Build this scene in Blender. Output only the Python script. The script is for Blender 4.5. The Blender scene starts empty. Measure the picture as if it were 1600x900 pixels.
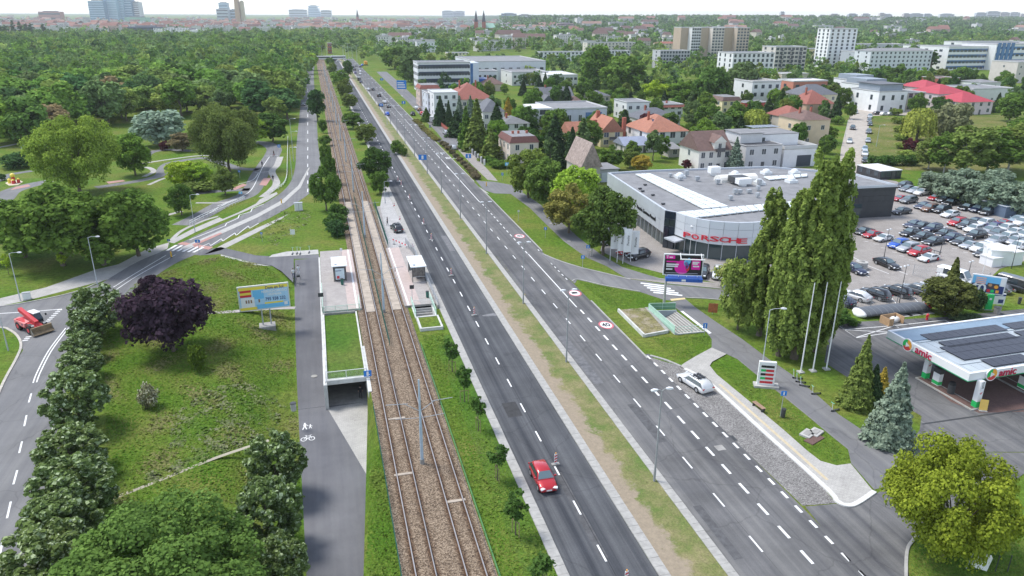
import bpy, bmesh, math, random
import numpy as np
from mathutils import Vector, Matrix
SC = bpy.context.scene
COL = SC.collection
R = math.radians
# ------------------------------------------------------------ camera
F_PX, TH, PS, SL = 1150.0, math.atan((450-21.5)/1150.0), R(14.66), math.atan(0.006)
cT, sT, cP, sP = math.cos(TH), math.sin(TH), math.cos(PS), math.sin(PS)
FW = Vector((sP*cT, cP*cT, -sT)); R0 = Vector((cP, -sP, 0)); U0 = Vector((sP*sT, cP*sT, cT))
RT = R0*math.cos(SL)+U0*math.sin(SL); UP = U0*math.cos(SL)-R0*math.sin(SL)
CAMH = 41.0
CX, CY = 800.0, 450.0
def ray(px, py): return FW*F_PX + RT*(px-CX) - UP*(py-CY)
def G(px, py, z=0.0):
    d = ray(px, py); t = (z-CAMH)/d.z
    return Vector((d.x*t, d.y*t, z))
def P(v):
    w = Vector(v)-Vector((0, 0, CAMH)); f = w.dot(FW)
    return (CX+F_PX*w.dot(RT)/f, CY-F_PX*w.dot(UP)/f)
# metric scale from the standard tram gauge (k = slope of a line towards the vanishing point)
_a = G(481.5+.0358*600, 620); _b = G(481.5, 620)
CAMH *= 1.5/((_a.x-_b.x))
KX = 1.5/.0358
X0 = G(481.5, 620).x
def kx(k): return X0 + k*KX
def topz(b, py):
    lo, hi = 0.0, 300.0
    bb = (Vector(b)-Vector((0, 0, CAMH))).dot(FW)
    if bb < hi*sT+5: hi = max(1.0, (bb-5)/sT)
    for _ in range(40):
        m = (lo+hi)/2
        if P((b[0], b[1], b[2]+m))[1] > py: lo = m
        else: hi = m
    return lo
def ppm(b): return F_PX/((Vector(b)-Vector((0, 0, CAMH))).dot(FW))
def yrow(py, k=.5): return G(481.5+k*(py-20), py).y
cam = bpy.data.cameras.new('camera'); co = bpy.data.objects.new('camera', cam); COL.objects.link(co)
cam.sensor_width = 36; cam.lens = F_PX/1600*36; cam.clip_start = 1; cam.clip_end = 20000
M = Matrix.Identity(4)
for i in range(3):
    M[i][0], M[i][1], M[i][2] = RT[i], UP[i], -FW[i]
M[2][3] = CAMH
co.matrix_world = M; SC.camera = co
# ------------------------------------------------------------ light
SUN = Vector((-.42, .30, .86)).normalized()
w = bpy.data.worlds.new('World'); SC.world = w; w.use_nodes = True
nt = w.node_tree; bg = nt.nodes['Background']
sky = nt.nodes.new('ShaderNodeTexSky'); sky.sky_type = 'NISHITA'; sky.sun_disc = False
sky.sun_elevation = math.asin(SUN.z); sky.sun_rotation = math.atan2(SUN.x, SUN.y)
sky.dust_density = 0.4; sky.air_density = .85; sky.ozone_density = 1.0; sky.altitude = 80
hs_ = nt.nodes.new('ShaderNodeHueSaturation'); hs_.inputs['Saturation'].default_value = .62
nt.links.new(sky.outputs[0], hs_.inputs['Color']); nt.links.new(hs_.outputs[0], bg.inputs[0]); bg.inputs[1].default_value = 0.145
sl = bpy.data.lights.new('sun', 'SUN'); sl.energy = 1.75; sl.angle = R(18); sl.color = (1, .965, .91)
so = bpy.data.objects.new('sun', sl); COL.objects.link(so)
so.rotation_euler = SUN.to_track_quat('Z', 'Y').to_euler()
vs = SC.view_settings; vs.view_transform = 'Standard'; vs.look = 'None'; vs.gamma = 1; vs.use_curve_mapping = False
vs.exposure = 1.13
SC.render.engine = 'CYCLES'; SC.render.resolution_x = 1024; SC.render.resolution_y = 576
rnd = random.Random(7)
# ------------------------------------------------------------ materials
MATS = {}
def mat(name, col, rough=.8, var=.12, scale=1.0, bump=0.0, metal=0.0, spec=.5, coord='pos', emit=0, detail=4, col2=None, fac=.5):
    if name in MATS: return MATS[name]
    m = bpy.data.materials.new(name); m.use_nodes = True; n = m.node_tree.nodes; l = m.node_tree.links
    b = n['Principled BSDF']; b.inputs['Roughness'].default_value = rough; b.inputs['Metallic'].default_value = metal
    b.inputs['Specular IOR Level'].default_value = spec
    if var > 0 or col2:
        g = n.new('ShaderNodeNewGeometry') if coord == 'pos' else n.new('ShaderNodeTexCoord')
        nz = n.new('ShaderNodeTexNoise'); nz.inputs['Scale'].default_value = scale; nz.inputs['Detail'].default_value = detail
        nz.inputs['Roughness'].default_value = .65
        l.new(g.outputs['Position' if coord == 'pos' else 'Object'], nz.inputs['Vector'])
        cr = n.new('ShaderNodeValToRGB'); e = cr.color_ramp.elements
        c2 = col2 or tuple(min(1, c*(1+var)) for c in col)
        c1 = tuple(c*(1-var) for c in col) if not col2 else col
        e[0].position = fac-.18; e[1].position = fac+.18
        e[0].color = (*c1, 1); e[1].color = (*c2, 1)
        l.new(nz.outputs['Fac'], cr.inputs[0]); l.new(cr.outputs[0], b.inputs['Base Color'])
        if bump:
            bp = n.new('ShaderNodeBump'); bp.inputs['Strength'].default_value = bump; bp.inputs['Distance'].default_value = .1
            l.new(nz.outputs['Fac'], bp.inputs['Height']); l.new(bp.outputs[0], b.inputs['Normal'])
    else: b.inputs['Base Color'].default_value = (*col, 1)
    if emit: b.inputs['Emission Color'].default_value = (*col, 1); b.inputs['Emission Strength'].default_value = emit
    MATS[name] = m; return m
def objcol(name, rough, metal=0, coat=0, var=0):
    m = bpy.data.materials.new(name); m.use_nodes = True; n = m.node_tree.nodes; l = m.node_tree.links
    b = n['Principled BSDF']; o = n.new('ShaderNodeObjectInfo'); l.new(o.outputs['Color'], b.inputs['Base Color'])
    b.inputs['Roughness'].default_value = rough; b.inputs['Metallic'].default_value = metal; b.inputs['Coat Weight'].default_value = coat
    b.inputs['Coat Roughness'].default_value = .08
    if var:
        t = n.new('ShaderNodeTexCoord'); nz = n.new('ShaderNodeTexNoise'); nz.inputs['Scale'].default_value = .6; nz.inputs['Detail'].default_value = 6
        l.new(t.outputs['Object'], nz.inputs['Vector'])
        mr = n.new('ShaderNodeMapRange'); mr.inputs[1].default_value = .3; mr.inputs[2].default_value = .7
        mr.inputs[3].default_value = 1-var; mr.inputs[4].default_value = 1+var; l.new(nz.outputs['Fac'], mr.inputs[0])
        mx = n.new('ShaderNodeVectorMath'); mx.operation = 'SCALE'; l.new(o.outputs['Color'], mx.inputs[0]); l.new(mr.outputs[0], mx.inputs['Scale'])
        l.new(mx.outputs[0], b.inputs['Base Color'])
    MATS[name] = m; return m
def leafmat(name, useattr=False, trans=.3, lo=.55, hi=1.5):
    m = bpy.data.materials.new(name); m.use_nodes = True; n = m.node_tree.nodes; l = m.node_tree.links
    n.remove(n['Principled BSDF']); out = n['Material Output']
    if useattr:
        a = n.new('ShaderNodeAttribute'); a.attribute_name = 'tint'; base = a.outputs['Color']
    else:
        o = n.new('ShaderNodeObjectInfo'); base = o.outputs['Color']
    r_ = n.new('ShaderNodeAttribute'); r_.attribute_name = 'rnd'
    hs = n.new('ShaderNodeHueSaturation'); l.new(base, hs.inputs['Color'])
    m1 = n.new('ShaderNodeMapRange'); m1.clamp = False; m1.inputs[3].default_value = lo; m1.inputs[4].default_value = hi; l.new(r_.outputs['Fac'], m1.inputs[0])
    l.new(m1.outputs[0], hs.inputs['Value'])
    m2 = n.new('ShaderNodeMapRange'); m2.inputs[3].default_value = .510; m2.inputs[4].default_value = .494; l.new(r_.outputs['Fac'], m2.inputs[0])
    l.new(m2.outputs[0], hs.inputs['Hue'])
    m3 = n.new('ShaderNodeMapRange')
    for q, v_ in zip((1, 2, 3, 4), (1, 3, 1, .5)): m3.inputs[q].default_value = v_
    l.new(r_.outputs['Fac'], m3.inputs[0]); l.new(m3.outputs[0], hs.inputs['Saturation'])
    d = n.new('ShaderNodeBsdfDiffuse'); t = n.new('ShaderNodeBsdfTranslucent'); mx = n.new('ShaderNodeMixShader'); mx.inputs[0].default_value = trans
    l.new(hs.outputs[0], d.inputs[0]); l.new(hs.outputs[0], t.inputs[0]); l.new(d.outputs[0], mx.inputs[1]); l.new(t.outputs[0], mx.inputs[2])
    l.new(mx.outputs[0], out.inputs[0]); MATS[name] = m; return m
LEAF = leafmat('leaf'); LEAFA = leafmat('leaf_mass', True); LEAFG = leafmat('grass_blades', True, .2, .82, 1.2)
PAINT = objcol('car_paint', .3, .15, .8); OC = objcol('painted_surface', .75, 0, 0, .07); PLAIN = objcol('flat_paint', .6)
# ------------------------------------------------------------ mesh helpers
class MB:
    def __init__(s): s.v = []; s.f = []; s.m = []
    def add(s, vs, fs, m=0):
        o = len(s.v); s.v += [tuple(v) for v in vs]; s.f += [tuple(i+o for i in f) for f in fs]; s.m += [m]*len(fs); return s
    def box(s, c, d, rz=0, m=0, tilt=None):
        x, y, z = (a/2 for a in d); q = [(-x,-y,-z),(x,-y,-z),(x,y,-z),(-x,y,-z),(-x,-y,z),(x,-y,z),(x,y,z),(-x,y,z)]
        Rm = Matrix.Rotation(rz, 3, 'Z') if not tilt else (Matrix.Rotation(rz, 3, 'Z') @ Matrix.Rotation(tilt[1], 3, tilt[0]))
        q = [Rm @ Vector(p)+Vector(c) for p in q]
        return s.add(q, [(0,3,2,1),(4,5,6,7),(0,1,5,4),(1,2,6,5),(2,3,7,6),(3,0,4,7)], m)
    def b2(s, x0, x1, y0, y1, z0, z1, m=0): return s.box(((x0+x1)/2,(y0+y1)/2,(z0+z1)/2), (x1-x0,y1-y0,z1-z0), 0, m)
    def prism(s, poly, z0, z1, m=0):
        n = len(poly); a = sum(poly[i][0]*poly[(i+1)%n][1]-poly[(i+1)%n][0]*poly[i][1] for i in range(n))
        if a < 0: poly = poly[::-1]
        vs = [(p[0],p[1],z0) for p in poly]+[(p[0],p[1],z1) for p in poly]
        return s.add(vs, [tuple(range(n))[::-1], tuple(range(n,2*n))]+[(i,(i+1)%n,n+(i+1)%n,n+i) for i in range(n)], m)
    def cyl(s, a, b, r0, r1=None, n=8, m=0, cap=True):
        r1 = r0 if r1 is None else r1; a = Vector(a); b = Vector(b); d = (b-a).normalized()
        u = d.orthogonal().normalized(); v = d.cross(u); vs = []
        for c, r in ((a,r0),(b,r1)):
            for i in range(n): vs.append(c+(u*math.cos(2*math.pi*i/n)+v*math.sin(2*math.pi*i/n))*r)
        fs = [(i,(i+1)%n,n+(i+1)%n,n+i) for i in range(n)]
        if cap: fs += [tuple(range(n))[::-1], tuple(range(n,2*n))]
        return s.add(vs, fs, m)
    def tube(s, pts, r, n=6, m=0):
        for a, b in zip(pts, pts[1:]): s.cyl(a, b, r, r, n, m)
        return s
    def loft(s, rings, m=0, closed=True, cap=True):
        n = len(rings[0]); o = []; vs = []
        for rg in rings: vs += list(rg)
        fs = []
        for k in range(len(rings)-1):
            for i in range(n if closed else n-1):
                j = (i+1) % n; fs.append((k*n+i, k*n+j, (k+1)*n+j, (k+1)*n+i))
        if cap: fs += [tuple(range(n))[::-1], tuple(range((len(rings)-1)*n, len(rings)*n))]
        return s.add(vs, fs, m)
    def mesh(s, name, mats):
        me = bpy.data.meshes.new(name); me.from_pydata(s.v, [], s.f)
        for k in (mats if isinstance(mats, (list,tuple)) else [mats]): me.materials.append(k)
        if any(s.m): me.polygons.foreach_set('material_index', s.m)
        return me
    def obj(s, name, mats, parent=None, smooth=False, loc=None, rz=0, color=None):
        me = s.mesh(name, mats)
        if smooth:
            me.polygons.foreach_set('use_smooth', [True]*len(me.polygons))
        return link(name, me, parent, loc, rz, color)
def link(name, me, parent=None, loc=None, rz=0, color=None):
    o = bpy.data.objects.new(name, me); COL.objects.link(o)
    if parent: o.parent = parent; KIDS.setdefault(parent.name, []).append(o)
    if loc is not None: o.location = loc
    if rz: o.rotation_euler.z = rz
    if color: o.color = (*color, 1)
    return o
def tag(o, label, cat, group=None):
    o['label'] = label; o['category'] = cat
    if group: o['group'] = group
    return o
def thing(name, label, cat, loc=(0,0,0), rz=0, group=None):
    o = link(name, None, None, loc, rz); o.empty_display_size = .5; return tag(o, label, cat, group)
KIDS = {}
def dup(root, loc=None, rz=None, label=None, group=None, color=None, paint=('body',)):
    def cp(o, par):
        c = o.copy(); COL.objects.link(c); c.parent = par
        for k in KIDS.get(o.name, []): KIDS.setdefault(c.name, []).append(cp(k, c))
        return c
    r_ = cp(root, None)
    if loc is not None: r_.location = loc
    if rz is not None: r_.rotation_euler.z = rz
    if label: r_['label'] = label
    if group: r_['group'] = group
    return r_
def struct(o): o['kind'] = 'structure'; return o
def stuff(o, label, cat): o['kind'] = 'stuff'; return tag(o, label, cat)
def sheet(name, poly, z, m, parent=None, px=True, holes=None):
    """flat ngon from pixel points laid on the ground plane"""
    pts = [G(p[0], p[1], z) for p in poly] if px else [Vector((p[0], p[1], z)) for p in poly]
    bm = bmesh.new(); loops = [pts]+[[Vector((q[0], q[1], z)) for q in h] for h in (holes or [])]
    es = []
    for lp in loops:
        vv = [bm.verts.new(p) for p in lp]
        es += [bm.edges.new((vv[i], vv[(i+1) % len(vv)])) for i in range(len(vv))]
    bmesh.ops.triangle_fill(bm, use_beauty=True, edges=es)
    for f in bm.faces:
        f.normal_update()
        if f.normal.z < 0: f.normal_flip()
    me = bpy.data.meshes.new(name); bm.to_mesh(me); bm.free(); me.materials.append(m)
    o = link(name, me, parent)
    return o if parent else struct(o)
def smooth_line(pts, n=6):
    out = []; q = [pts[0]]+list(pts)+[pts[-1]]
    for i in range(1, len(q)-2):
        p0, p1, p2, p3 = (Vector(a) for a in q[i-1:i+3])
        for t in range(n):
            t /= n
            out.append(.5*((2*p1)+(p2-p0)*t+(2*p0-5*p1+4*p2-p3)*t*t+(3*p1-p0-3*p2+p3)*t**3))
    out.append(Vector(q[-2])); return out
def offset(line, d):
    out = []
    for i, p in enumerate(line):
        a = line[max(0, i-1)]; b = line[min(len(line)-1, i+1)]; t = (b-a); t.z = 0; t.normalize()
        out.append(p+Vector((t.y, -t.x, 0))*d)
    return out
def ribbon(name, line, d0, d1, z, m, parent=None, h=0):
    a = offset(line, d0); b = offset(line, d1); n = len(line); mb = MB()
    lift = lambda v, zz: (v.x, v.y, zz)
    if h: mb.loft([[lift(a[i], z), lift(a[i], z+h), lift(b[i], z+h), lift(b[i], z)] for i in range(n)])
    else: mb.add([lift(v, z) for v in a]+[lift(v, z) for v in b], [(i, n+i, n+i+1, i+1) for i in range(n-1)])
    o = mb.obj(name, m, parent)
    bm = bmesh.new(); bm.from_mesh(o.data); bmesh.ops.recalc_face_normals(bm, faces=bm.faces)
    if not h:
        for f in bm.faces:
            if f.normal.z < 0: f.normal_flip()
    bm.to_mesh(o.data); bm.free()
    return o if parent else struct(o)
def pline(px, z=0, n=6): return smooth_line([G(a, b, z) for a, b in px], n)
def straight(k, py0, py1):
    return [Vector((kx(k), y, 0)) for y in np.linspace(yrow(py0, k), yrow(py1, k), 2)]
TMP = None
def evalmesh(o):
    global TMP
    if TMP is None: TMP = bpy.data.scenes.new('build')
    TMP.collection.objects.link(o); vl = TMP.view_layers[0]; vl.update(); dg = vl.depsgraph; dg.update()
    me = bpy.data.meshes.new_from_object(o.evaluated_get(dg)); bpy.data.objects.remove(o); return me
def text(s, size, m, parent=None, name='lettering', depth=.02, M=None, align='CENTER', space=1.0, shear=0, bold=0, loc=None, rot=None, sx=1.0):
    cu = bpy.data.curves.new(name, 'FONT'); cu.body = s; cu.size = size; cu.extrude = depth; cu.align_x = align; cu.align_y = 'CENTER'
    cu.space_character = space; cu.shear = shear; cu.offset = bold; cu.resolution_u = 2
    me = evalmesh(bpy.data.objects.new('tmp', cu)); bpy.data.curves.remove(cu); me.materials.clear(); me.materials.append(m)
    o = link(name, me, parent)
    if loc is not None: o.location = loc
    if rot is not None: o.rotation_euler = rot
    o.scale.x = sx
    return o
# ============================================================ GROUND
def nodes_mat(name):
    m = bpy.data.materials.new(name); m.use_nodes = True; MATS[name] = m
    return m, m.node_tree.nodes, m.node_tree.links, m.node_tree.nodes['Principled BSDF']
def noise(n, l, src, scale, detail=4, rough=.6, sx=None):
    if sx:
        mp = n.new('ShaderNodeMapping'); mp.inputs['Scale'].default_value = sx; l.new(src, mp.inputs['Vector']); src = mp.outputs[0]
    z = n.new('ShaderNodeTexNoise'); z.inputs['Scale'].default_value = scale; z.inputs['Detail'].default_value = detail; z.inputs['Roughness'].default_value = rough
    l.new(src, z.inputs['Vector']); return z.outputs['Fac']
def ramp(n, l, src, stops):
    r_ = n.new('ShaderNodeValToRGB'); e = r_.color_ramp.elements
    while len(e) < len(stops): e.new(.5)
    for q, (p, c) in zip(e, stops): q.position = p; q.color = (*c, 1) if len(c) == 3 else c
    l.new(src, r_.inputs[0]); return r_.outputs[0]
def mix(n, l, fac, a, b, mode='MIX'):
    x = n.new('ShaderNodeMix'); x.data_type = 'RGBA'; x.blend_type = mode
    for s, v in ((x.inputs[0], fac), (x.inputs[6], a), (x.inputs[7], b)):
        if isinstance(v, (int, float)): s.default_value = v
        elif isinstance(v, tuple): s.default_value = (*v, 1)
        else: l.new(v, s)
    return x.outputs[2]
def grassmat(name, lush, mid, dry, dirt, dirtlo=.62):
    m, n, l, b = nodes_mat(name); g = n.new('ShaderNodeNewGeometry').outputs['Position']
    big = noise(n, l, g, .09, 5, .62); fine = noise(n, l, g, 1.6, 6, .75); tiny = noise(n, l, g, 9, 4, .7)
    c = ramp(n, l, big, [(.36, lush), (.5, mid), (.64, dry)])
    c2 = ramp(n, l, fine, [(.3, (.5, .5, .5)), (.7, (1.45, 1.45, 1.3))])
    c = mix(n, l, 1.0, c, c2, 'MULTIPLY')
    c3 = ramp(n, l, tiny, [(.3, (.45, .45, .45)), (.7, (1.5, 1.5, 1.4))]); c = mix(n, l, .8, c, c3, 'MULTIPLY')
    d = ramp(n, l, noise(n, l, g, .35, 6, .7), [(dirtlo, (0, 0, 0)), (dirtlo+.1, (1, 1, 1))])
    c = mix(n, l, d, c, dirt)
    l.new(c, b.inputs['Base Color']); b.inputs['Roughness'].default_value = .95; b.inputs['Specular IOR Level'].default_value = .1
    bp = n.new('ShaderNodeBump'); bp.inputs['Strength'].default_value = .7; bp.inputs['Distance'].default_value = .25
    l.new(fine, bp.inputs['Height']); l.new(bp.outputs[0], b.inputs['Normal']); return m
GRASS = grassmat('meadow_grass', (.085, .165, .020), (.115, .175, .028), (.16, .18, .045), (.20, .18, .10), .70)
LAWN = grassmat('mown_grass', (.062, .14, .020), (.085, .155, .026), (.12, .16, .04), (.2, .18, .1), .72)
MEDG = grassmat('dry_verge', (.10, .15, .03), (.15, .165, .05), (.22, .20, .09), (.30, .26, .17), .6)
MEDIAN = grassmat('median_grass', (.13, .16, .05), (.20, .185, .09), (.26, .225, .14), (.34, .29, .22), .47)
def asphalt(name, base, streak, amt, wear=.4, crack=.95):
    m, n, l, b = nodes_mat(name); g = n.new('ShaderNodeNewGeometry').outputs['Position']
    s = noise(n, l, g, 1.0, 5, .6, (1.1, .012, 1)); f = noise(n, l, g, 14, 4, .7); p = noise(n, l, g, .12, 5, .65)
    c = ramp(n, l, s, [(.35, base), (.68, streak)])
    c = mix(n, l, wear, c, ramp(n, l, p, [(.35, (.68,)*3), (.65, (1.3,)*3)]), 'MULTIPLY')
    c = mix(n, l, amt, c, ramp(n, l, f, [(.3, (.7,)*3), (.7, (1.35,)*3)]), 'MULTIPLY')
    # sealed cracks and repair seams
    v = n.new('ShaderNodeTexVoronoi'); v.feature = 'DISTANCE_TO_EDGE'; v.inputs['Scale'].default_value = .13; v.inputs['Randomness'].default_value = 1
    wv = n.new('ShaderNodeVectorMath'); wv.operation = 'ADD'; nz = n.new('ShaderNodeTexNoise'); nz.inputs['Scale'].default_value = .7
    l.new(g, nz.inputs['Vector']); l.new(g, wv.inputs[0]); l.new(nz.outputs['Color'], wv.inputs[1]); l.new(wv.outputs[0], v.inputs['Vector'])
    k = ramp(n, l, v.outputs['Distance'], [(.0, (.78,)*3), (.012, (1, 1, 1))]); c = mix(n, l, crack, c, k, 'MULTIPLY')
    l.new(c, b.inputs['Base Color']); b.inputs['Roughness'].default_value = .85; b.inputs['Specular IOR Level'].default_value = .3; return m
ASN = asphalt('new_asphalt', (.040, .043, .050), (.115, .118, .122), .6, .6)
ASO = asphalt('worn_asphalt', (.090, .090, .095), (.17, .167, .162), .4, .7)
ASP = asphalt('path_asphalt', (.120, .120, .130), (.150, .150, .156), .35, .5, 0)
ASL = asphalt('lane_asphalt', (.15, .15, .155), (.20, .198, .195), .35)
def paver(name, c1, c2, scale, joint=.012, ang=0, contrast=.8):
    m, n, l, b = nodes_mat(name); g = n.new('ShaderNodeNewGeometry').outputs['Position']
    mp = n.new('ShaderNodeMapping'); mp.inputs['Rotation'].default_value = (0, 0, ang); l.new(g, mp.inputs['Vector'])
    br = n.new('ShaderNodeTexBrick'); br.inputs['Scale'].default_value = scale; br.inputs['Mortar Size'].default_value = joint
    br.inputs['Color1'].default_value = (*c1, 1); br.inputs['Color2'].default_value = (*c2, 1); br.inputs['Mortar'].default_value = (*[x*.62 for x in c1], 1)
    br.inputs['Brick Width'].default_value = .5; br.inputs['Row Height'].default_value = .25
    l.new(mp.outputs[0], br.inputs['Vector'])
    c = mix(n, l, contrast, br.outputs['Color'], ramp(n, l, noise(n, l, g, .5, 6, .7), [(.3, (.8,)*3), (.7, (1.18,)*3)]), 'MULTIPLY')
    c = mix(n, l, .35, c, ramp(n, l, noise(n, l, g, 11, 3, .7), [(.3, (.7,)*3), (.7, (1.3,)*3)]), 'MULTIPLY')
    l.new(c, b.inputs['Base Color']); b.inputs['Roughness'].default_value = .9; b.inputs['Specular IOR Level'].default_value = .25; return m
PAV = paver('concrete_pavers', (.40, .385, .36), (.44, .425, .395), 1.2)
PAVP = paver('platform_pavers', (.36, .33, .31), (.40, .37, .345), 1.6)
PAVL = paver('lot_pavers', (.30, .275, .255), (.335, .31, .285), 2.2)
COBB = paver('granite_setts', (.15, .142, .135), (.42, .405, .385), 3.4, .04, 0, 1.0)
BRICKP = paver('red_brick_pavers', (.135, .085, .075), (.17, .105, .09), 3)
CONC = mat('concrete', (.42, .41, .385), .9, .14, 1.3)
CONCD = mat('weathered_concrete', (.30, .29, .27), .9, .25, .8)
KERB = mat('kerb_concrete', (.36, .35, .325), .9, .15, 2.0)
WPAINT = mat('road_paint', (.74, .74, .72), .7, .12, 4.0)
YPAINT = mat('tactile_yellow', (.62, .50, .26), .8, .1, 3.0)
RPAINT = mat('red_road_paint', (.52, .10, .10), .7, .12, 4)
PINK = mat('red_surface', (.42, .23, .20), .85, .12, 2)
SAND = mat('gravel', (.40, .36, .31), .95, .18, .6)
DIRT = mat('bare_soil', (.26, .215, .155), .95, .3, .5)
STEEL = mat('galvanised_steel', (.42, .44, .46), .5, .08, 3, metal=.4)
DARKM = mat('dark_metal', (.05, .052, .055), .5, .1, 3)
BLACK = mat('black_rubber', (.018, .018, .02), .8, 0)
WHITE = mat('white_paint', (.78, .78, .77), .5, .04, 2)
GLASS = mat('dark_glass', (.03, .045, .055), .08, 0, spec=.8)
GLASSB = mat('blue_glass', (.06, .16, .36), .1, .2, .2, spec=.8)
GREENRAIL = mat('mint_rail_paint', (.46, .66, .54), .5, .06, 2)
DKGREEN = mat('dark_green_mesh', (.02, .12, .09), .6, .15, 2)
RED = mat('red_paint', (.62, .03, .045), .45, 0); BLUE = mat('sign_blue', (.02, .20, .62), .5, 0); ORANGE = mat('orange_paint', (.85, .38, .05), .5, 0)
MAGENTA = mat('magenta_print', (.80, .01, .36), .5, 0); PBLACK = mat('black_print', (.012, .012, .014), .5, 0); YELLOW = mat('yellow_print', (.85, .68, .08), .5, 0)
SKYB = mat('light_blue_print', (.16, .50, .80), .5, 0); NAVY = mat('navy_print', (.02, .04, .16), .5, 0); GREENP = mat('green_print', (.02, .50, .12), .5, 0)
# ---------------------------------------------------------------- dipped path to the underpass
YP = G(572, 591).y; DEP = 3.1; XW = kx(.048); XH = kx(.162); YE = yrow(404, .02)
def zpath(y):
    if y < YP: return min(-.02, -DEP+(YP-y)*.05)
    return -DEP*max(0.0, 1-(y-YP-3)/(YE-YP-3)) if y > YP+3 else -DEP
def Gp(px, py):
    z = -1.0
    for _ in range(30): z = .5*z+.5*zpath(G(px, py, z).y)
    return G(px, py, z)
def interp(pts, y):
    if y <= pts[0][0]: return pts[0][1]
    for (a, b), (c, d) in zip(pts, pts[1:]):
        if y <= c: return b+(d-b)*(y-a)/(c-a)
    return pts[-1][1]
_l = sorted((Gp(a, b).y, Gp(a, b).x) for a, b in [(481, 960), (479, 900), (470, 720), (467.5, 675), (464, 600), (462, 540), (460.5, 470), (460, 440)])
_r = sorted((Gp(a, b).y, Gp(a, b).x) for a, b in [(567, 960), (568, 900), (572, 745)])+[(YP-.02, XH-.12)]
rows = sorted(set([16]+[v[0] for v in _r]+[v[0] for v in _l]+list(np.linspace(20, YE, 26))+[YP-.02, YP+.02]))
rows = [r_ for r_ in rows if r_ <= YE]
XLf = lambda y: interp(_l, y)
BW = 9.0
holeL = [(XLf(y)-BW, y) for y in rows]; nearY = [y for y in rows if y < YP]
HOLE1 = holeL+[(XW, YE)]+[(XW, y) for y in reversed(rows) if YP < y < YE][:-1]+[(XW, YP+.02), (XH, YP+.02), (XH, YP-.02)]+[(XH, y) for y in reversed(nearY) if y < YP-.03]
# stair wells
SH = [G(*p).xy for p in [(1016, 487), (1057, 486), (1100, 519), (1057, 523)]]
YS0, YS1 = yrow(497, .38), yrow(479, .38); XS0, XS1 = kx(.356), kx(.421)
HOLE3 = [(XS0, YS0), (XS1, YS0), (XS1, YS1), (XS0, YS1)]
ground = sheet('ground', [(-9000, -200), (9000, -200), (9000, 15000), (-9000, 15000)], 0, GRASS, px=False, holes=[HOLE1, [tuple(p) for p in SH], HOLE3])
mb = MB(); n_ = len(nearY)
for i, (a, b) in enumerate(zip(rows, rows[1:])):
    if a > YP-.1 and a < YP: continue
    za, zb = zpath(a), zpath(b); la, lb = XLf(a), XLf(b)
    us = [0, .15, .3, .45, .6, .75, .9, 1]; ez = lambda u: .5-.5*math.cos(math.pi*u)
    for u, v in zip(us, us[1:]):
        mb.add([(la-BW*(1-u), a, za*ez(u)), (la-BW*(1-v), a, za*ez(v)), (lb-BW*(1-v), b, zb*ez(v)), (lb-BW*(1-u), b, zb*ez(u))], [(0, 1, 2, 3)])
    if b < YP:
        ra, rb = interp(_r, a), interp(_r, b)
        mb.add([(ra, a, za), (XH, a, 0), (XH, b, 0), (rb, b, zb)], [(0, 1, 2, 3)])
mb.add([(XLf(16)-BW, 16, 0), (XLf(16), 16, zpath(16)), (interp(_r, 16), 16, zpath(16)), (XH, 16, 0)], [(0, 3, 2, 1)])
struct(mb.obj('path_bank', GRASS, smooth=True))
def zg(x, y):
    if not (16 < y < YE): return 0.0
    u = (x-XLf(y)+BW)/BW
    return zpath(y)*(.5-.5*math.cos(math.pi*max(0, min(1, u)))) if x < XLf(y)+.01 else 0.0
def GG(px, py):
    z = 0.0
    for _ in range(20):
        q = G(px, py, z); z = .5*z+.5*zg(q.x, q.y)
    return G(px, py, z)
mb = MB()
for a, b in zip(rows, rows[1:]):
    ra, rb = (interp(_r, a), interp(_r, b)) if b <= YP else (XW, XW)
    if a < YP < b: continue
    mb.add([(XLf(a), a, zpath(a)), (ra, a, zpath(a)), (rb, b, zpath(b)), (XLf(b), b, zpath(b))], [(0, 1, 2, 3)])
fp = struct(mb.obj('footpath', ASP))
t = [Gp(511, 637), Vector((XH-.14, YP-.05, -DEP)), Gp(572.5, 741)]
t[0].z += .006; t[1].z += .006; t[2].z += .006
struct(MB().add([t[0], t[2], t[1]], [(0, 1, 2)]).obj('underpass_ramp', PAV))
e0 = Gp(470, 660); struct(sheet('path_upper', [(458, 441), (440, 424), (425, 415), (400, 411.5), (345, 397), (312, 399), (290, 396), (345, 386), (400, 399), (425, 400.5), (498, 397.5), (500, 404), (459, 404.5), (459, 430)], .012, ASP))
# ---------------------------------------------------------------- dual carriageway
Y_N = yrow(985, .6); Y_F = yrow(92, .6)
def kband(name, k0, k1, z, m, y0=Y_N, y1=Y_F, parent=None, h=0, grow=0):
    mbk = MB()
    if h: mbk.b2(kx(k0), kx(k1), y0, y1, z, z+h)
    else: mbk.add([(kx(k0), y0, z), (kx(k1), y0, z), (kx(k1), y1, z), (kx(k0), y1, z)], [(0, 1, 2, 3)])
    o = mbk.obj(name, m, parent); return o if parent else struct(o)
rl = kband('road', .4652, .6248, .02, ASN)
rr = kband('road', .7672, .985, .02, ASO)
m, n, l, b = nodes_mat('median_surface'); g = n.new('ShaderNodeNewGeometry').outputs['Position']; sp = n.new('ShaderNodeSeparateXYZ'); l.new(g, sp.inputs[0])
def mth(n, l, op, a, b_):
    q = n.new('ShaderNodeMath'); q.operation = op
    for s, v in zip(q.inputs, (a, b_)):
        if isinstance(v, (int, float)): s.default_value = v
        else: l.new(v, s)
    return q.outputs[0]
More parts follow.
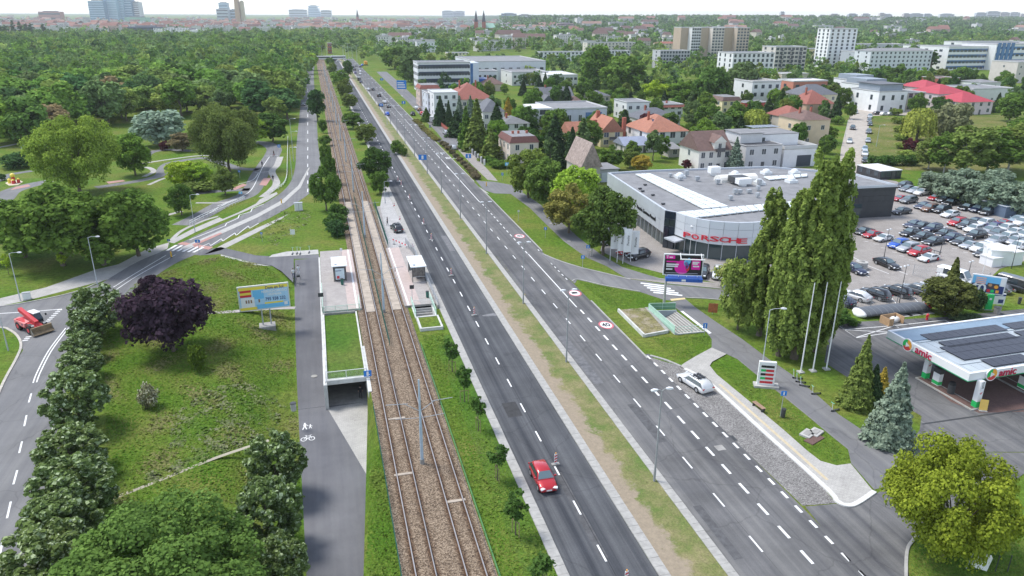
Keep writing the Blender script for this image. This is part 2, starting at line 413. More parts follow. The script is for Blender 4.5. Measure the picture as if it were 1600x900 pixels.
w_ = mth(n, l, 'ADD', mth(n, l, 'MULTIPLY', mth(n, l, 'SUBTRACT', sp.outputs[0], kx(.683)), .30), mth(n, l, 'SUBTRACT', mth(n, l, 'MULTIPLY', noise(n, l, g, .35, 6, .75), 1.7), .35))
gc = ramp(n, l, noise(n, l, g, .3, 6, .7), [(.36, (.10, .155, .028)), (.50, (.16, .17, .055)), (.64, (.24, .21, .10))])
gc = mix(n, l, .8, gc, ramp(n, l, noise(n, l, g, 6, 5, .75), [(.3, (.5,)*3), (.7, (1.45,)*3)]), 'MULTIPLY')
sc_ = mix(n, l, .6, (.30, .245, .175), ramp(n, l, noise(n, l, g, 2.5, 6, .75), [(.3, (.6,)*3), (.7, (1.2,)*3)]), 'MULTIPLY')
l.new(mix(n, l, ramp(n, l, w_, [(.42, (0, 0, 0)), (.62, (1, 1, 1))]), sc_, gc), b.inputs['Base Color']); b.inputs['Roughness'].default_value = .95
md = kband('median', .6462, .7482, .06, m)
kband('tree_verge', .385, .4438, .012, LAWN, Y_N, yrow(520))
# kerb strips: slabs you can tell apart near the camera, one strip beyond
slab = MB().b2(-.44, .44, .012, .985, 0, .12).mesh('kerb_slab', KERB)
slab2 = MB().b2(-.40, .40, .012, .985, 0, .12).mesh('kerb_slab', KERB)
YK = 84.0
for nm, ka, kb_, par, me in (('kerb_strip', .4440, .4650, rl, slab), ('kerb_strip', .6250, .6460, rl, slab), ('kerb_strip', .7484, .7670, rr, slab2)):
    st = kband(nm, ka, kb_, .0, KERB, YK, Y_F, h=.125)
    bed = kband('kerb_bed', ka+.001, kb_-.001, .0, CONCD, Y_N, YK, h=.09)
    y = math.floor(Y_N)
    while y < YK:
        o = link('kerb_slab', me, bed, (kx((ka+kb_)/2)+rnd.uniform(-.008, .008), y, rnd.uniform(-.006, .008))); o.rotation_euler.z = rnd.uniform(-.004, .004); y += 1
kband('kerb', .985, .9895, 0, KERB, yrow(560, .99), yrow(470, .99), h=.12)
kband('kerb', .985, .9895, 0, KERB, yrow(392, .99), yrow(300, .99), h=.12)
kband('kerb', .985, .9895, 0, KERB, yrow(284, .99), yrow(120, .99), h=.12)
kband('road', .985, 1.0045, .02, ASO, Y_N, yrow(553, 1))
# lane marks
def dashes(par, k, w, ln, per, y0, y1, z=.026, ph=0, name='lane_dash'):
    me = MB().add([(-w/2, 0, 0), (w/2, 0, 0), (w/2, ln, 0), (-w/2, ln, 0)], [(0, 1, 2, 3)]).mesh(name, WPAINT)
    y = y0+ph
    while y < y1: link(name, me, par, (kx(k), y, z)); y += per
def solid(par, k, w, y0, y1, z=.026): kband('lane_line', k-w/2/KX, k+w/2/KX, z, WPAINT, y0, y1, par)
kband('asphalt_seam', .5478, .5492, .0235, mat('tar_seam', (.022, .023, .026), .8, .2, 2), Y_N, 330, rl); kband('asphalt_seam', .8475, .8480, .0235, mat('tar_seam', (.022,)*3), Y_N, 330, rr)
Y0 = yrow(880, .545)
dashes(rl, .545, .17, 2.0, 6.0, Y0-6*1+.2, 400)
dashes(rr, .847, .16, 2.0, 6.0, yrow(862, .847)-6, 400)
dashes(rr, .921, .26, 1.6, 3.13, yrow(880, .925)-3.13*2, yrow(480, .92))
solid(rr, .9165, .17, yrow(480, .917), yrow(397, .917)); dashes(rr, .915, .18, 1.4, 2.8, yrow(396, .915), yrow(318, .915)); solid(rr, .91, .17, yrow(316, .91), yrow(240, .91)); dashes(rr, .91, .17, 2, 4, yrow(238, .91), 420)
dashes(rr, .9935, .26, 1.0, 2.09, yrow(905, .9935), yrow(556, .9935), .030)
dashes(rr, .975, .16, .9, 2.0, yrow(437, .98), yrow(392, .98), .03)
def ringmark(par, px, py, txt, name='speed_limit_marking'):
    c = G(px, py); o = link(name, None, par, (c.x, c.y, .028)); o.rotation_euler.z = 0
    q = [(math.cos(a), 1.35*math.sin(a)) for a in np.linspace(0, 2*math.pi, 28, endpoint=False)]
    mbr = MB().add([(x*1.02, y*1.02, 0) for x, y in q], [tuple(range(28))]); mbr.obj('ring', mat('faded_red_paint', (.55, .13, .15), .7, .2, 5), o)
    MB().add([(x*.80, y*.80, .003) for x, y in q], [tuple(range(28))]).obj('disc', WPAINT, o)
    if txt: text(txt, 1.15, PBLACK, o, 'numerals', .0, loc=(0, 0, .006), bold=.035).scale.y = 1.5
    else:
        m2 = MB(); m2.add([(-.5,-.3,.006),(.45,-.3,.006),(.45,.3,.006),(-.1,.5,.006),(-.5,.3,.006)],[(0,1,2,3,4)]); m2.obj('truck_symbol', PBLACK, o)
ringmark(rr, 947, 508, '40'); ringmark(rr, 898, 458, None); ringmark(rr, 812, 369, '40')
for px, py, s in ((706, 247, 'BUS'), (655, 195, 'BUS')):
    c = G(px, py); text(s, 2.2, WPAINT, rr, 'bus_lane_lettering', 0, loc=(c.x, c.y, .028)).scale.y = 1.9
for px, py in ((628, 150), (700, 262), (690, 240)):
    c = G(px, py); MB().add([(-.12,-2,0),(.12,-2,0),(.12,.6,0),(.4,.6,0),(0,1.8,0),(-.4,.6,0),(-.12,.6,0)],[tuple(range(7))]).obj('lane_arrow', WPAINT, rr, loc=(c.x, c.y, .028))
for par, px, py, sx, sy in ((rr, 1125, 700, .45, .45), (rr, 1146, 685, .2, .5), (rl, 827, 762, .14, .3)):
    c = G(px, py); MB().b2(-sx, sx, -sy, sy, 0, .012).obj('drain_cover', CONCD if sx > .3 else DARKM, par, loc=(c.x, c.y, .022))
for par, px, py, sx, sy, v in ((rl, 770, 492, 1.5, .5, .19), (rl, 700, 380, .5, 5, .15), (rl, 905, 800, .35, 6, .085), (rr, 1010, 660, .5, 4, .088), (rr, 905, 560, .6, 7, .135), (rr, 1120, 830, .4, 3.5, .092), (rr, 830, 470, .9, 2.2, .09), (rl, 800, 640, .8, 1.6, .04)):
    c = G(px, py); q = [(sx*math.cos(t0)*rnd.uniform(.8, 1.1), sy*math.sin(t0)*rnd.uniform(.85, 1.1), 0) for t0 in np.linspace(0, 6.283, 18, endpoint=False)] if sx > .85 else [(-sx, -sy, 0), (sx, -sy, 0), (sx, sy, 0), (-sx, sy, 0)]
    MB().add(q, [tuple(range(len(q)))]).obj('repair_patch', mat('patch_%d' % int(v*1000), (v, v, v*1.03), .9, .3, 1.5), par, loc=(c.x, c.y, .0225))
# bus bay of granite setts, bus stop pavement
bay = sheet('bus_bay', [(1012, 557), (1062, 572), (1110, 601), (1190, 673), (1287, 763), (1306, 786), (1254, 790)], .024, COBB)
bp_ = sheet('bus_stop_pavement', [(1063, 572), (1110, 600), (1190, 672), (1289, 762), (1307, 783), (1325, 790), (1340, 785), (1365, 768), (1329, 724), (1307, 727), (1282, 720), (1260, 703), (1225, 672), (1165, 622), (1120, 585), (1109, 571), (1113, 565), (1135, 553), (1112, 543), (1086, 557), (1068, 568)], .12, PAV)
ribbon('bus_stop_kerb', pline([(1070, 577), (1110, 600.5), (1190, 672.5), (1290, 763), (1308, 784), (1325, 791), (1341, 786), (1366, 769)]), -.22, .22, 0, mat('pale_kerb', (.62, .61, .58), .85, .1, 2), h=.15)
kb = ribbon('tactile_strip', pline([(1122, 602), (1200, 671), (1290, 752)]), -.35, .0, .126, mat('faded_yellow_pavers', (.52, .44, .30), .9, .1, 3), bp_)
ribbon('kerb', pline([(1016, 556), (1040, 563), (1064, 573)]), -.15, .15, 0, KERB, h=.12)
# side streets and paths on the right
entry = sheet('entry_road', [(838, 391), (875, 408), (907, 418), (940, 426), (985, 436), (1039, 444), (1124, 452), (1215, 462), (1215, 482), (1122, 468), (1071, 465), (1050, 470), (1036, 468), (1000, 456), (945, 446), (902, 437), (898, 443)], .032, ASL)
for L in ([(848, 397), (875, 408), (907, 418), (940, 426), (985, 437)], [(894, 440), (904, 437), (945, 446.5), (1000, 456)], [(1039, 443), (1124, 451), (1200, 459)], [(1072, 465.5), (1122, 468.5), (1200, 480)]):
    ribbon('kerb', pline(L), -.1, .1, 0, KERB, h=.11)
for i in range(5):
    t0 = i/4; a = (1001+t0*20, 442.5+t0*14.5); b = (1042+t0*24, 447.5+t0*14.5)
    A, B = G(*a), G(*b); d = (B-A).normalized(); q = Vector((-d.y, d.x, 0))*.26
    MB().add([A-q, B-q, B+q, A+q], [(0, 1, 2, 3)]).obj('crossing_stripe', WPAINT, entry).location.z = .038
MB().add([G(1047, 467.5), G(1070, 465.5), G(1071, 468), G(1049, 470.5)], [(0, 1, 2, 3)]).obj('tactile_strip', YPAINT, entry).location.z = .045
path1 = sheet('pavement', [(790, 297), (828, 325), (853, 350), (881, 377), (916, 402), (948, 416), (978, 434), (1125, 445), (1030, 435), (972, 417), (938, 397), (905, 372), (875, 345), (845, 320), (808, 295)], .016, ASL)
sheet('pavement', [(978, 434.5), (972, 418), (1030, 434.5), (1124, 442), (1210, 450), (1210, 460), (1124, 450.5), (1039, 442.5)], .014, PAVL)
path2 = sheet('pavement', [(1043, 473), (1071, 467), (1085, 479), (1116, 501), (1160, 530), (1200, 560), (1237, 585), (1280, 620), (1310, 647), (1355, 677), (1405, 712), (1399, 755), (1366, 765), (1330, 724), (1325, 702), (1300, 682), (1262, 650), (1225, 620), (1180, 584), (1152, 561), (1135, 553), (1112, 543), (1112, 530), (1104, 519.5), (1060, 484)], .020, ASL)
MB().add([G(1063, 486.5), G(1067, 486), G(1112, 520.5), G(1108, 522)], [(0, 1, 2, 3)]).obj('edge_line', WPAINT, path2).location.z = .028
side2 = sheet('side_road', [(1258, 791.5), (1306, 787), (1325, 792), (1344, 786), (1394, 757), (1420, 737), (1482, 707), (1720, 707), (1720, 775), (1600, 740), (1560, 770), (1490, 800), (1447, 828), (1426, 846), (1416, 872), (1417, 985), (1435, 985), (1330, 880)], .030, ASO)
ribbon('kerb', pline([(1500, 797), (1447, 827), (1426, 845), (1416, 870), (1417, 960)]), -.12, .12, 0, KERB, h=.12)
fore = sheet('forecourt', [(1297, 512), (1335, 503), (1480, 495), (1720, 470), (1720, 706), (1482, 706), (1420, 736), (1408, 712), (1437, 672), (1440, 650), (1390, 622), (1325, 590), (1288, 566)], .026, ASO)
sheet('forecourt_paving', [(1434, 588), (1463, 578), (1720, 520), (1720, 640), (1530, 645), (1486, 628)], .034, BRICKP)
for L in ([(1305, 505.5), (1338, 528), (1480, 506), (1494, 505)], [(1317, 515.5), (1398, 509), (1476, 500.5)], [(1338, 527.5), (1398, 509), (1404, 512)], [(1317, 515.5), (1420, 521)], [(1476, 500.5), (1486, 505.5)]):
    ribbon('bay_line', [G(*p) for p in L], -.07, .07, .036, WPAINT, fore)
ribbon('drain_channel', [G(1441, 663), G(1600, 640), G(1700, 628)], -.12, .12, .036, DARKM, fore)
lot = sheet('dealer_lot', [(955, 336), (938, 392), (985, 414), (1040, 428), (1110, 440), (1200, 455), (1310, 481), (1440, 483), (1492, 471), (1545, 436), (1562, 420), (1600, 408), (1760, 405), (1760, 372), (1600, 342), (1530, 326), (1450, 304), (1400, 283), (1300, 266), (1100, 250)], .02, PAVL)
sheet('gravel_street', [(1333, 163), (1322, 200), (1314, 232), (1311, 268), (1345, 280), (1350, 240), (1357, 200), (1363, 181), (1425, 180), (1425, 173), (1348, 170), (1340, 160)], .012, SAND)
sheet('vacant_lot', [(1362, 184), (1620, 178), (1620, 268), (1440, 268), (1354, 262), (1353, 230)], .006, grassmat('dry_meadow', (.10, .145, .03), (.15, .16, .05), (.20, .185, .08), (.26, .22, .14), .58))
srv = sheet('service_road', [(588, 112), (636, 158), (662, 186), (683, 207), (692, 219), (683, 217), (690, 224), (700, 228), (708, 236), (724, 226), (704, 206), (680, 182), (655, 158), (625, 130), (604, 112)], .012, ASL)
sheet('pavement', [(710, 228), (722, 226), (745, 247), (765, 268), (778, 283), (762, 281), (738, 258)], .016, PAVL)
sheet('side_road', [(741, 279), (756, 297), (772, 302), (800, 303), (818, 299), (800, 289), (772, 284), (752, 283)], .03, ASL)
sheet('side_road', [(676, 214), (692, 219), (690, 226), (684, 222)], .028, ASL)
bayn = sheet('lay_by', [(600, 288), (604, 290), (653, 398), (607, 390), (594, 322)], .016, paver('pale_setts', (.42, .41, .40), (.48, .47, .455), 3.2, .02))
sheet('pavement', [(586, 323), (594, 322), (607, 387), (603, 389)], .016, PAVP)
# pavement slip in the far verge between road and service road
sheet('pavement', [(747, 291), (765, 303), (741, 296)], .016, PAV)
# ---------------------------------------------------------------- left side: park road
def prow(px): return pline(px)
park_c = [(-40, 1010), (-12, 925), (2, 857), (14, 796), (24, 745), (32, 699), (40, 657), (48, 620), (61, 585), (79, 549), (108, 511), (150, 473), (192, 443), (243, 411), (291, 390), (345, 363), (400, 338), (440, 316), (464, 299), (477, 280), (481, 255), (480, 225), (481, 180), (481.5, 150), (482, 117), (485, 100)]
PC = prow(park_c)
pr = ribbon('park_road', PC, -3.4, 3.5, .018, ASL)
sheet('side_road', [(-80, 483), (0, 479), (60, 470), (120, 456), (165, 440), (190, 452), (110, 520), (42, 562), (33, 540), (27, 525), (15, 516), (0, 512), (-80, 514)], .014, ASL)
ribbon('kerb', pline([(-60, 514), (0, 512), (15, 516), (27, 525), (33, 540), (26, 560), (0, 610), (-30, 700)]), -.15, .15, 0, mat('old_kerb', (.45, .42, .36), .9, .2, 2), h=.1)
ribbon('kerb', pline([(-60, 482), (0, 479), (60, 469.5), (120, 455.5), (160, 439)]), -.12, .12, 0, KERB, h=.1)
def along(px, w, z, par, name='lane_line', m=WPAINT, off=0): return ribbon(name, pline(px), off-w/2, off+w/2, z, m, par)
along([(54.5, 598), (61, 581), (79, 547), (105, 512.5)], .15, .024, pr, off=-.18); along([(54.5, 598), (61, 581), (79, 547), (105, 512.5)], .15, .024, pr, off=.18)
for a, b in (((0, 866), (4, 846)), ((11, 810), (17, 784)), ((21, 757), (27, 735)), ((30, 708), (34.5, 690)), ((38, 666), (41.5, 649)), ((45, 629), (49, 615)), ((-6, 925), (-2, 900))):
    along([a, b], .17, .024, pr, 'lane_dash')
for i in range(7):
    a = (97-i*3.0, 484+i*2.9); b = (a[0]-8, a[1]+.8); ribbon('give_way_mark', [G(*a), G(*b)], -.14, .14, .024, WPAINT, pr)
for i in range(3):
    a = (49-i*2.5, 526+i*2.8); ribbon('give_way_mark', [G(*a), G(a[0]-9, a[1]+1)], -.14, .14, .024, WPAINT, pr)
ribbon('lane_line', [G(0, 490), G(50, 487), G(97, 483)], -.1, .1, .024, WPAINT, pr)
along([(180, 449), (215, 427), (262, 399)], .14, .024, pr, off=-.3); along([(176, 453), (215, 428), (270, 398)], .14, .024, pr, off=.5)
sheet('central_island', [(283, 387), (330, 366), (400, 335), (440, 313), (466, 290), (482, 262), (484, 262), (470, 293), (444, 317), (402, 340), (334, 371), (287, 391)], .06, CONC)
sheet('island_surface', [(300, 382), (330, 369), (345, 363), (347, 365), (303, 384.5)], .066, PINK)
for i in range(6):
    t0 = i/5; A, B = G(261+t0*41, 391.5+t0*3.0), G(276+t0*42, 383+t0*3.2); d = (B-A).normalized(); q = Vector((-d.y, d.x, 0))*.25
    MB().add([A-q, B-q, B+q, A+q], [(0, 1, 2, 3)]).obj('crossing_stripe', WPAINT, pr).location.z = .026
sheet('cycle_crossing', [(277, 381), (285, 378), (333, 386), (326, 390)], .0235, PINK, pr)
for L in ([(314, 386), (327, 380), (329, 384), (346, 373), (348, 377), (367, 364), (369, 368), (388, 353), (390, 357), (404, 349)], [(296, 375), (352, 353), (354, 349), (372, 341), (374, 336), (392, 331), (394, 326), (412, 319)]):
    ribbon('zigzag_line', [G(*p) for p in L], -.09, .09, .027, WPAINT, pr)
for i in range(14):
    y = 300-i*13; 
    if y < 130: break
    ribbon('lane_dash', [G(480.8, y), G(480.9, y-5)], -.1, .1, .026, WPAINT, pr)
sheet('pavement', [(-60, 486), (0, 466), (72, 449), (150, 421), (185, 413), (232, 388), (264, 379), (262, 388), (190, 424), (170, 436), (110, 452), (40, 470), (0, 478)], .01, PAV)
sheet('pavement', [(318, 398), (350, 381), (400, 357), (447, 336), (452, 333), (440, 342), (402, 363), (362, 383), (345, 391)], .012, PAV)
sheet('pavement', [(345, 397.5), (400, 411.8), (425, 416), (400, 414), (345, 400)], .013, CONC)
sheet('pavement', [(262, 378), (300, 358), (330, 345), (385, 322), (415, 307), (432, 300), (434, 303), (420, 312), (388, 328), (335, 350), (305, 363), (272, 380)], .012, PAV)
# traffic-education park: small roads and paths
for L, wd, mt in (([(285, 352), (317, 336), (347, 319), (370, 311), (386, 304), (396, 293), (404, 276), (415, 258), (425, 243), (428, 232), (415, 224), (396, 222)], 2.3, ASL),
                  ([(300, 303), (332, 299.5), (364, 297), (390, 296)], 1.4, ASL), ([(150, 293), (190, 287), (225, 281), (250, 274), (256, 262), (270, 254), (317, 247), (345, 254), (372, 263), (404, 265)], 1.5, ASL),
                  ([(-30, 322), (0, 314), (15, 300), (45, 290), (80, 283)], 2.4, ASL), ([(-20, 288), (0, 281), (15, 273), (50, 267)], 1.3, ASL), ([(225, 246), (235, 238), (262, 234), (300, 236)], 1.6, ASL)):
    ribbon('cycle_lane', pline(L), -wd, wd, .01, mt)
for L, wd in (([(-20, 233), (0, 230), (57, 219), (80, 214)], .8), ([(220, 256), (265, 249), (317, 243), (350, 246)], .6), ([(306, 317), (340, 317), (356, 315.5)], .5), ([(232, 289), (262, 277), (300, 272)], .5), ([(262, 336), (284, 330)], .6),
              ([(410, 308), (425, 296), (432, 285), (425, 268), (433, 258), (438, 245)], .9), ([(225, 276), (240, 268), (232, 262), (222, 262)], .7), ([(268, 375), (285, 360), (318, 345), (345, 337)], .4)):
    ribbon('garden_path', pline(L), -wd, wd, .016, PAV)
for q in ([(367, 297), (386, 289), (380, 287), (363, 294)], [(405, 289), (416, 290), (424, 278), (412, 278)], [(16, 297), (48, 291), (44, 288), (24, 292)], [(170, 287), (196, 283), (192, 281), (166, 284)], [(222, 236), (238, 234), (232, 231)]):
    sheet('red_surface', q, .022, PINK)
for L in ([(340, 322), (372, 309), (388, 301), (398, 288), (410, 262), (421, 245)], [(322, 336), (355, 317), (384, 307)], [(372, 288), (395, 281), (404, 270)], [(398, 270), (424, 268)], [(415, 244), (434, 243)]):
    ribbon('lane_line', pline(L), -.09, .09, .024, WPAINT)
sheet('sandpit', [(8, 286), (18, 281), (30, 281), (36, 284), (28, 289), (14, 290)], .02, mat('sand', (.55, .48, .36), .95, .1, 2))
ribbon('trodden_path', pline([(168, 782), (215, 764), (270, 742), (330, 718), (385, 699), (420, 688)]), -.22, .22, .006, mat('trodden_soil', (.36, .33, .25), .95, .15, 1))
ribbon('trodden_path', pline([(318, 489), (360, 487), (420, 482), (461, 481)]), -.5, .5, .006, PAVP)
ribbon('lawn', pline([(440, 330), (460, 318), (473, 300)]), -.1, .1, .004, LAWN)
# ============================================================ TRAM LINE
m, n, l, b = nodes_mat('ballast'); g = n.new('ShaderNodeNewGeometry').outputs['Position']
sp = n.new('ShaderNodeSeparateXYZ'); l.new(g, sp.inputs[0])
vor = n.new('ShaderNodeTexVoronoi'); vor.inputs['Scale'].default_value = 11; l.new(g, vor.inputs['Vector'])
sepc = n.new('ShaderNodeSeparateColor'); l.new(vor.outputs['Color'], sepc.inputs[0])
c = ramp(n, l, sepc.outputs[0], [(.0, (.065, .042, .027)), (.45, (.20, .145, .095)), (1, (.40, .31, .22))])
c = mix(n, l, .8, c, ramp(n, l, noise(n, l, g, .4, 6, .7), [(.3, (.75, .72, .68)), (.7, (1.2, 1.2, 1.2))]), 'MULTIPLY')
prev = None
for k in (.1915, .2278, .2823, .3176):
    s_ = n.new('ShaderNodeMath'); s_.operation = 'SUBTRACT'; l.new(sp.outputs[0], s_.inputs[0]); s_.inputs[1].default_value = kx(k)
    a_ = n.new('ShaderNodeMath'); a_.operation = 'ABSOLUTE'; l.new(s_.outputs[0], a_.inputs[0])
    if prev is None: prev = a_.outputs[0]
    else:
        mi = n.new('ShaderNodeMath'); mi.operation = 'MINIMUM'; l.new(prev, mi.inputs[0]); l.new(a_.outputs[0], mi.inputs[1]); prev = mi.outputs[0]
jit = n.new('ShaderNodeMath'); jit.operation = 'MULTIPLY_ADD'; l.new(noise(n, l, g, 1.2, 5, .7), jit.inputs[0]); jit.inputs[1].default_value = .5; l.new(prev, jit.inputs[2])
f = ramp(n, l, jit.outputs[0], [(.34, (1, 1, 1)), (.72, (0, 0, 0))])
c = mix(n, l, f, c, mix(n, l, 1.0, c, (.36, .25, .17), 'MULTIPLY'))
l.new(c, b.inputs['Base Color']); b.inputs['Roughness'].default_value = .95
bp = n.new('ShaderNodeBump'); bp.inputs['Strength'].default_value = .8; bp.inputs['Distance'].default_value = .1; l.new(vor.outputs['Distance'], bp.inputs['Height']); l.new(bp.outputs[0], b.inputs['Normal'])
BALL = m
YT1 = yrow(92, .25)
tr = kband('tram_track', .1655, .3375, .03, BALL, yrow(985, .25), YT1, h=.05)
RAILM = mat('rail_steel', (.44, .42, .40), .35, .1, 2, metal=.6); RAILB = mat('rusty_steel', (.13, .075, .045), .8, .2, 3)
for k in (.1915, .2278, .2823, .3176):
    x = kx(k); MB().b2(x-.07, x+.07, Y_N-3, YT1, .08, .19).obj('rail', RAILB, tr)
    MB().b2(x-.042, x+.042, Y_N-3, YT1, .19, .215).obj('rail_head', RAILM, tr)
SLAB = mat('track_slab_concrete', (.40, .34, .275), .9, .2, 1.2)
sl_me = MB().b2(-.62, .62, .02, 1.98, 0, .07).mesh('track_slab', SLAB)
y = yrow(487, .25)
while y < yrow(318, .25):
    for k in (.20965, .29995): link('track_slab', sl_me, tr, (kx(k), y, .085+rnd.uniform(0, .01)))
    y += 2.0
for px, py in ((631, 742), (712, 784), (620, 655)):
    c0 = G(px, py); MB().b2(-.9, .9, -.35, .35, 0, .06).obj('ballast_patch', SLAB, tr, loc=(c0.x, c0.y, .07)).scale.y = .45
# masts: tapered steel column, brackets with insulators
ym = [yrow(725, .2532), yrow(489, .2532)]; YSP = ym[1]-ym[0]
def mast():
    t_ = thing('catenary_mast', '', 'mast')
    MB().cyl((0, 0, 0), (0, 0, .5), .24, .22, 10).obj('foot', CONCD, t_)
    MB().cyl((0, 0, .5), (0, 0, 4.2), .16, .15, 10).cyl((0, 0, 4.2), (0, 0, 9.0), .12, .08, 10).obj('column', mat('blue_grey_paint', (.42, .52, .60), .5, .1, 1), t_)
    for s in (-1, 1):
        MB().cyl((0, 0, 5.7), (s*1.5, 0, 6.7), .035, .035, 6).cyl((s*1.1, 0, 6.62), (s*3.1, 0, 6.75), .035, .035, 6).cyl((0, 0, 5.0), (s*2.3, 0, 5.15), .03, .03, 6).obj('bracket', STEEL, t_)
        MB().cyl((s*1.9, 0, 6.1), (s*1.9, 0, 6.7), .05, .05, 6).obj('insulator', DARKM, t_)
    return t_
ms = mast(); ys_ = [ym[0]+i*YSP for i in range(13)]
for i, y in enumerate(ys_):
    o = ms if i == 0 else dup(ms)
    o.location = (kx(.2532), y, .08)
    o['label'] = ('tall blue grey tram mast nearest the camera, two brackets over the rails' if i == 0 else 'tram mast standing between the two platforms' if i == 1 else 'tram mast number %d up the line from the camera, beyond the platforms' % (i+1))
    o['group'] = 'tram masts between the tracks'
for s, kk in ((-1, .20965), (1, .29995)):
    mbw = MB(); pts = []
    for i in range(len(ys_)): pts.append((kx(kk), ys_[i], 5.6))
    mbw.tube([(kx(kk), Y_N-10, 5.6)]+pts, .022, 4)
    for i in range(len(ys_)-1):
        for q in range(6):
            a_, b_ = q/6, (q+1)/6; sag = lambda u: 6.7-.9*4*u*(1-u)
            mbw.cyl((kx(kk), ys_[i]+YSP*a_, sag(a_)), (kx(kk), ys_[i]+YSP*b_, sag(b_)), .018, .018, 4)
    tag(mbw.obj('overhead_wire', DARKM), 'overhead wire above the %s tram track' % ('left' if s < 0 else 'right'), 'wire', 'tram overhead wires')
# green mesh fence between the tracks and along the cutting
def meshfence(name, label, pts, h, m=DKGREEN, step=2.5, group=None):
    t_ = thing(name, label, 'fence', pts[0], 0, group); o0 = Vector(pts[0]); post = MB().b2(-.03, .03, -.03, .03, 0, h).mesh('post', m)
    for a, b in zip(pts, pts[1:]):
        a = Vector(a); b = Vector(b); L = (b-a).length; nn = max(1, int(L/step)); d = (b-a)/nn; ang = math.atan2(d.y, d.x); ln = d.length
        pm = MB()
        for zz in np.linspace(.1, h-.05, 6): pm.b2(0, ln, -.008, .008, zz-.012, zz+.012)
        for q in np.linspace(.05, ln-.05, 14): pm.b2(q-.008, q+.008, -.008, .008, .08, h-.03)
        pme = pm.mesh('mesh_panel', m)
        for i in range(nn):
            link('post', post, t_, a+d*i-o0, ang); link('mesh_panel', pme, t_, a+d*i-o0, ang)
        link('post', post, t_, b-o0, ang)
    return t_
meshfence('mesh_fence', 'low dark green mesh fence between the two tram tracks', [(kx(.2450), yrow(541, .245), .08), (kx(.2455), yrow(430, .245), .08), (kx(.2470), yrow(310, .245), .08)], 1.1)
meshfence('mesh_fence', 'green mesh fence along the left edge of the tram ballast', [(kx(.1650), yrow(940, .165), 0), (kx(.1650), yrow(640, .165), 0)], 1.0)
meshfence('mesh_fence', 'green fence along the right edge of the tram ballast beside the young trees', [(kx(.3395), yrow(940, .34), 0), (kx(.3395), yrow(540, .34), 0)], .5, mat('light_green_wire', (.10, .28, .10), .6, .1, 2))
meshfence('mesh_fence', 'green mesh fence beside the far end of the right platform', [(kx(.342), yrow(386, .34), 0), (kx(.345), yrow(322, .34), 0)], 1.4)
# ---------------------------------------------------------------- platforms
PH = .30
def platform(name, k0, k1, y0, y1, tact, edge):
    o = struct(MB().b2(kx(k0), kx(k1), y0, y1, 0, PH).obj(name, CONCD))
    kband('platform_paving', k0+.001, k1-.001, PH+.004, PAVP, y0+.03, y1-.03, o)
    a, b_ = tact; kband('tactile_zone', a, b_, PH+.010, mat('pink_pavers', (.47, .38, .345), .9, .1, 2), y0+.05, y1-.05, o)
    kband('safety_line', edge-.003, edge+.003, PH+.016, WPAINT, y0+.1, y1-.1, o)
    return o
YL0, YL1 = yrow(488, .1), yrow(394, .1)
pl1 = platform('tram_platform', .049, .1815, YL0, YL1, (.135, .1805), .1665)
YR0, YR1 = yrow(479, .38), yrow(389, .38)
pl2 = platform('tram_platform', .3285, .4375, YR0, YR1, (.332, .385), .3425)
def rect(t_, name, x0, x1, y0, y1, z0, z1, m): return MB().b2(x0, x1, y0, y1, z0, z1).obj(name, m, t_)
def railing(name, label, a, b, z0, h, bars, m=GREENRAIL, vertical=False, panel=None, group=None):
    a = Vector(a); b = Vector(b); L = (b-a).length; ang = math.atan2(b.y-a.y, b.x-a.x); dz = (b.z-a.z)
    t_ = thing(name, label, 'railing', a, ang, group)
    def pt(x, z): return (x, 0, z+dz*x/L)
    for x in np.linspace(0, L, max(2, int(L/1.6)+1)): MB().cyl(pt(x, z0), pt(x, h), .03, .03, 6).obj('post', m, t_)
    MB().cyl(pt(0, h), pt(L, h), .04, .04, 6).obj('top_rail', m, t_)
    if vertical:
        nb = int(L/.14); mbq = MB().cyl(pt(0, z0+.1), pt(L, z0+.1), .025, .025, 5)
        for i in range(nb): x = (i+.5)*L/nb; mbq.cyl(pt(x, z0+.1), pt(x, h), .012, .012, 4)
        mbq.obj('balusters', m, t_)
    else:
        for i in range(bars): z = z0+(h-z0)*(i+1)/(bars+1); MB().cyl(pt(0, z), pt(L, z), .022, .022, 6).obj('rail', m, t_)
    if panel:
        MB().add([pt(0, z0+.05), pt(L, z0+.05), pt(L, h-.06), pt(0, h-.06)], [(0, 1, 2, 3)]).obj('infill_panel', panel, t_)
    return t_
y_ = YL0-.4
railing('railing', 'pale mint railing across the near end of the left tram platform', (kx(.052), y_, 0), (kx(.172), y_+.1, 0), .1, 1.15, 4)
railing('railing', 'pale mint railing along the path side of the left platform', (kx(.0505), y_, 0), (kx(.0505), yrow(455, .05), .15), .1, 1.2, 2)
railing('railing', 'short mint railing on the rail side of the left platform end', (kx(.174), y_, 0), (kx(.174), YL0+3.2, .1), .1, 1.2, 3)
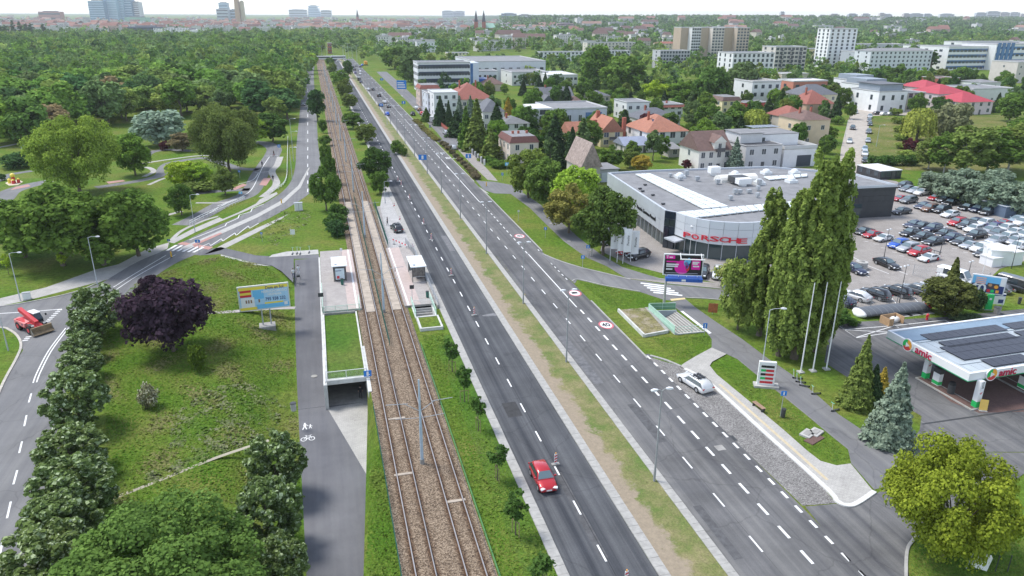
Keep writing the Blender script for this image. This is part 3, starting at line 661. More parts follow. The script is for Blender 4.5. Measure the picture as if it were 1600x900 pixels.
# underpass portal under the grass roof
tp = thing('underpass_portal', 'concrete underpass portal with dark opening under a grass roof', 'underpass', (XW, YP, -DEP))
Wp = XH-XW; yb = YL0-.8-YP
CW = mat('pale_concrete', (.56, .56, .53), .85, .15, 1.2)
rect(tp, 'fascia', -.1, Wp+.3, -.15, .25, DEP-.30, DEP+.25, CW)
rect(tp, 'side_wall', -.28, .12, -.9, 9, 0, DEP+.12, CW); rect(tp, 'side_wall', Wp-.12, Wp+.28, -3.6, 9, 0, DEP+.12, CW)
rect(tp, 'tunnel_floor', .13, Wp-.13, -.05, 9, -.1, .004, CONCD); rect(tp, 'tunnel_end', .13, Wp-.13, 8.8, 9.0, .01, DEP-.3, mat('shade_toned_concrete', (.06, .06, .06), .9, .2, 1))  # end wall coloured near black, so the tunnel's darkness is in its colour
rect(tp, 'tunnel_ceiling', .13, Wp-.13, .26, 9, DEP-.35, DEP-.2, CONCD)
rect(tp, 'retaining_wall', -.25, .0, 9.01, YE-YP, -.2, DEP+.14, CW)
struct(sheet('grass_roof', [(XW+.25, YP+.35), (XH-.2, YP+.35), (XH-.35, YL0-.9), (XW+.15, YL0-.9)], .03, LAWN, px=False))
for w_, x in (('roof_kerb', XW+.12), ('roof_kerb', XH-.1)): struct(MB().b2(x-.1, x+.1, YP+.3, YL0-.6, 0, .22).obj(w_, CW))
struct(MB().b2(XW, XH-.2, YL0-.85, YL0-.5, 0, .3).obj('roof_kerb', CONCD))
railing('railing', 'white barred railing above the dark underpass opening', (XW, YP+.05, .25), (XH, YP+.05, .25), .05, 1.05, 1, WHITE, True)
railing('railing', 'white handrail on the left side of the underpass ramp', (XW-.05, YP-.7, -.4), (XW-.05, YP+6, .1), .1, .9, 1, WHITE)
sg = thing('underpass_sign', 'small blue underpass sign on the right corner of the dark portal', 'sign', (XH+.05, YP-.4, 0))
MB().cyl((0, 0, -.3), (0, 0, 1.0), .03, .03, 6).obj('post', STEEL, sg); MB().b2(-.45, .45, -.06, -.02, .45, 1.2).obj('plate', BLUE, sg)
MB().b2(-.12, .12, -.085, -.07, .55, 1.1).box((.12, -.078, .7), (.3, .012, .08)).obj('pictogram', WHITE, sg)
# stairs down at the near end of the right platform, with planter
st = thing('underpass_stairs', 'concrete stairs with mint railings at the near end of the right platform', 'stairs', (XS0, YS0, 0))
wS, lS = XS1-XS0, YS1-YS0
for i in range(12):
    y1 = lS-i*lS/12; MB().b2(.02, wS-.02, y1-lS/12+.01, y1, -.25*i-.5, -.25*i-.22).obj('step', CONC, st)
for x in (-.2, wS): rect(st, 'side_wall', x, x+.2, 0, lS, -3, .12, CW)
rect(st, 'end_wall', 0, wS, -.2, 0, -3, .16, CW); rect(st, 'pit_floor', 0, wS, 0, lS, -3.3, -3.05, CONCD)
YPL0 = yrow(516, .4); pln = thing('planter', 'square concrete planter of rough grass below the right platform stairs', 'planter', (kx(.3525), YPL0, 0)); wq, lq = kx(.428)-kx(.3525), YS0-.3-YPL0
for a in ((0, wq, 0, .25), (0, wq, lq-.25, lq), (0, .25, .26, lq-.26), (wq-.25, wq, .26, lq-.26)): rect(pln, 'wall', *a, 0, .45, CW)
rect(pln, 'grass', .25, wq-.25, .26, lq-.26, .0, .38, GRASS)
railing('railing', 'mint railing on the track side of the platform stairs', (XS0-.1, YS0, 0), (XS0-.1, YS1+1, .2), .1, 1.15, 3)
railing('railing', 'mint railing on the road side of the platform stairs', (XS1+.1, YS0+.2, 0), (XS1+.1, YS1+2.2, .2), .1, 1.15, 3)
railing('railing', 'pale rails across the head of the platform stairs', (XS0, YS1-.2, 0), (XS1, YS1-.2, 0), .25, 1.1, 3, mat('cream_paint', (.68, .70, .66), .5, .05, 2))
wl = thing('platform_wall', 'low concrete wall with wire panels between the right platform and the road', 'wall', (kx(.4375), YR0-1.5, 0)); rect(wl, 'base', 0, .25, 0, YR1-YR0+1, 0, .55, CONCD)
for i in range(14): rect(wl, 'post', .08, .14, i*(YR1-YR0)/13, i*(YR1-YR0)/13+.06, .55, 1.5, STEEL)
for z in (.8, 1.1, 1.45): rect(wl, 'rail', .09, .13, 0, YR1-YR0, z, z+.035, STEEL)
# shelters
def shelter(label, px, py, rz, wd, dp, h, ad):
    c0 = G(px, py, PH); t_ = thing('tram_shelter', label, 'shelter', c0, rz, 'tram stop shelters')
    fr = mat('shelter_frame', (.05, .055, .06), .4, 0)
    for x in (0, wd):
        for y in (0, dp): MB().b2(x-.05, x+.05, y-.05, y+.05, 0, h).obj('post', fr, t_)
    rf = MB().b2(-.25, wd+.25, -.25, dp+.35, h, h+.14).obj('roof', mat('shelter_roof', (.70, .74, .75), .5, .08, 1.5), t_)
    for q in range(1, 5): MB().b2(-.25, wd+.25, dp*q/5-.02, dp*q/5+.02, h+.14, h+.17).obj('roof_rib', STEEL, rf)
    MB().b2(.2, .55, .3, .65, h+.14, h+.26).obj('roof_vent', STEEL, rf)
    gm = mat('shelter_glass', (.16, .20, .21), .1, 0, spec=.8)
    back = 0 if ad == 'L' else wd
    for q in range(3): MB().b2(back-.015, back+.015, dp*q/3+.06, dp*(q+1)/3-.06, .2, h-.1).obj('glass_panel', gm, t_)
    MB().b2(.06, wd-.06, dp-.015, dp+.015, .2, h-.1).obj('glass_panel', gm, t_)
    MB().b2(wd*.3, wd*.7, dp*.25, dp*.85, .42, .48).b2(wd*.45, wd*.55, dp*.4, dp*.5, 0, .42).obj('bench', mat('bench_wood', (.22, .13, .07), .7, .2, 5), t_)
    if ad == 'L':
        f_ = MB().b2(.1, wd-.1, -.12, .1, .15, h-.1).obj('poster_case', fr, t_)
        pz = MB().b2(.25, wd-.25, -.14, -.121, .35, h-.3).obj('poster', mat('poster_paper', (.62, .72, .76), .4, .12, 2.5, coord='obj'), f_)
        MB().b2(.45, .85, -.155, -.142, .5, .95).obj('poster_print', RED, pz); MB().b2(.3, 1.2, -.155, -.142, 1.75, 1.85).obj('poster_print', NAVY, pz)
    else:
        f_ = MB().b2(.05, wd-.05, -.03, .03, .9, h-.15).obj('side_panel', mat('etched_panel', (.14, .13, .12), .3, .6, 4, coord='obj'), t_)
        MB().b2(.02, wd-.02, -.04, .04, .82, .9).obj('side_rail', STEEL, f_)
    return t_
shelter('flat roofed shelter with a lit poster case on the left tram platform', 522.5, 440, 0, 1.9, 4.4, 2.5, 'L')
shelter('grey framed shelter without poster on the right platform beside the road', 645, 441, 0, 2.0, 5.2, 2.5, 'R')
def bin_(label, px, py, z=0, m=DKGREEN, h=1.0, r=.24):
    t_ = thing('litter_bin', label, 'bin', G(px, py, z), 0, 'litter bins')
    MB().cyl((0, 0, .08), (0, 0, h), r*.9, r, 12).obj('body', m, t_); MB().cyl((0, 0, h), (0, 0, h+.06), r*1.08, r*1.0, 12).cyl((0, 0, h+.06), (0, 0, h+.08), r*.6, r*.55, 10).obj('rim', DARKM, t_); MB().cyl((0, 0, 0), (0, 0, .08), r*.6, r*.6, 10).obj('foot', DARKM, t_)
bin_('dark green bin beside the poster shelter on the left platform', 535, 445, PH); bin_('dark bin by the wall near the right platform stairs', 668, 465, PH)
bin_('pale concrete bin on the grass beside the asphalt footpath', 459, 642, -.6, CONC, .95, .32); bin_('black bin at the bus stop post on the grass', 1223, 652, 0, DARKM)
def boxsign(name, label, px, py, h, w_, hh, m, z=0, rz=0, post=STEEL, r=.035, extra=None, cat='sign', group=None):
    t_ = thing(name, label, cat, G(px, py, z), rz, group)
    MB().cyl((0, 0, 0), (0, 0, h), r, r, 8).obj('post', post, t_)
    pl = MB().b2(-w_/2, w_/2, -.07, -.035, h-hh, h).obj('plate', m, t_)
    if extra: extra(t_, pl, h, w_, hh)
    return t_
boxsign('stop_board', 'dark stop board at the path side of the left platform', 503.5, 487, 2.9, .75, .6, DARKM, .3)
boxsign('stop_board', 'dark stop board at the near end of the right platform', 644.5, 474, 2.9, .65, .6, DARKM, .3)
boxsign('ticket_machine', 'small white ticket box near the back of the left platform', 534, 404, 1.9, .4, .55, WHITE, .3, cat='machine')
# ============================================================ TREES
NR = np.random.default_rng(3)
BARK = mat('bark', (.13, .105, .08), .95, .3, 3, coord='obj'); BARKP = mat('pale_bark', (.42, .40, .36), .9, .35, 2, coord='obj')
def unit(a): return a/np.maximum(1e-6, np.linalg.norm(a, axis=1, keepdims=True))
def leaf_quads(pos, nrm, size, jitter=.35, aspect=1.0, rng=NR):
    """many small bent leaf faces: pos (n,3), nrm (n,3), size (n,) -> verts, quads"""
    n = len(pos); nrm = unit(nrm); t = unit(np.cross(nrm, rng.normal(size=(n, 3)))); b = np.cross(nrm, t)
    s = (size*(1+rng.uniform(-jitter, jitter, n)))[:, None]*.5
    v = np.stack([pos-t*s*aspect-b*s*.55, pos+t*s*.3-b*s, pos+t*s*aspect+b*s*.5-nrm*s*.35, pos-t*s*.35+b*s], 1)
    return v.reshape(-1, 3)
def quad_mesh(name, v, m, rn=None, tint=None):
    nq = len(v)//4; me = bpy.data.meshes.new(name); me.vertices.add(nq*4); me.vertices.foreach_set('co', v.astype(np.float32).ravel())
    me.loops.add(nq*4); me.loops.foreach_set('vertex_index', np.arange(nq*4, dtype=np.int32))
    me.polygons.add(nq); me.polygons.foreach_set('loop_start', np.arange(0, nq*4, 4, dtype=np.int32)); me.polygons.foreach_set('loop_total', np.full(nq, 4, dtype=np.int32))
    me.update(); me.materials.append(m)
    a = me.attributes.new('rnd', 'FLOAT', 'FACE'); a.data.foreach_set('value', (NR.random(nq) if rn is None else rn).astype(np.float32))
    if tint is not None:
        a = me.attributes.new('tint', 'FLOAT_COLOR', 'FACE'); a.data.foreach_set('color', np.hstack([tint, np.ones((nq, 1))]).astype(np.float32).ravel())
    return me
def lobes_crown(h0, h1, rad, nl, nq, ls, shape='round', lobe=.34, seed=0, up=.35, flat=1.0, inner=.25):
    """leaf faces over many overlapping clumps that fill a crown from height h0 to h1"""
    rng = np.random.default_rng(seed); hc = (h0+h1)/2; hh = (h1-h0)/2
    c = []; tries = 0
    while len(c) < nl:
        tries += 1
        p = rng.uniform(-1, 1, 3); z = p[2]
        if shape == 'round': lim = math.sqrt(max(0, 1-z*z))
        elif shape == 'oval': lim = math.sqrt(max(0, 1-z*z))*(1-.25*z)
        elif shape == 'dome': lim = math.sqrt(max(0, 1-max(0, z)**2))*(1 if z > -.3 else 1-(-.3-z)*.8)
        elif shape == 'column': lim = min(1, (1-z)*.85)**.6*(.66+.34*min(1, (z+1)*1.3))
        elif shape == 'cone': lim = (1-z)/2
        r_ = math.hypot(p[0], p[1])
        if r_ > lim: continue
        if shape in ('round', 'oval', 'dome') and (r_/max(lim, .01))**2+z*z*.6 < rng.uniform(0, .55) and tries < nl*60: continue
        lr = lobe*rng.uniform(.6, 1.25)
        c.append((p[0]*rad*(1-lobe*.55), p[1]*rad*(1-lobe*.55), hc+z*hh*(1-lobe*.5), lr*rad))
    c = np.array(c); w_ = c[:, 3]**2; idx = rng.choice(len(c), nq, p=w_/w_.sum())
    d = unit(rng.normal(size=(nq, 3))); d[:, 2] = np.where(rng.random(nq) < .62, np.abs(d[:, 2]), d[:, 2])
    rr_ = 1-inner*rng.random(nq)**1.5; rough = 1+.12*rng.normal(size=nq)
    pos = c[idx, :3]+d*(c[idx, 3]*rr_*rough)[:, None]*np.array([1, 1, flat])
    nrm = d*.9+rng.normal(size=(nq, 3))*.45+np.array([0, 0, up])
    v = leaf_quads(pos, nrm, np.full(nq, ls), rng=rng)
    lobrnd = rng.random(len(c)); rn = np.clip(.55*rng.random(nq)+.45*lobrnd[idx], 0, 1)
    return v, rn, c
def trunk_mesh(h, r_, top, limbs, seed, m=BARK, lean=0):
    rng = random.Random(seed); mb = MB(); pts = [(0, 0, -.1)]
    for i in range(1, 6): pts.append((rng.uniform(-1, 1)*r_*.5+lean*h*i/5, rng.uniform(-1, 1)*r_*.5, h*i/5))
    rad = [r_*1.35, r_, r_*.85, r_*.7, r_*.5, r_*.3]
    for i in range(5): mb.cyl(pts[i], pts[i+1], rad[i], rad[i+1], 7, cap=False)
    for lx, ly, lz in limbs:
        k = rng.choice((2, 3, 3, 4)); mid = [(pts[k][q]+(lx, ly, lz)[q])/2+rng.uniform(-.2, .2) for q in range(3)]
        mb.cyl(pts[k], mid, r_*.38, r_*.22, 5, cap=False); mb.cyl(mid, (lx, ly, lz), r_*.22, r_*.07, 5, cap=False)
    return mb.mesh('trunk', m)
PROTO = {}
def proto(kind, H, W, nl, nq, ls, shape='round', base=.18, lobe=.34, n=2, tr=.02, bark=None, flat=1.0, up=.35, extra=None, inner=.25):
    out = []
    for i in range(n):
        v, rn, c = lobes_crown(H*base, H, W/2, nl, nq, ls, shape, lobe, hash(kind) % 1 + 11*i+len(kind)*7+int(H*10), up, flat, inner)
        limbs = [tuple(c[j, :3]) for j in range(0, len(c), max(1, len(c)//9))]
        if extra: v, rn = extra(v, rn, i)
        out.append((quad_mesh('crown', v, LEAF, rn), trunk_mesh(H*(base+.45), H*tr, H, limbs, i, bark or BARK)))
    PROTO[kind] = (H, W, out)
TIP = .24
def tips(v, rn, i):
    c = v.reshape(-1, 4, 3).mean(1); rg = np.random.default_rng(i); k = (rg.random(len(c)) < TIP) & (c[:, 2] > c[:, 2].max()*.2); rn = rn.copy(); rn[k] = rg.uniform(1.6, 3.0, k.sum()); return v, rn
proto('linden', 7, 6, 170, 8000, .30, 'round', .04, .135, 3, .018, extra=tips)
proto('plum', 7.5, 8.5, 60, 8000, .36, 'round', .16, .26, 1, .02)
proto('maple_big', 13, 17, 150, 42000, .29, 'dome', .14, .17, 2, .022)
proto('maple', 11, 10, 90, 9500, .42, 'dome', .10, .20, 3, .02)
proto('broad', 13, 11, 46, 3000, .85, 'dome', .16, .30, 4, .02)
proto('loose', 14, 10, 38, 2300, .85, 'round', .22, .27, 3, .02)
proto('far', 13, 11, 26, 750, 1.5, 'dome', .12, .34, 4, .02)
proto('poplar', 24, 8, 420, 30000, .42, 'column', .02, .125, 2, .018, flat=2.1)
proto('poplar_far', 20, 5, 34, 900, 1.0, 'column', .04, .30, 2, .018)
proto('young', 4.2, 1.9, 16, 520, .26, 'oval', .38, .34, 3, .012)
proto('bush', 2.5, 3.4, 26, 1500, .28, 'dome', .0, .34, 3, .02)
TIP = .5; proto('flowers', 2.5, 3.4, 30, 1500, .22, 'dome', .0, .3, 1, .02, extra=tips)
proto('silver', 6, 6.5, 46, 3600, .42, 'dome', .02, .26, 2, .02)
proto('birch', 15, 9, 60, 4200, .55, 'dome', .12, .24, 2, .011, BARKP)
proto('sapling', 3.0, 1.8, 10, 260, .28, 'round', .4, .38, 1, .014)
def conifer(kind, H, W, tiers, nq, ls, n=2, droop=.25, ragged=.25):
    out = []
    for i in range(n):
        rng = np.random.default_rng(i*5+int(H*7)+int(W*13)); per = nq//tiers; P_, N_ = [], []
        for t in range(tiers):
            u = t/(tiers-1); z = H*(.06+.92*u); r_ = W/2*(1-u)**.85+.06; nb = max(4, int(11*(1-u)+4)); k = int(per*(1.7*(1-u)+.25))
            a = rng.integers(0, nb, k)*2*math.pi/nb+rng.normal(0, .14, k)+t*1.7; br = rng.uniform(1-ragged, 1+ragged*.6, nb)
            rr_ = r_*np.sqrt(rng.uniform(.05, 1, k))*br[(np.round((a-t*1.7)/(2*math.pi/nb)).astype(int)) % nb]
            zz = z-rr_*droop+rng.normal(0, H/tiers*.22, k)
            P_.append(np.stack([np.cos(a)*rr_, np.sin(a)*rr_, zz], 1)); N_.append(np.stack([np.cos(a)*.6, np.sin(a)*.6, np.full(k, .8)], 1)+rng.normal(size=(k, 3))*.35)
        pos = np.concatenate(P_); nr = np.concatenate(N_); v = leaf_quads(pos, nr, np.full(len(pos), ls), .4, 1.3, rng)
        out.append((quad_mesh('crown', v, LEAF), MB().cyl((0, 0, -.1), (0, 0, H*.95), H*.018, .02, 6).mesh('trunk', BARK)))
    PROTO[kind] = (H, W, out)
conifer('spruce', 12, 6, 20, 3600, .55); conifer('spruce_near', 9, 6.2, 24, 13000, .30, 2, .3, .3); conifer('thuja', 6, 3.4, 20, 7000, .26, 1, -.25, .25)
conifer('pine', 11, 7, 13, 2600, .7, 2, .05, .4)
def willow_extra():
    out = []
    for i in range(1):
        rng = np.random.default_rng(77); P_, N_ = [], []
        for s in range(260):
            a = rng.uniform(0, 6.28); r_ = 4.2*math.sqrt(rng.uniform(.1, 1)); z0 = 7.6*(1-.28*(r_/4.2)**2)+rng.uniform(-.6, .6); ln = rng.uniform(2.2, 5.8); k = 22
            u = rng.random(k); x = math.cos(a)*(r_+.5*u); y = math.sin(a)*(r_+.5*u)
            P_.append(np.stack([x+rng.normal(0, .12, k), y+rng.normal(0, .12, k), np.maximum(.4, z0-ln*u)], 1)); N_.append(np.tile([math.cos(a), math.sin(a), .35], (k, 1))+rng.normal(size=(k, 3))*.3)
        pos = np.concatenate(P_); v = leaf_quads(pos, np.concatenate(N_), np.full(len(pos), .5), .3, 1.0, rng)
        out.append((quad_mesh('crown', v, LEAF), trunk_mesh(5.5, .3, 8, [(2, 1, 6.5), (-2, 0, 6.5), (0, -2, 6.5)], 5)))
    PROTO['willow'] = (8, 9, out)
willow_extra()
# colours are leaf reflectances
GR = dict(dark=(.035, .075, .022), deep=(.028, .062, .026), mid=(.055, .105, .026), fresh=(.078, .145, .030), bright=(.13, .22, .035), yellow=(.20, .21, .030), olive=(.078, .118, .036), brown=(.13, .105, .055),
          purple=(.030, .019, .027), silver=(.125, .18, .16), blue=(.10, .145, .13), linden=(.054, .088, .034), gold=(.22, .17, .03), conif=(.028, .055, .028), lime=(.16, .24, .03), maroon=(.06, .018, .022), pop=(.092, .138, .040), hazy=(.06, .10, .045))
TREES = []; LB = 2.0
def tree_at(b, H, W, kind, col, label, name='tree', group=None, vary=.1, cat='tree', var=None, bush=False):
    h0, w0, ms_ = PROTO[kind]; k = rnd.randrange(len(ms_)) if var is None else var % len(ms_)
    t_ = thing(name, label, cat, b, rnd.uniform(0, 6.28), group)
    t_.scale = (W/w0, W/w0, H/h0)
    c0 = GR[col] if isinstance(col, str) else col; c0 = (c0[0]*LB*1.2, c0[1]*LB*1.05, c0[2]*LB*.85) if c0[1] > c0[0] else tuple(q*LB for q in c0); f = 1+rnd.uniform(-vary, vary); g_ = 1+rnd.uniform(-vary, vary)*.6
    c0 = tuple(max(0, q) for q in (c0[0]*f*g_, c0[1]*f, c0[2]*f))
    link('foliage' if bush else 'crown', ms_[k][0], t_, color=c0); link('stems' if bush else 'trunk', ms_[k][1], t_)
    TREES.append((b[0], b[1], W)); return t_
def tree(px, py, top, wpx, kind, col, label, name='tree', group=None, vary=.06, cat='tree', var=None, bush=False):
    bx = px; H = 3.0
    for _ in range(5):
        b = GG(bx, py) if px < 480 else G(bx, py); W = wpx/ppm(b+Vector((0, 0, H*.5))); aw = Vector((b.x, b.y, 0)).normalized()*W*.42
        lo, hi = .3, min(60.0, max(1.0, ((b-Vector((0, 0, CAMH))).dot(FW)-8)/sT))
        for _k in range(22):
            m = (lo+hi)/2
            if min(P(b+aw*math.cos(t0)+Vector((0, 0, m*(.55+.45*math.sin(t0)))))[1] for t0 in (0, .4, .8, 1.2, 1.57)) > top: lo = m
            else: hi = m
        H = max(lo, W*.25); bx += px-P((b.x, b.y, b.z+H*.55))[0]
    return tree_at(b, H, W, kind, col, label, name, group, vary, cat, var, bush)
g1 = 'round lindens along the park road'
LN = [(152, 521, 444, 82, 'largest linden at the far end of the park road row, beside the purple tree'), (137, 536, 481, 62, 'second linden from the far end of the park road row'), (128, 562, 517, 60, 'third linden from the far end of the park road row'),
      (124, 592, 546, 70, 'fourth linden from the far end of the park road row, half hidden by the next'), (116, 668, 573, 100, 'full round linden in the middle of the park road row, clear on its meadow side'),
      (110, 742, 662, 108, 'linden just above the end of the trodden path by the park road'), (110, 812, 713, 134, 'linden where the trodden path meets the park road'), (92, 862, 770, 120, 'linden left of the big bright maple by the road dashes'), (66, 930, 822, 138, 'nearest linden in the bottom left corner of the park road row')]
for i, (a, b_, c_, d, lb) in enumerate(LN): tree(a, b_, c_, d, 'linden', 'linden', lb, 'linden_tree', g1, var=i)
for i, (a, b_, c_, d, lb) in enumerate([(428, 772, 674, 98, 'linden beside the asphalt footpath, farthest of three'), (418, 852, 745, 108, 'linden beside the asphalt footpath, middle of three'), (436, 925, 833, 90, 'linden beside the asphalt footpath, nearest of three at the bottom edge')]):
    tree(a, b_, c_, d, 'linden', 'linden', lb, 'linden_tree', 'lindens beside the footpath', var=i)
tree(261, 549, 437, 132, 'plum', 'purple', 'wide dark purple leaved tree standing in the meadow', 'purple_tree', var=0)
tree(236, 478, 430, 46, 'maple', 'purple', 'smaller purple tree directly behind the wide purple one', 'purple_tree')
tree(238, 990, 792, 335, 'maple_big', (.055, .105, .030), 'big bright green maple filling the bottom left corner', 'maple_tree', var=0)
tree(1496, 872, 698, 204, 'maple_big', (.100, .138, .020), 'large yellowing maple on the kerbed island at the lower right', 'maple_tree', var=0).rotation_euler.z = 1.0
for a, b_, c_, d, lb in [(28, 402, 308, 120, 'leftmost maple of the dense clump left of the crossing'), (85, 415, 290, 150, 'maple second from the left in the dense clump'), (150, 414, 294, 140, 'maple in the middle of the dense clump by the lamp post'), (207, 400, 297, 116, 'rightmost maple of the dense clump beside the crossing')]:
    tree(a, b_, c_, d, 'maple', (.062, .115, .028), lb, 'maple_tree', 'dense clump of maples left of the crossing')
tree(112, 303, 186, 138, 'maple_big', (.105, .165, .035), 'broad light green tree in the traffic garden behind the maple clump', 'broadleaf_tree', var=0)
tree(206, 274, 209, 60, 'maple', 'fresh', 'bright green round tree right of the broad light green one', 'broadleaf_tree')
tree(352, 269, 166, 112, 'maple_big', (.07, .105, .035), 'spreading tree with visible trunk in the middle of the traffic garden', 'broadleaf_tree', var=1)
tree(256, 226, 172, 88, 'silver', 'silver', 'silver grey willow at the edge of the wood', 'silver_willow')
tree(283, 292, 250, 52, 'maple', 'lime', 'yellow green low tree on the left of a pair in the traffic garden', 'broadleaf_tree'); tree(312, 290, 253, 44, 'maple', 'bright', 'yellow green low tree on the right of a pair in the traffic garden', 'broadleaf_tree')
tree(280, 336, 288, 46, 'maple', 'mid', 'small round dark tree beside the bent lamp in the traffic garden', 'broadleaf_tree'); tree(349, 305, 263, 44, 'maple', 'olive', 'small round olive tree by the red surfaced lane', 'broadleaf_tree')
tree(394, 225, 182, 60, 'maple', 'bright', 'bright green tree behind the spreading tree', 'broadleaf_tree'); tree(424, 222, 178, 54, 'broad', 'dark', 'dark tree at the bend of the traffic garden lane', 'broadleaf_tree')
tree(283, 236, 207, 44, 'maple', 'brown', 'brownish small tree near the dark red shrub', 'broadleaf_tree')
for a, b_, c_, d, cl, lb in [(256, 235, 221, 16, 'maroon', 'dark red round shrub beside the traffic garden lane'), (22, 262, 240, 54, 'deep', 'wide dark shrub on the lawn at the left edge'), (47, 237, 222, 26, 'blue', 'pale grey green shrub beside the light path'), (310, 298, 283, 60, 'olive', 'low hedge bed under the yellow green pair'), (3, 282, 272, 12, 'deep', 'small dark shrub at the left edge')]:
    tree(a, b_, c_, d, 'bush', cl, lb, 'shrub', cat='shrub', bush=True)
# between park road and tram
for a, b_, c_, d, cl, kd, lb in [(507, 329, 262, 48, 'mid', 'maple', 'tall bushy shrub between park road and tram line'), (528, 345, 318, 32, 'dark', 'bush', 'rear dark bush beside the tram line above the mown lawn'), (524, 358, 334, 36, 'dark', 'bush', 'middle dark bush beside the tram line'), (526, 369, 342, 36, 'deep', 'bush', 'front dark bush beside the tram line'), (509, 268, 222, 20, 'mid', 'maple', 'tall hedge clump beside the tram line near the road bend'), (514, 288, 240, 24, 'mid', 'maple', 'hedge clump beside the tram line just above the tall shrub'), (521, 312, 270, 24, 'mid', 'maple', 'hedge clump touching the left rail side')]:
    tree(a, b_, c_, d, kd, cl, lb, 'shrub', 'shrubs left of the tram line', cat='shrub', bush=True)
for a, b_, c_, d, cl, lb in [(494, 189, 139, 30, 'deep', 'dark tree between park road and tram, largest of four'), (504, 208, 187, 14, 'mid', 'thin tree between park road and tram'), (508, 228, 212, 22, 'mid', 'small tree at the end of the hedge by the tram'), (486, 110, 84, 25, 'bright', 'bright green tree at the far end of the park road')]:
    tree(a, b_, c_, d, 'broad', cl, lb, 'broadleaf_tree')
# row right of the tram
RW = [(515, 104, 90, 14), (518, 117, 98, 16), (530, 136, 110, 30), (538, 154, 124, 26), (545, 172, 146, 26), (551, 201, 175, 34), (571, 224, 192, 38), (585, 285, 230, 52), (593, 303, 266, 34)]
for i, (a, b_, c_, d) in enumerate(RW):
    tree(a, b_, c_, d, 'maple' if i > 4 else 'broad', ['mid', 'olive', 'fresh', 'olive', 'olive', 'mid', 'olive', 'dark', 'mid'][i], ['farthest small tree', 'second small tree from the junction', 'bushy bright tree', 'slim olive tree', 'round olive tree', 'dense green tree', 'olive tree', 'largest dark tree', 'small nearest tree'][i]+' in the row between tram and carriageway', 'broadleaf_tree', 'row of trees between tram and carriageway')
for a, b_, c_, d, lb in [(622, 241, 220, 24, 'green bush on the far median'), (631, 244, 231, 12, 'small green bush at the near end of the median planting')]: tree(a, b_, c_, d, 'bush', 'mid', lb, 'shrub', cat='shrub', bush=True)
tree(543, 122, 94, 17, 'broad', 'dark', 'lone dark tree at the far tip of the median', 'broadleaf_tree')
STK = mat('stake_wood', (.30, .22, .13), .9, .15, 4)
YT = [(706, 581, 524), (725, 628, 566), (747, 673, 618), (777, 751, 684), (806, 836, 760), (848, 925, 862)]
for i, (a, b_, c_) in enumerate(YT):
    t_ = tree(a, b_, c_, 27+(i > 2)*7+(i > 3)*6, 'young', 'dark', ['smallest and farthest', 'second', 'third', 'fourth', 'fifth', 'nearest and lowest'][i]+' young staked street tree on the verge left of the carriageway', 'young_tree', 'young staked street trees', var=i)
    sk = t_.scale
    for q in (-1, 1): MB().cyl((q*.45/sk[0], 0, 0), (q*.45/sk[0], 0, 1.5/sk[2]), .035, .03, 6).obj('stake', STK, t_)
    MB().cyl((-.45/sk[0], 0, 1.4/sk[2]), (.45/sk[0], 0, 1.4/sk[2]), .03, .03, 5).obj('tie', STK, t_)
for a, b_, c_, lb in [(97, 421, 396, 'thin bright sapling with stakes in front of the maple clump'), (10, 430, 398, 'thin bright sapling at the left edge')]: tree(a, b_, c_, 16, 'sapling', 'lime', lb, 'sapling')
# right side
for a, b_, c_, d, cl, lb in [(826, 309, 230, 74, (.085, .125, .032), 'leftmost maple of the avenue left of the car dealer'), (852, 325, 246, 66, (.065, .11, .03), 'second maple of the avenue left of the car dealer'), (900, 345, 258, 84, 'bright', 'brightest green maple in the middle of the avenue by the car dealer'), (890, 364, 290, 82, (.11, .12, .04), 'brownish maple of the avenue by the car dealer'), (945, 398, 293, 98, (.05, .085, .026), 'large dark maple at the dealer end of the avenue by the white flags')]:
    tree(a, b_, c_, d, 'maple', cl, lb, 'maple_tree', 'maple avenue beside the car dealer')
for a, b_, c_, d, lb in [(1268, 560, 218, 98, 'tallest poplar in front of the car dealer, nearest the flagpoles'), (1299, 548, 208, 82, 'rear tall poplar showing its tip right of the tallest one'), (1238, 556, 276, 70, 'middle poplar with broad base beside the pavement'), (1203, 524, 278, 70, 'left poplar hiding the end of the red lettering')]:
    tree(a, b_, c_, d, 'poplar', 'pop', lb, 'poplar_tree', 'tall poplars in front of the car dealer')
tree(1160, 515, 400, 70, 'maple', (.10, .15, .045), 'bushy pale tree at the left foot of the poplars', 'broadleaf_tree'); tree(1140, 450, 410, 44, 'bush', (.15, .19, .07), 'pale shrub beside the parked white car', 'shrub', cat='shrub', bush=True)
tree(1349, 634, 524, 60, 'spruce_near', 'olive', 'green conifer left of the blue spruce by the forecourt', 'conifer_tree'); tree(1366, 634, 570, 34, 'thuja', 'conif', 'dark narrow conifer behind the golden one', 'conifer_tree')
tree(1379, 628, 574, 30, 'thuja', 'gold', 'golden conifer between the green conifer and the blue spruce', 'conifer_tree'); tree(1402, 690, 566, 84, 'spruce_near', 'blue', 'blue spruce at the corner of the petrol station', 'blue_spruce')
tree(1483, 492, 432, 84, 'maple', (.06, .075, .028), 'wide dark evergreen mass beside the fuel discount billboard', 'conifer_tree'); tree(1488, 488, 403, 40, 'thuja', (.06, .08, .03), 'pointed conifer rising from the evergreen mass', 'conifer_tree')
tree(1529, 484, 452, 28, 'bush', 'conif', 'round dark evergreen below the discount billboard', 'shrub', cat='shrub', bush=True)
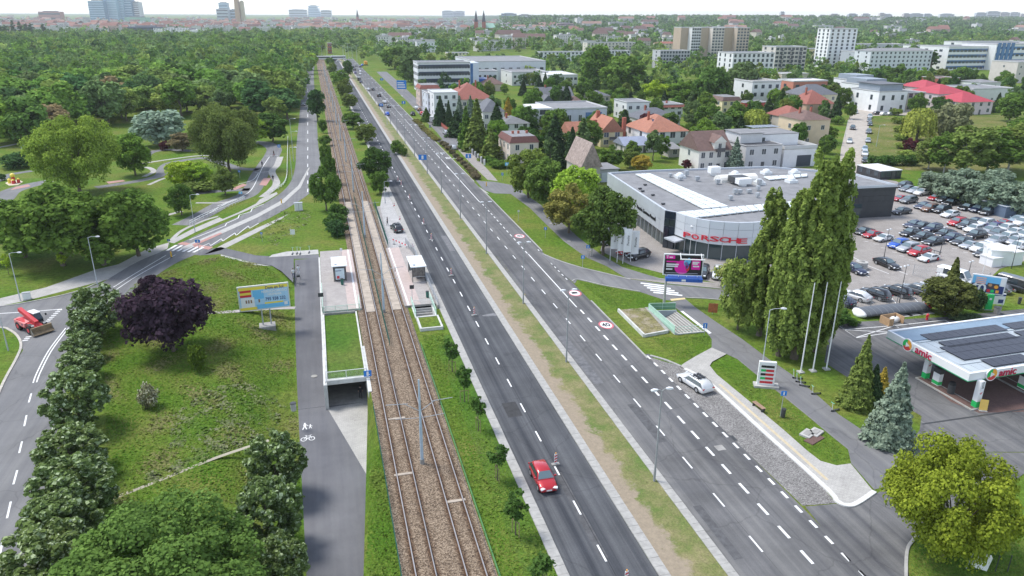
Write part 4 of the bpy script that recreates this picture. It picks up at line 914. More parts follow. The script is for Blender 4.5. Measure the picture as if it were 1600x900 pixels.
for a, b_, c_, d, lb in [(1498, 500, 492, 30, 'low spreading juniper left part near the forecourt'), (1522, 500, 491, 30, 'low spreading juniper right part near the forecourt'), (1312, 506, 484, 42, 'low green shrub bed behind the flagpoles'), (1333, 508, 497, 24, 'small low shrub beside the white inflatable')]: tree(a, b_, c_, d, 'bush', 'dark' if a < 1400 else (.06, .10, .06), lb, 'shrub', cat='shrub', bush=True)
for i, (a, b_, c_, d) in enumerate([(1455, 302, 268, 52), (1480, 312, 272, 58), (1512, 322, 280, 62), (1550, 330, 280, 66), (1590, 336, 284, 62), (1505, 292, 262, 52), (1560, 302, 264, 56)]):
    tree(a, b_, c_, d, 'silver', (.10, .146, .125), ['leftmost', 'second', 'third', 'fourth', 'rightmost', 'rear left', 'rear right'][i]+' silver leaved shrub of the thicket behind the dealer car lot', 'silver_shrub', 'silver thicket behind the car lot', cat='shrub', bush=True)
for i, (a, b_, c_, d) in enumerate([(1456, 264, 214, 50), (1482, 270, 204, 58), (1517, 276, 192, 78), (1550, 272, 196, 84), (1584, 268, 190, 84), (1604, 250, 178, 70), (1556, 240, 196, 64)]):
    tree(a, b_, c_, d, 'birch', 'mid' if i % 2 else 'olive', ['first', 'second', 'third', 'fourth', 'fifth', 'rightmost', 'rear'][i]+' pale trunked birch behind the silver thicket', 'birch_tree', 'birches behind the silver thicket')
tree(1437, 220, 167, 50, 'willow', (.16, .20, .05), 'drooping yellow green willow on the vacant lot', 'weeping_willow'); tree(1487, 215, 158, 58, 'silver', (.10, .125, .08), 'grey green bushy willow in the middle of the vacant lot', 'willow_tree')
tree(1180, 209, 169, 40, 'willow', (.15, .20, .05), 'drooping willow beside the grey flat house', 'weeping_willow')
for i in range(6): tree(1400+i*3.3, 180+i*13, 170+i*13, 20+i*1.6, 'bush', (.10, .15, .04), 'overgrown hedge bush number %d down the vacant lot strip' % (i+1), 'shrub', 'overgrown hedge strip on the vacant lot', cat='shrub', bush=True)
for i in range(5): tree(1366+i*15, 258, 243, 24, 'bush', 'dark', 'hedge bush at the end of the vacant lot behind the dark cabin', 'shrub', 'hedge behind the dark cabin', cat='shrub', bush=True)
tree(1423, 236, 218, 22, 'bush', 'maroon', 'dark red shrub below the drooping willow', 'shrub', cat='shrub', bush=True)
# ============================================================ VEHICLES
HEADL = mat('headlight', (.75, .78, .8), .15, 0); TAILL = mat('taillight', (.45, .01, .015), .2, 0); RIM = mat('alloy_rim', (.45, .46, .47), .35, 0, metal=.6)
PLATE = mat('number_plate', (.75, .75, .74), .5, 0); TRIM = mat('black_trim', (.02, .02, .022), .4, 0); CGL = mat('car_glass', (.035, .05, .06), .05, 0, spec=.9); WGL = mat('windscreen_glass', (.12, .17, .19), .05, 0, spec=.9)
def car_proto(kind):
    D = dict(hatch=(4.1, 1.76, 1.47), wagon=(4.75, 1.84, 1.48), suv=(4.8, 1.95, 1.66), sport=(4.5, 1.86, 1.28), limo=(4.95, 1.94, 1.41), van=(5.5, 2.02, 2.3))[kind]
    L, W, H = D; w_ = W/2; wr = .33 if kind != 'suv' else .37
    t_ = thing(kind+'_car', '', 'car')
    lo = .26 if kind == 'suv' else .19
    belt = dict(hatch=.94, wagon=.93, suv=1.06, sport=.80, limo=.90, van=1.25)[kind]; hood = dict(hatch=.84, wagon=.86, suv=1.0, sport=.72, limo=.80, van=1.1)[kind]
    nose = dict(hatch=.60, wagon=.62, suv=.72, sport=.52, limo=.55, van=.75)[kind]; tail = dict(hatch=.92, wagon=.92, suv=1.0, sport=.84, limo=.92, van=1.2)[kind]
    S = [(-.5, .76, lo+.16, tail-.2), (-.485, .90, lo+.06, tail-.06), (-.43, .96, lo, tail), (-.34, 1.0, lo, belt), (-.1, .985, lo, belt-.01), (.12, .985, lo, belt-.03), (.22, .99, lo, hood+.04), (.34, .99, lo, hood-.03), (.43, .94, lo, nose+.12), (.48, .86, lo+.03, nose), (.5, .70, lo+.12, nose-.12)]
    rings = []
    for u, f, zb, zt in S:
        y = w_*f; x = u*L; zm = zb+(zt-zb)*.55
        h_ = [(y*.86, zb), (y*.97, zb+(zt-zb)*.16), (y, zm), (y*.955, zt-(zt-zb)*.14), (y*.80, zt), (y*.35, zt+.025)]
        rings.append([(x, -a, z) for a, z in h_]+[(x, a, z) for a, z in reversed(h_)])
    body = MB().loft(rings).obj('body', PAINT, t_, True)
    xa, xb, xc, xd = dict(hatch=(.24, .09, -.34, -.47), wagon=(.22, .07, -.38, -.485), suv=(.22, .07, -.36, -.48), sport=(.20, .03, -.16, -.40), limo=(.20, .03, -.26, -.45), van=(.38, .24, -.49, -.495))[kind]
    xa, xb, xc, xd = (q*L for q in (xa, xb, xc, xd)); wb, wt = w_*.93, w_*(.70 if kind != 'van' else .84)
    zbf, zbr = belt-.06, tail-.05
    def sec(x, zb, zt, f): return [(x, -wb, zb), (x, -(wb+(wt-wb)*f), zb+(zt-zb)*.86), (x, -(wb+(wt-wb)*f)*.8, zt), (x, (wb+(wt-wb)*f)*.8, zt), (x, (wb+(wt-wb)*f), zb+(zt-zb)*.86), (x, wb, zb)]
    mid = (xb+xc)/2
    MB().loft([sec(xa, zbf, zbf+.02, .0), sec(xb, zbf, H-.03, .96), sec(mid, zbf, H, 1), sec(xc, zbr, H-.06, .97), sec(xd, zbr-.1, zbr+.03, .1)]).obj('roof', PAINT, t_, kind != 'van')
    def lerp(a, b, t): return tuple(a[i]+(b[i]-a[i])*t for i in range(3))
    # windscreen and rear window, proud of the shell
    def pane(nm, q, off, m):
        q = [Vector(p) for p in q]; n0 = (q[1]-q[0]).cross(q[3]-q[0]).normalized(); MB().add([p+n0*off for p in q], [(0, 1, 2, 3)]).obj(nm, m, t_)
    yb, yt = wb*.90, wt*.86
    pane('windscreen', [(xa-.04, yb, zbf+.06), (xa-.04, -yb, zbf+.06), (xb+.04, -yt, H-.07), (xb+.04, yt, H-.07)][::-1], .045, WGL)
    pane('rear_window', [(xd+.04*L/4, -yb*.92, zbr+.08), (xd+.04*L/4, yb*.92, zbr+.08), (xc-.02, yt*.95, H-.10), (xc-.02, -yt*.95, H-.10)], .045, CGL)
    zs0, zs1 = belt+.03, H-.14
    ys = lambda z: wb+(wt-wb)*(z-belt)/(H-belt)
    bp_ = (xb+xc)/2+.1
    for s in (-1, 1):
        fx = lambda z: xa+(xb-xa)*(z-zbf)/(H-zbf)-.16; rx = lambda z: xd+(xc-xd)*(z-zbr)/(H-zbr)+.16
        for a, b_ in (((fx(zs0), fx(zs1)), (bp_+.05, bp_+.05)), ((bp_-.05, bp_-.05), (max(rx(zs0), xd+.2) if kind != 'van' else bp_-1.1, rx(zs1) if kind != 'van' else bp_-1.1))):
            y0, y1 = ys(zs0)+.03, ys(zs1)+.03
            q = [(a[0], s*y0, zs0), (b_[0], s*y0, zs0), (b_[1], s*y1, zs1), (a[1], s*y1, zs1)]
            MB().add(q if s > 0 else q[::-1], [(3, 2, 1, 0)]).obj('side_window', CGL, t_)
    wx = (.315*L, -.29*L if kind != 'sport' else -.285*L)
    tyre = MB().cyl((0, -.115, 0), (0, .115, 0), wr, wr, 14).mesh('wheel', BLACK); rim = MB().cyl((0, -.12, 0), (0, .122, 0), wr*.66, wr*.66, 10).mesh('rim', RIM)
    arch = MB().cyl((0, -.004, 0), (0, .004, 0), wr*1.14, wr*1.14, 14).mesh('wheel_arch', TRIM)
    for x in wx:
        for s in (-1, 1):
            wo = link('wheel', tyre, t_, (x, s*(w_-.105), wr)); link('rim', rim, wo); link('wheel_arch', arch, t_, (x, s*(w_+.002), wr+.02))
    for s in (-1, 1):
        MB().box((.475*L, s*w_*.66, nose-.02), (.22, .42, .13), s*-.35, tilt=('Y', .35)).obj('headlight', HEADL, t_)
        MB().box((-.492*L, s*w_*.70, tail-.16), (.07, .44, .11), s*.25).obj('taillight', TAILL, t_)
        MB().box((xa-.28, s*(w_+.08), belt+.06), (.12, .2, .13)).obj('mirror', PAINT, t_)
    MB().b2(.492*L, .503*L, -.26, .26, lo+.17, lo+.29).obj('number_plate', PLATE, t_); MB().b2(-.506*L, -.498*L, -.26, .26, lo+.32, lo+.44).obj('number_plate', PLATE, t_)
    MB().b2(.485*L, .499*L, -w_*.55, w_*.55, lo+.1, lo+.32).obj('grille', TRIM, t_); MB().b2(-.38*L, .36*L, -w_*.8, w_*.8, lo-.04, lo+.03).obj('underbody', TRIM, t_)
    return t_
CARP = {}; CUSED = set()
CC = dict(black=(.012, .012, .014), navy=(.015, .022, .06), dark=(.035, .038, .042), grey=(.14, .15, .16), silver=(.42, .44, .46), white=(.74, .74, .73), red=(.45, .012, .02), blue=(.015, .10, .50), brown=(.16, .07, .03), purple=(.06, .04, .16), lblue=(.35, .45, .52), orange=(.6, .2, .03))
def car(px, py, kind, col, hd, label, group=None, z=.03, name=None):
    first = kind not in CARP
    if first: CARP[kind] = car_proto(kind)
    o = CARP[kind] if first else dup(CARP[kind])
    g_ = G(px, py, z); o.location = g_; o.rotation_euler.z = hd; o['label'] = label
    if name: o.name = name
    if 'group' in o.keys(): del o['group']
    if group: o['group'] = group
    for k in KIDS.get(o.name, []) or []:
        k.color = (*CC[col], 1)
    return o
# KIDS is keyed by name, so keep it right when a vehicle is renamed
def hd(a, b): d = G(*a)-G(*b); return math.atan2(d.y, d.x)
UPR, DNR = math.pi/2, -math.pi/2
car(848, 752, 'hatch', 'red', DNR, 'red hatchback driving towards the camera on the dark carriageway')
wg = car(1085, 603, 'wagon', 'white', hd((1068, 585), (1104, 608)), 'white estate car with black roof bars parked in the sett bus bay', z=.03)
for s in (-1, 1): MB().cyl((-1.4, s*.58, 1.5), (.3, s*.58, 1.5), .025, .025, 5).obj('roof_rail', TRIM, wg)
for x in (-1.0, -.2): MB().b2(x-.05, x+.05, -.62, .62, 1.52, 1.57).obj('roof_bar', TRIM, wg)
MB().b2(-1.2, 0, .1, .4, 1.57, 1.64).b2(-1.2, 0, -.4, -.1, 1.57, 1.64).obj('ski_carrier', TRIM, wg)
car(620, 360, 'wagon', 'dark', UPR+.12, 'dark estate car with open door stopped in the pale lay-by', z=.02)
def onroad(k, py): return 481.5+k*(py-20)
MR = [(605, 180, 'hatch', 'blue', 'blue car nearest the camera on the far carriageway'), (607, 168, 'hatch', 'dark', 'dark car right behind the blue one'), (594, 166, 'suv', 'dark', 'dark car by the median sign'), (601, 161, 'wagon', 'white', 'white car ahead of the dark pair'), (592, 151, 'suv', 'black', 'black car in the middle lane group'), (583, 141, 'hatch', 'dark', 'dark hatchback beside the white car'), (575, 141, 'wagon', 'white', 'white car in the left lane'), (564, 130, 'hatch', 'navy', 'navy car behind the black van'), (561, 126, 'van', 'dark', 'dark van in the left lane queue'), (563, 117, 'wagon', 'white', 'white car ahead of the dark van'), (555, 115, 'hatch', 'purple', 'violet car in the left lane queue'), (563, 113, 'hatch', 'white', 'small white car in the queue'), (554, 110, 'suv', 'black', 'black car in the left lane queue'), (561, 110, 'wagon', 'silver', 'silver car in the queue'), (563, 105, 'hatch', 'dark', 'dark car near the junction'), (557, 104, 'wagon', 'grey', 'grey car near the junction'), (566, 103, 'suv', 'blue', 'blue car behind the orange truck'), (552, 106, 'hatch', 'dark', 'dark car at the left of the queue')]
for a, b_, kd, cl, lb in MR: car(a, b_, kd, cl, UPR, lb+' on the far stretch of road', 'traffic on the far carriageway')
for a, b_, cl, lb in [(516, 92, 'white', 'white'), (523, 95, 'dark', 'dark'), (530, 97, 'white', 'second white'), (521, 89, 'silver', 'silver')]: car(a, b_, 'wagon', cl, 0.1, lb+' car crossing the far junction', 'cars crossing the far junction')
for a, b_, kd, cl, lb in [(650, 170, 'wagon', 'white', 'white'), (655, 173, 'hatch', 'brown', 'dark red brown'), (645, 180, 'wagon', 'black', 'black'), (659, 179, 'hatch', 'red', 'red'), (663, 181, 'wagon', 'white', 'second white'), (697, 210, 'suv', 'silver', 'silver'), (704, 213, 'suv', 'brown', 'brown'), (709, 233, 'hatch', 'silver', 'half hidden silver')]:
    car(a, b_, kd, cl, hd((640, 158), (700, 215)), lb+' car parked along the service road by the firs', 'cars parked along the service road')
car(674, 190, 'van', 'white', hd((640, 158), (700, 215)), 'white van parked along the service road'); car(474, 165, 'hatch', 'black', DNR, 'black car driving down the park road')
for i, (a, b_, cl) in enumerate([(1337, 177, 'silver'), (1332, 202, 'black'), (1327, 223, 'white')]): car(a, b_, 'suv' if i == 1 else 'wagon', cl, hd((1327, 223), (1337, 177)), ['silver car farthest up the gravel street', 'black car in the middle of the gravel street', 'white car lowest on the gravel street'][i], 'cars on the gravel street')
for i, (a, b_) in enumerate([(1359, 184), (1358, 190), (1359, 196), (1357, 208), (1356, 222), (1351, 235), (1351, 243), (1351, 253)]): car(a, b_, 'hatch' if i % 3 else 'suv', ['silver', 'grey', 'dark', 'grey', 'silver', 'lblue', 'white', 'black'][i], hd((1351, 250), (1358, 184)), ['silver car at the far end', 'grey car second', 'dark car third', 'grey car standing alone', 'silver car standing alone', 'pale blue car', 'white car', 'black car at the near end'][i]+' of the row parked along the gravel street verge', 'cars parked on the gravel street verge')
for a, b_, cl in [(1381, 180, 'white'), (1391, 180, 'silver'), (1370, 179, 'dark')]: car(a, b_, 'hatch', cl, .2, {'white': 'white', 'silver': 'silver', 'dark': 'dark'}[cl]+' car parked in front of the white terraces', 'cars in front of the white terraces')
# dealer lot
HL = hd((1363, 377), (1395, 371))
def z1(x, y): return 1300+x/5.327, 220+y/5.327
def z2(x, y): return 1300+x/5.327, 330+y/5.327
LOT = [('the sports row near the dark wall', 2, [(262, 185, 'sport', 'black'), (332, 212, 'sport', 'red'), (425, 242, 'sport', 'white')]),
 ('the front row by the lamp', 2, [(552, 300, 'suv', 'blue'), (630, 330, 'suv', 'silver'), (720, 362, 'suv', 'red'), (800, 408, 'sport', 'white')]),
 ('the middle back row', 2, [(680, 130, 'limo', 'navy'), (745, 145, 'limo', 'black'), (835, 168, 'suv', 'navy'), (935, 205, 'limo', 'black'), (995, 238, 'limo', 'navy'), (1075, 272, 'limo', 'dark'), (1140, 302, 'sport', 'silver'), (1235, 332, 'suv', 'white'), (1270, 372, 'limo', 'dark')]),
 ('the middle front row', 2, [(648, 198, 'limo', 'black'), (750, 230, 'limo', 'black'), (842, 272, 'limo', 'black')]),
 ('the far right rows', 2, [(1040, 115, 'suv', 'red'), (1115, 140, 'suv', 'dark'), (1185, 108, 'limo', 'navy'), (1265, 122, 'suv', 'white'), (1425, 118, 'sport', 'red'), (1345, 148, 'limo', 'purple'), (1175, 165, 'limo', 'white'), (1310, 178, 'limo', 'silver'), (1190, 222, 'suv', 'black'), (1370, 205, 'limo', 'grey'), (1440, 168, 'suv', 'white'), (1510, 195, 'limo', 'white'), (1360, 268, 'suv', 'silver'), (1450, 240, 'suv', 'white'), (1515, 265, 'limo', 'silver'), (1590, 182, 'limo', 'black'), (1535, 90, 'limo', 'lblue'), (1575, 115, 'suv', 'white'), (1545, 320, 'suv', 'white'), (1590, 290, 'limo', 'grey'), (1595, 225, 'suv', 'white')]),
 ('the upper row along the thicket', 1, [(595, 390, 'suv', 'black'), (625, 415, 'limo', 'grey'), (690, 430, 'limo', 'silver'), (745, 450, 'suv', 'white'), (860, 490, 'sport', 'red'), (935, 508, 'suv', 'dark'), (990, 532, 'limo', 'black'), (1125, 572, 'limo', 'black'), (1215, 590, 'suv', 'navy'), (1295, 612, 'suv', 'dark')]),
 ('the upper second row', 1, [(565, 495, 'sport', 'red'), (635, 515, 'suv', 'grey'), (575, 605, 'limo', 'black'), (758, 560, 'limo', 'navy'), (810, 583, 'suv', 'brown'), (910, 595, 'suv', 'black'), (980, 630, 'limo', 'white')])]
ORD = ['first', 'second', 'third', 'fourth', 'fifth', 'sixth', 'seventh', 'eighth', 'ninth', 'tenth', 'eleventh', 'twelfth', 'thirteenth', 'fourteenth', 'fifteenth', 'sixteenth', 'seventeenth', 'eighteenth', 'nineteenth', 'twentieth', 'last']
wing = None
for row, zz, cs in LOT:
    for i, (x, y, kd, cl) in enumerate(cs):
        a = (z1 if zz == 1 else z2)(x, y)
        lb = '%s %s, %s in %s' % ({'lblue': 'pale blue', 'dark': 'charcoal'}.get(cl, cl), {'suv': 'tall car', 'sport': 'sports car', 'limo': 'saloon'}[kd], ORD[i], row)
        o = car(a[0], a[1], kd, cl, HL+rnd.uniform(-.03, .03), lb, 'cars on the dealer lot', .03)
        if (x, y) == (800, 408):
            o['label'] = 'white sports car with big rear wing and red wheels in the front row'
            MB().b2(-2.3, -1.95, -.85, .85, 1.36, 1.4).obj('rear_wing', TRIM, o)
            for s in (-.45, .45): MB().b2(-2.12, -2.06, s-.02, s+.02, .8, 1.36).obj('wing_strut', TRIM, o)
            rm = MB().cyl((0, -.125, 0), (0, .127, 0), .23, .23, 10).mesh('rim', RED)
            for k in KIDS[o.name]:
                if k.name.startswith('wheel') and not k.name.startswith('wheel_arch'):
                    for q in KIDS[k.name]: q.data = rm
H2 = hd((1402, 425), (1370, 412))
car(1385, 416, 'limo', 'black', H2, 'black saloon parked alone in the marked visitor bay', z=.03); car(1334, 424, 'limo', 'navy', H2, 'dark car half hidden behind the poplar in the visitor bays', z=.03)
H3 = hd((1318, 458), (1355, 470))
for i, (x, y, kd, cl) in enumerate([(55, 765, 'limo', 'navy'), (190, 725, 'limo', 'white'), (350, 715, 'suv', 'black'), (530, 693, 'suv', 'black'), (690, 680, 'suv', 'grey'), (840, 660, 'limo', 'silver')]):
    a = z2(x, y); car(a[0], a[1], kd, cl, H3, '%s car, %s from the left in the row along the wire fence' % ({'navy': 'navy'}.get(cl, cl), ORD[i]), 'cars along the wire fence', .03)
a = z2(1020, 590); car(a[0], a[1], 'van', 'white', H3+math.pi, 'white van behind the pointed conifer', z=.03); a = z2(1450, 640); car(a[0], a[1], 'van', 'dark', H3, 'dark minibus behind the discount billboard', z=.03); a = z2(1365, 665); car(a[0], a[1], 'hatch', 'grey', H3, 'grey hatchback beside the dark minibus', z=.03)
for a, b_, kd, cl, lb in [(950, 370, 'suv', 'white', 'white car under the dark maple'), (952, 380, 'suv', 'grey', 'grey car under the dark maple'), (979, 396, 'hatch', 'red', 'red car behind the white flags'), (997, 403, 'suv', 'black', 'black car beside the white flags')]: car(a, b_, kd, cl, hd((985, 404), (1008, 398)), lb+' in the dealer front yard', 'cars in the dealer front yard', .03)
car(1097, 430, 'suv', 'dark', hd((1094, 434), (1099, 424)), 'dark car parked behind the magenta billboard', z=.03); car(1122, 432, 'suv', 'white', hd((1120, 436), (1122, 424)), 'white car parked beside the pale shrub', z=.03)
# orange truck far away
def truck():
    t_ = thing('box_truck', 'orange box truck waiting at the far junction', 'truck', G(571.5, 102), UPR)
    MB().b2(-4, 1.5, -1.2, 1.2, 1.0, 3.4).obj('cargo_box', ORANGE, t_); MB().b2(1.7, 3.4, -1.15, 1.15, .8, 2.7).obj('cab', WHITE, t_); MB().b2(3.4, 3.43, -1, 1, 1.7, 2.5).obj('windscreen', CGL, t_)
    for x in (2.6, -2.2, -3.2):
        for s in (-1, 1): MB().cyl((x, s*.9, .48), (x, s*1.2, .48), .48, .48, 10).obj('wheel', BLACK, t_)
    MB().b2(-4, 3.2, -.5, .5, .6, .95).obj('chassis', DARKM, t_)
truck()
# telehandler
def telehandler():
    A, B = G(53, 528), G(85, 517.5); d = (B-A).normalized(); f = Vector((d.y, -d.x, 0)); c0 = (A+B)/2-f*3.0
    t_ = thing('telehandler', 'red telehandler with raised bucket turning out of the side road', 'loader', (c0.x, c0.y, .02), math.atan2(f.y, f.x))
    RD = mat('machine_red', (.55, .035, .045), .45, .1, 1.5, coord='obj'); RD2 = mat('machine_light_red', (.62, .20, .20), .5, .08, 2, coord='obj')
    MB().loft([[(-2.3, -1.0, .7), (-2.3, 1.0, .7), (-2.3, .95, 1.35), (-2.3, -.95, 1.35)], [(-1.6, -1.05, .55), (-1.6, 1.05, .55), (-1.6, 1.0, 1.55), (-1.6, -1.0, 1.55)], [(1.2, -.75, .55), (1.2, .75, .55), (1.2, .7, 1.25), (1.2, -.7, 1.25)], [(2.0, -.6, .6), (2.0, .6, .6), (2.0, .55, 1.0), (2.0, -.55, 1.0)]]).obj('chassis', RD, t_)
    MB().loft([[(-2.2, -1.1, .85), (-2.2, -.3, .85), (-2.2, -.3, 1.5), (-2.2, -1.1, 1.4)], [(.5, -1.12, .8), (.5, -.3, .8), (.5, -.3, 1.45), (.5, -1.05, 1.3)]]).obj('engine_cover', RD2, t_)
    MB().b2(-.2, .1, -1.125, -1.115, 1.0, 1.2).obj('decal', NAVY, t_)
    cb = MB().loft([[(-.9, .12, 1.0), (1.1, .12, 1.0), (1.1, 1.1, 1.0), (-.9, 1.1, 1.0)], [(-.85, .14, 1.6), (1.25, .14, 1.6), (1.25, 1.1, 1.6), (-.85, 1.1, 1.6)], [(-.7, .2, 2.35), (.75, .2, 2.35), (.75, 1.0, 2.35), (-.7, 1.0, 2.35)]]).obj('cab', CGL, t_)
    MB().b2(-.8, .85, .15, 1.05, 2.35, 2.45).obj('cab_roof', WHITE, cb)
    for x, y in ((1.24, .14), (1.24, 1.1), (-.86, .14), (-.86, 1.1)): MB().cyl((x, y, 1.0), (x*.6 if x > 0 else -.7, .2 if y < .5 else 1.0, 2.36), .045, .045, 5).obj('cab_post', DARKM, cb)
    MB().box((-.1, -.12, 2.0), (4.2, .5, .5), 0, tilt=('Y', .26)).obj('boom', RD, t_); MB().box((1.9, -.12, 1.22), (1.4, .38, .40), 0, tilt=('Y', .75)).obj('boom_head', RD, t_)
    MB().cyl((.6, -.12, .9), (1.7, -.12, 1.4), .1, .1, 8).obj('lift_cylinder', STEEL, t_)
    bw = (B-A).length/2
    bk = mat('earth_stained_steel', (.30, .22, .13), .85, .3, 2, coord='obj')
    q = [(2.35, .35), (2.5, 1.15), (2.7, 1.15), (2.62, .5), (3.2, .28), (3.2, .2), (2.5, .2)]
    mbk = MB(); mbk.loft([[(x, s*bw, z) for x, z in q] for s in (-1, 1)]); bo = mbk.obj('bucket', bk, t_)
    for s in (-1, 1): MB().add([(2.4, s*bw, .25), (3.2, s*bw, .24), (2.7, s*bw, 1.12), (2.5, s*bw, 1.12)], [(0, 1, 2, 3)]).obj('bucket_side', CONCD, bo)
    for x in (1.45, -1.35):
        for s in (-1, 1):
            wo = MB().cyl((0, -.22, 0), (0, .22, 0), .58, .58, 16).obj('wheel', BLACK, t_, loc=(x, s*.95, .58)); MB().cyl((0, -.23, 0), (0, .23, 0), .3, .3, 10).obj('rim', RD, wo)
            MB().b2(x-.55, x+.5, s*.72-.2 if s > 0 else -.98, s*.98 if s > 0 else -.52, 1.2, 1.28).obj('mudguard', DARKM, t_)
    for s in (-1, 1): MB().b2(2.0, 2.12, s*.75-.15, s*.75+.15, 1.15, 1.32).obj('headlight', HEADL, t_)
    MB().cyl((1.0, 1.1, 2.1), (1.25, 1.5, 2.1), .02, .02, 5).b2(1.2, 1.28, 1.4, 1.6, 1.9, 2.2).obj('mirror', TRIM, t_)
telehandler()
# ============================================================ BUILDINGS
WM = {}
def wm(c, rough=.85):
    k = tuple(round(q, 3) for q in c)
    if k not in WM: WM[k] = mat('wall_%d_%d_%d' % tuple(int(q*1000) for q in k), k, rough, .06, .5)
    return WM[k]
FRAME = mat('window_frame', (.70, .70, .68), .5, 0); PANE = mat('window_pane', (.055, .07, .085), .1, .35, .15, spec=.8); FRD = mat('dark_window_frame', (.08, .08, .085), .5, 0)
ROOFG = mat('grey_bitumen', (.22, .22, .225), .9, .18, .4); ROOFO = mat('orange_tiles', (.36, .155, .10), .85, .14, 1.2); ROOFR = mat('red_tiles', (.28, .10, .075), .85, .14, 1.2); ROOFB = mat('brown_tiles', (.16, .10, .085), .85, .18, 1.2); ROOFD = mat('slate_tiles', (.13, .135, .15), .85, .15, 1.2); ROOFP = mat('crimson_sheet', (.40, .05, .07), .7, .08, .5)
BRICK = mat('brick', (.36, .115, .075), .9, .15, 1.5)
_win = {}
def winmesh(w_, h_, fm):
    k = (round(w_, 2), round(h_, 2), fm.name)
    if k not in _win:
        b_ = .07 if w_ < 2.5 else .09; mb = MB(); mb.b2(-w_/2-b_, w_/2+b_, -.05, .02, -b_, 0).b2(-w_/2-b_, w_/2+b_, -.05, .02, h_, h_+b_).b2(-w_/2-b_, -w_/2, -.05, .02, 0, h_).b2(w_/2, w_/2+b_, -.05, .02, 0, h_).b2(-.03, .03, -.045, .02, 0, h_)
        _win[k] = (mb.mesh('window', fm), MB().b2(-w_/2, w_/2, -.02, .01, 0, h_).mesh('pane', PANE))
    return _win[k]
def window(t_, x, y, z, rz, w_, h_, fm=FRAME):
    a, b_ = winmesh(w_, h_, fm); o = link('window', a, t_, (x, y, z), rz); link('pane', b_, o); return o
def roof(t_, kind, w_, d, H, rh, m, ov=.4):
    if kind == 'flat':
        r_ = MB().b2(-.12, w_+.12, -.12, d+.12, H, H+.12).obj('roof', m, t_)
        mb = MB().b2(-.12, w_+.12, -.12, .12, H+.12, H+.12+rh).b2(-.12, w_+.12, d-.12, d+.12, H+.12, H+.12+rh).b2(-.12, .12, .12, d-.12, H+.12, H+.12+rh).b2(w_-.12, w_+.12, .12, d-.12, H+.12, H+.12+rh); mb.obj('parapet', wm((.55, .55, .54)), r_)
        return r_
    if kind == 'mansard':
        b_ = .7; r_ = MB().loft([[(-.25, -.25, H), (w_+.25, -.25, H), (w_+.25, d+.25, H), (-.25, d+.25, H)], [(b_, b_, H+rh), (w_-b_, b_, H+rh), (w_-b_, d-b_, H+rh), (b_, d-b_, H+rh)]]).obj('roof', m, t_)
        MB().b2(b_+.1, w_-b_-.1, b_+.1, d-b_-.1, H+rh, H+rh+.04).obj('roof_deck', ROOFG, r_); return r_
    x0, x1, y0, y1 = -ov, w_+ov, -ov, d+ov; th = .16; mb = MB()
    if kind == 'hip':
        if w_ >= d: s = min((y1-y0)/2, (x1-x0)/2-.3); R0_, R1_ = (x0+s, (y0+y1)/2), (x1-s, (y0+y1)/2)
        else: s = min((x1-x0)/2, (y1-y0)/2-.3); R0_, R1_ = ((x0+x1)/2, y0+s), ((x0+x1)/2, y1-s)
        v = [(x0, y0, H), (x1, y0, H), (x1, y1, H), (x0, y1, H), (*R0_, H+rh), (*R1_, H+rh)]
        fs = [(0, 1, 5, 4), (1, 2, 5), (2, 3, 4, 5), (3, 0, 4), (3, 2, 1, 0)] if w_ >= d else [(0, 1, 4), (1, 2, 5, 4), (2, 3, 5), (3, 0, 4, 5), (3, 2, 1, 0)]
        mb.add(v, fs)
    elif kind == 'gx':
        ym = (y0+y1)/2; mb.add([(x0, y0, H), (x1, y0, H), (x1, y1, H), (x0, y1, H), (x0, ym, H+rh), (x1, ym, H+rh)], [(0, 1, 5, 4), (2, 3, 4, 5), (1, 2, 5), (3, 0, 4), (3, 2, 1, 0)])
    elif kind == 'gy':
        xm = (x0+x1)/2; mb.add([(x0, y0, H), (x1, y0, H), (x1, y1, H), (x0, y1, H), (xm, y0, H+rh), (xm, y1, H+rh)], [(0, 1, 4), (1, 2, 5, 4), (2, 3, 5), (3, 0, 4, 5), (3, 2, 1, 0)])
    elif kind == 'shed':
        mb.add([(x0, y0, H), (x1, y0, H), (x1, y1, H+rh), (x0, y1, H+rh), (x0, y1, H), (x1, y1, H)], [(0, 1, 2, 3), (0, 3, 4), (1, 5, 2), (3, 2, 5, 4), (4, 5, 1, 0)])
    return mb.obj('roof', m, t_)
BUILT = []
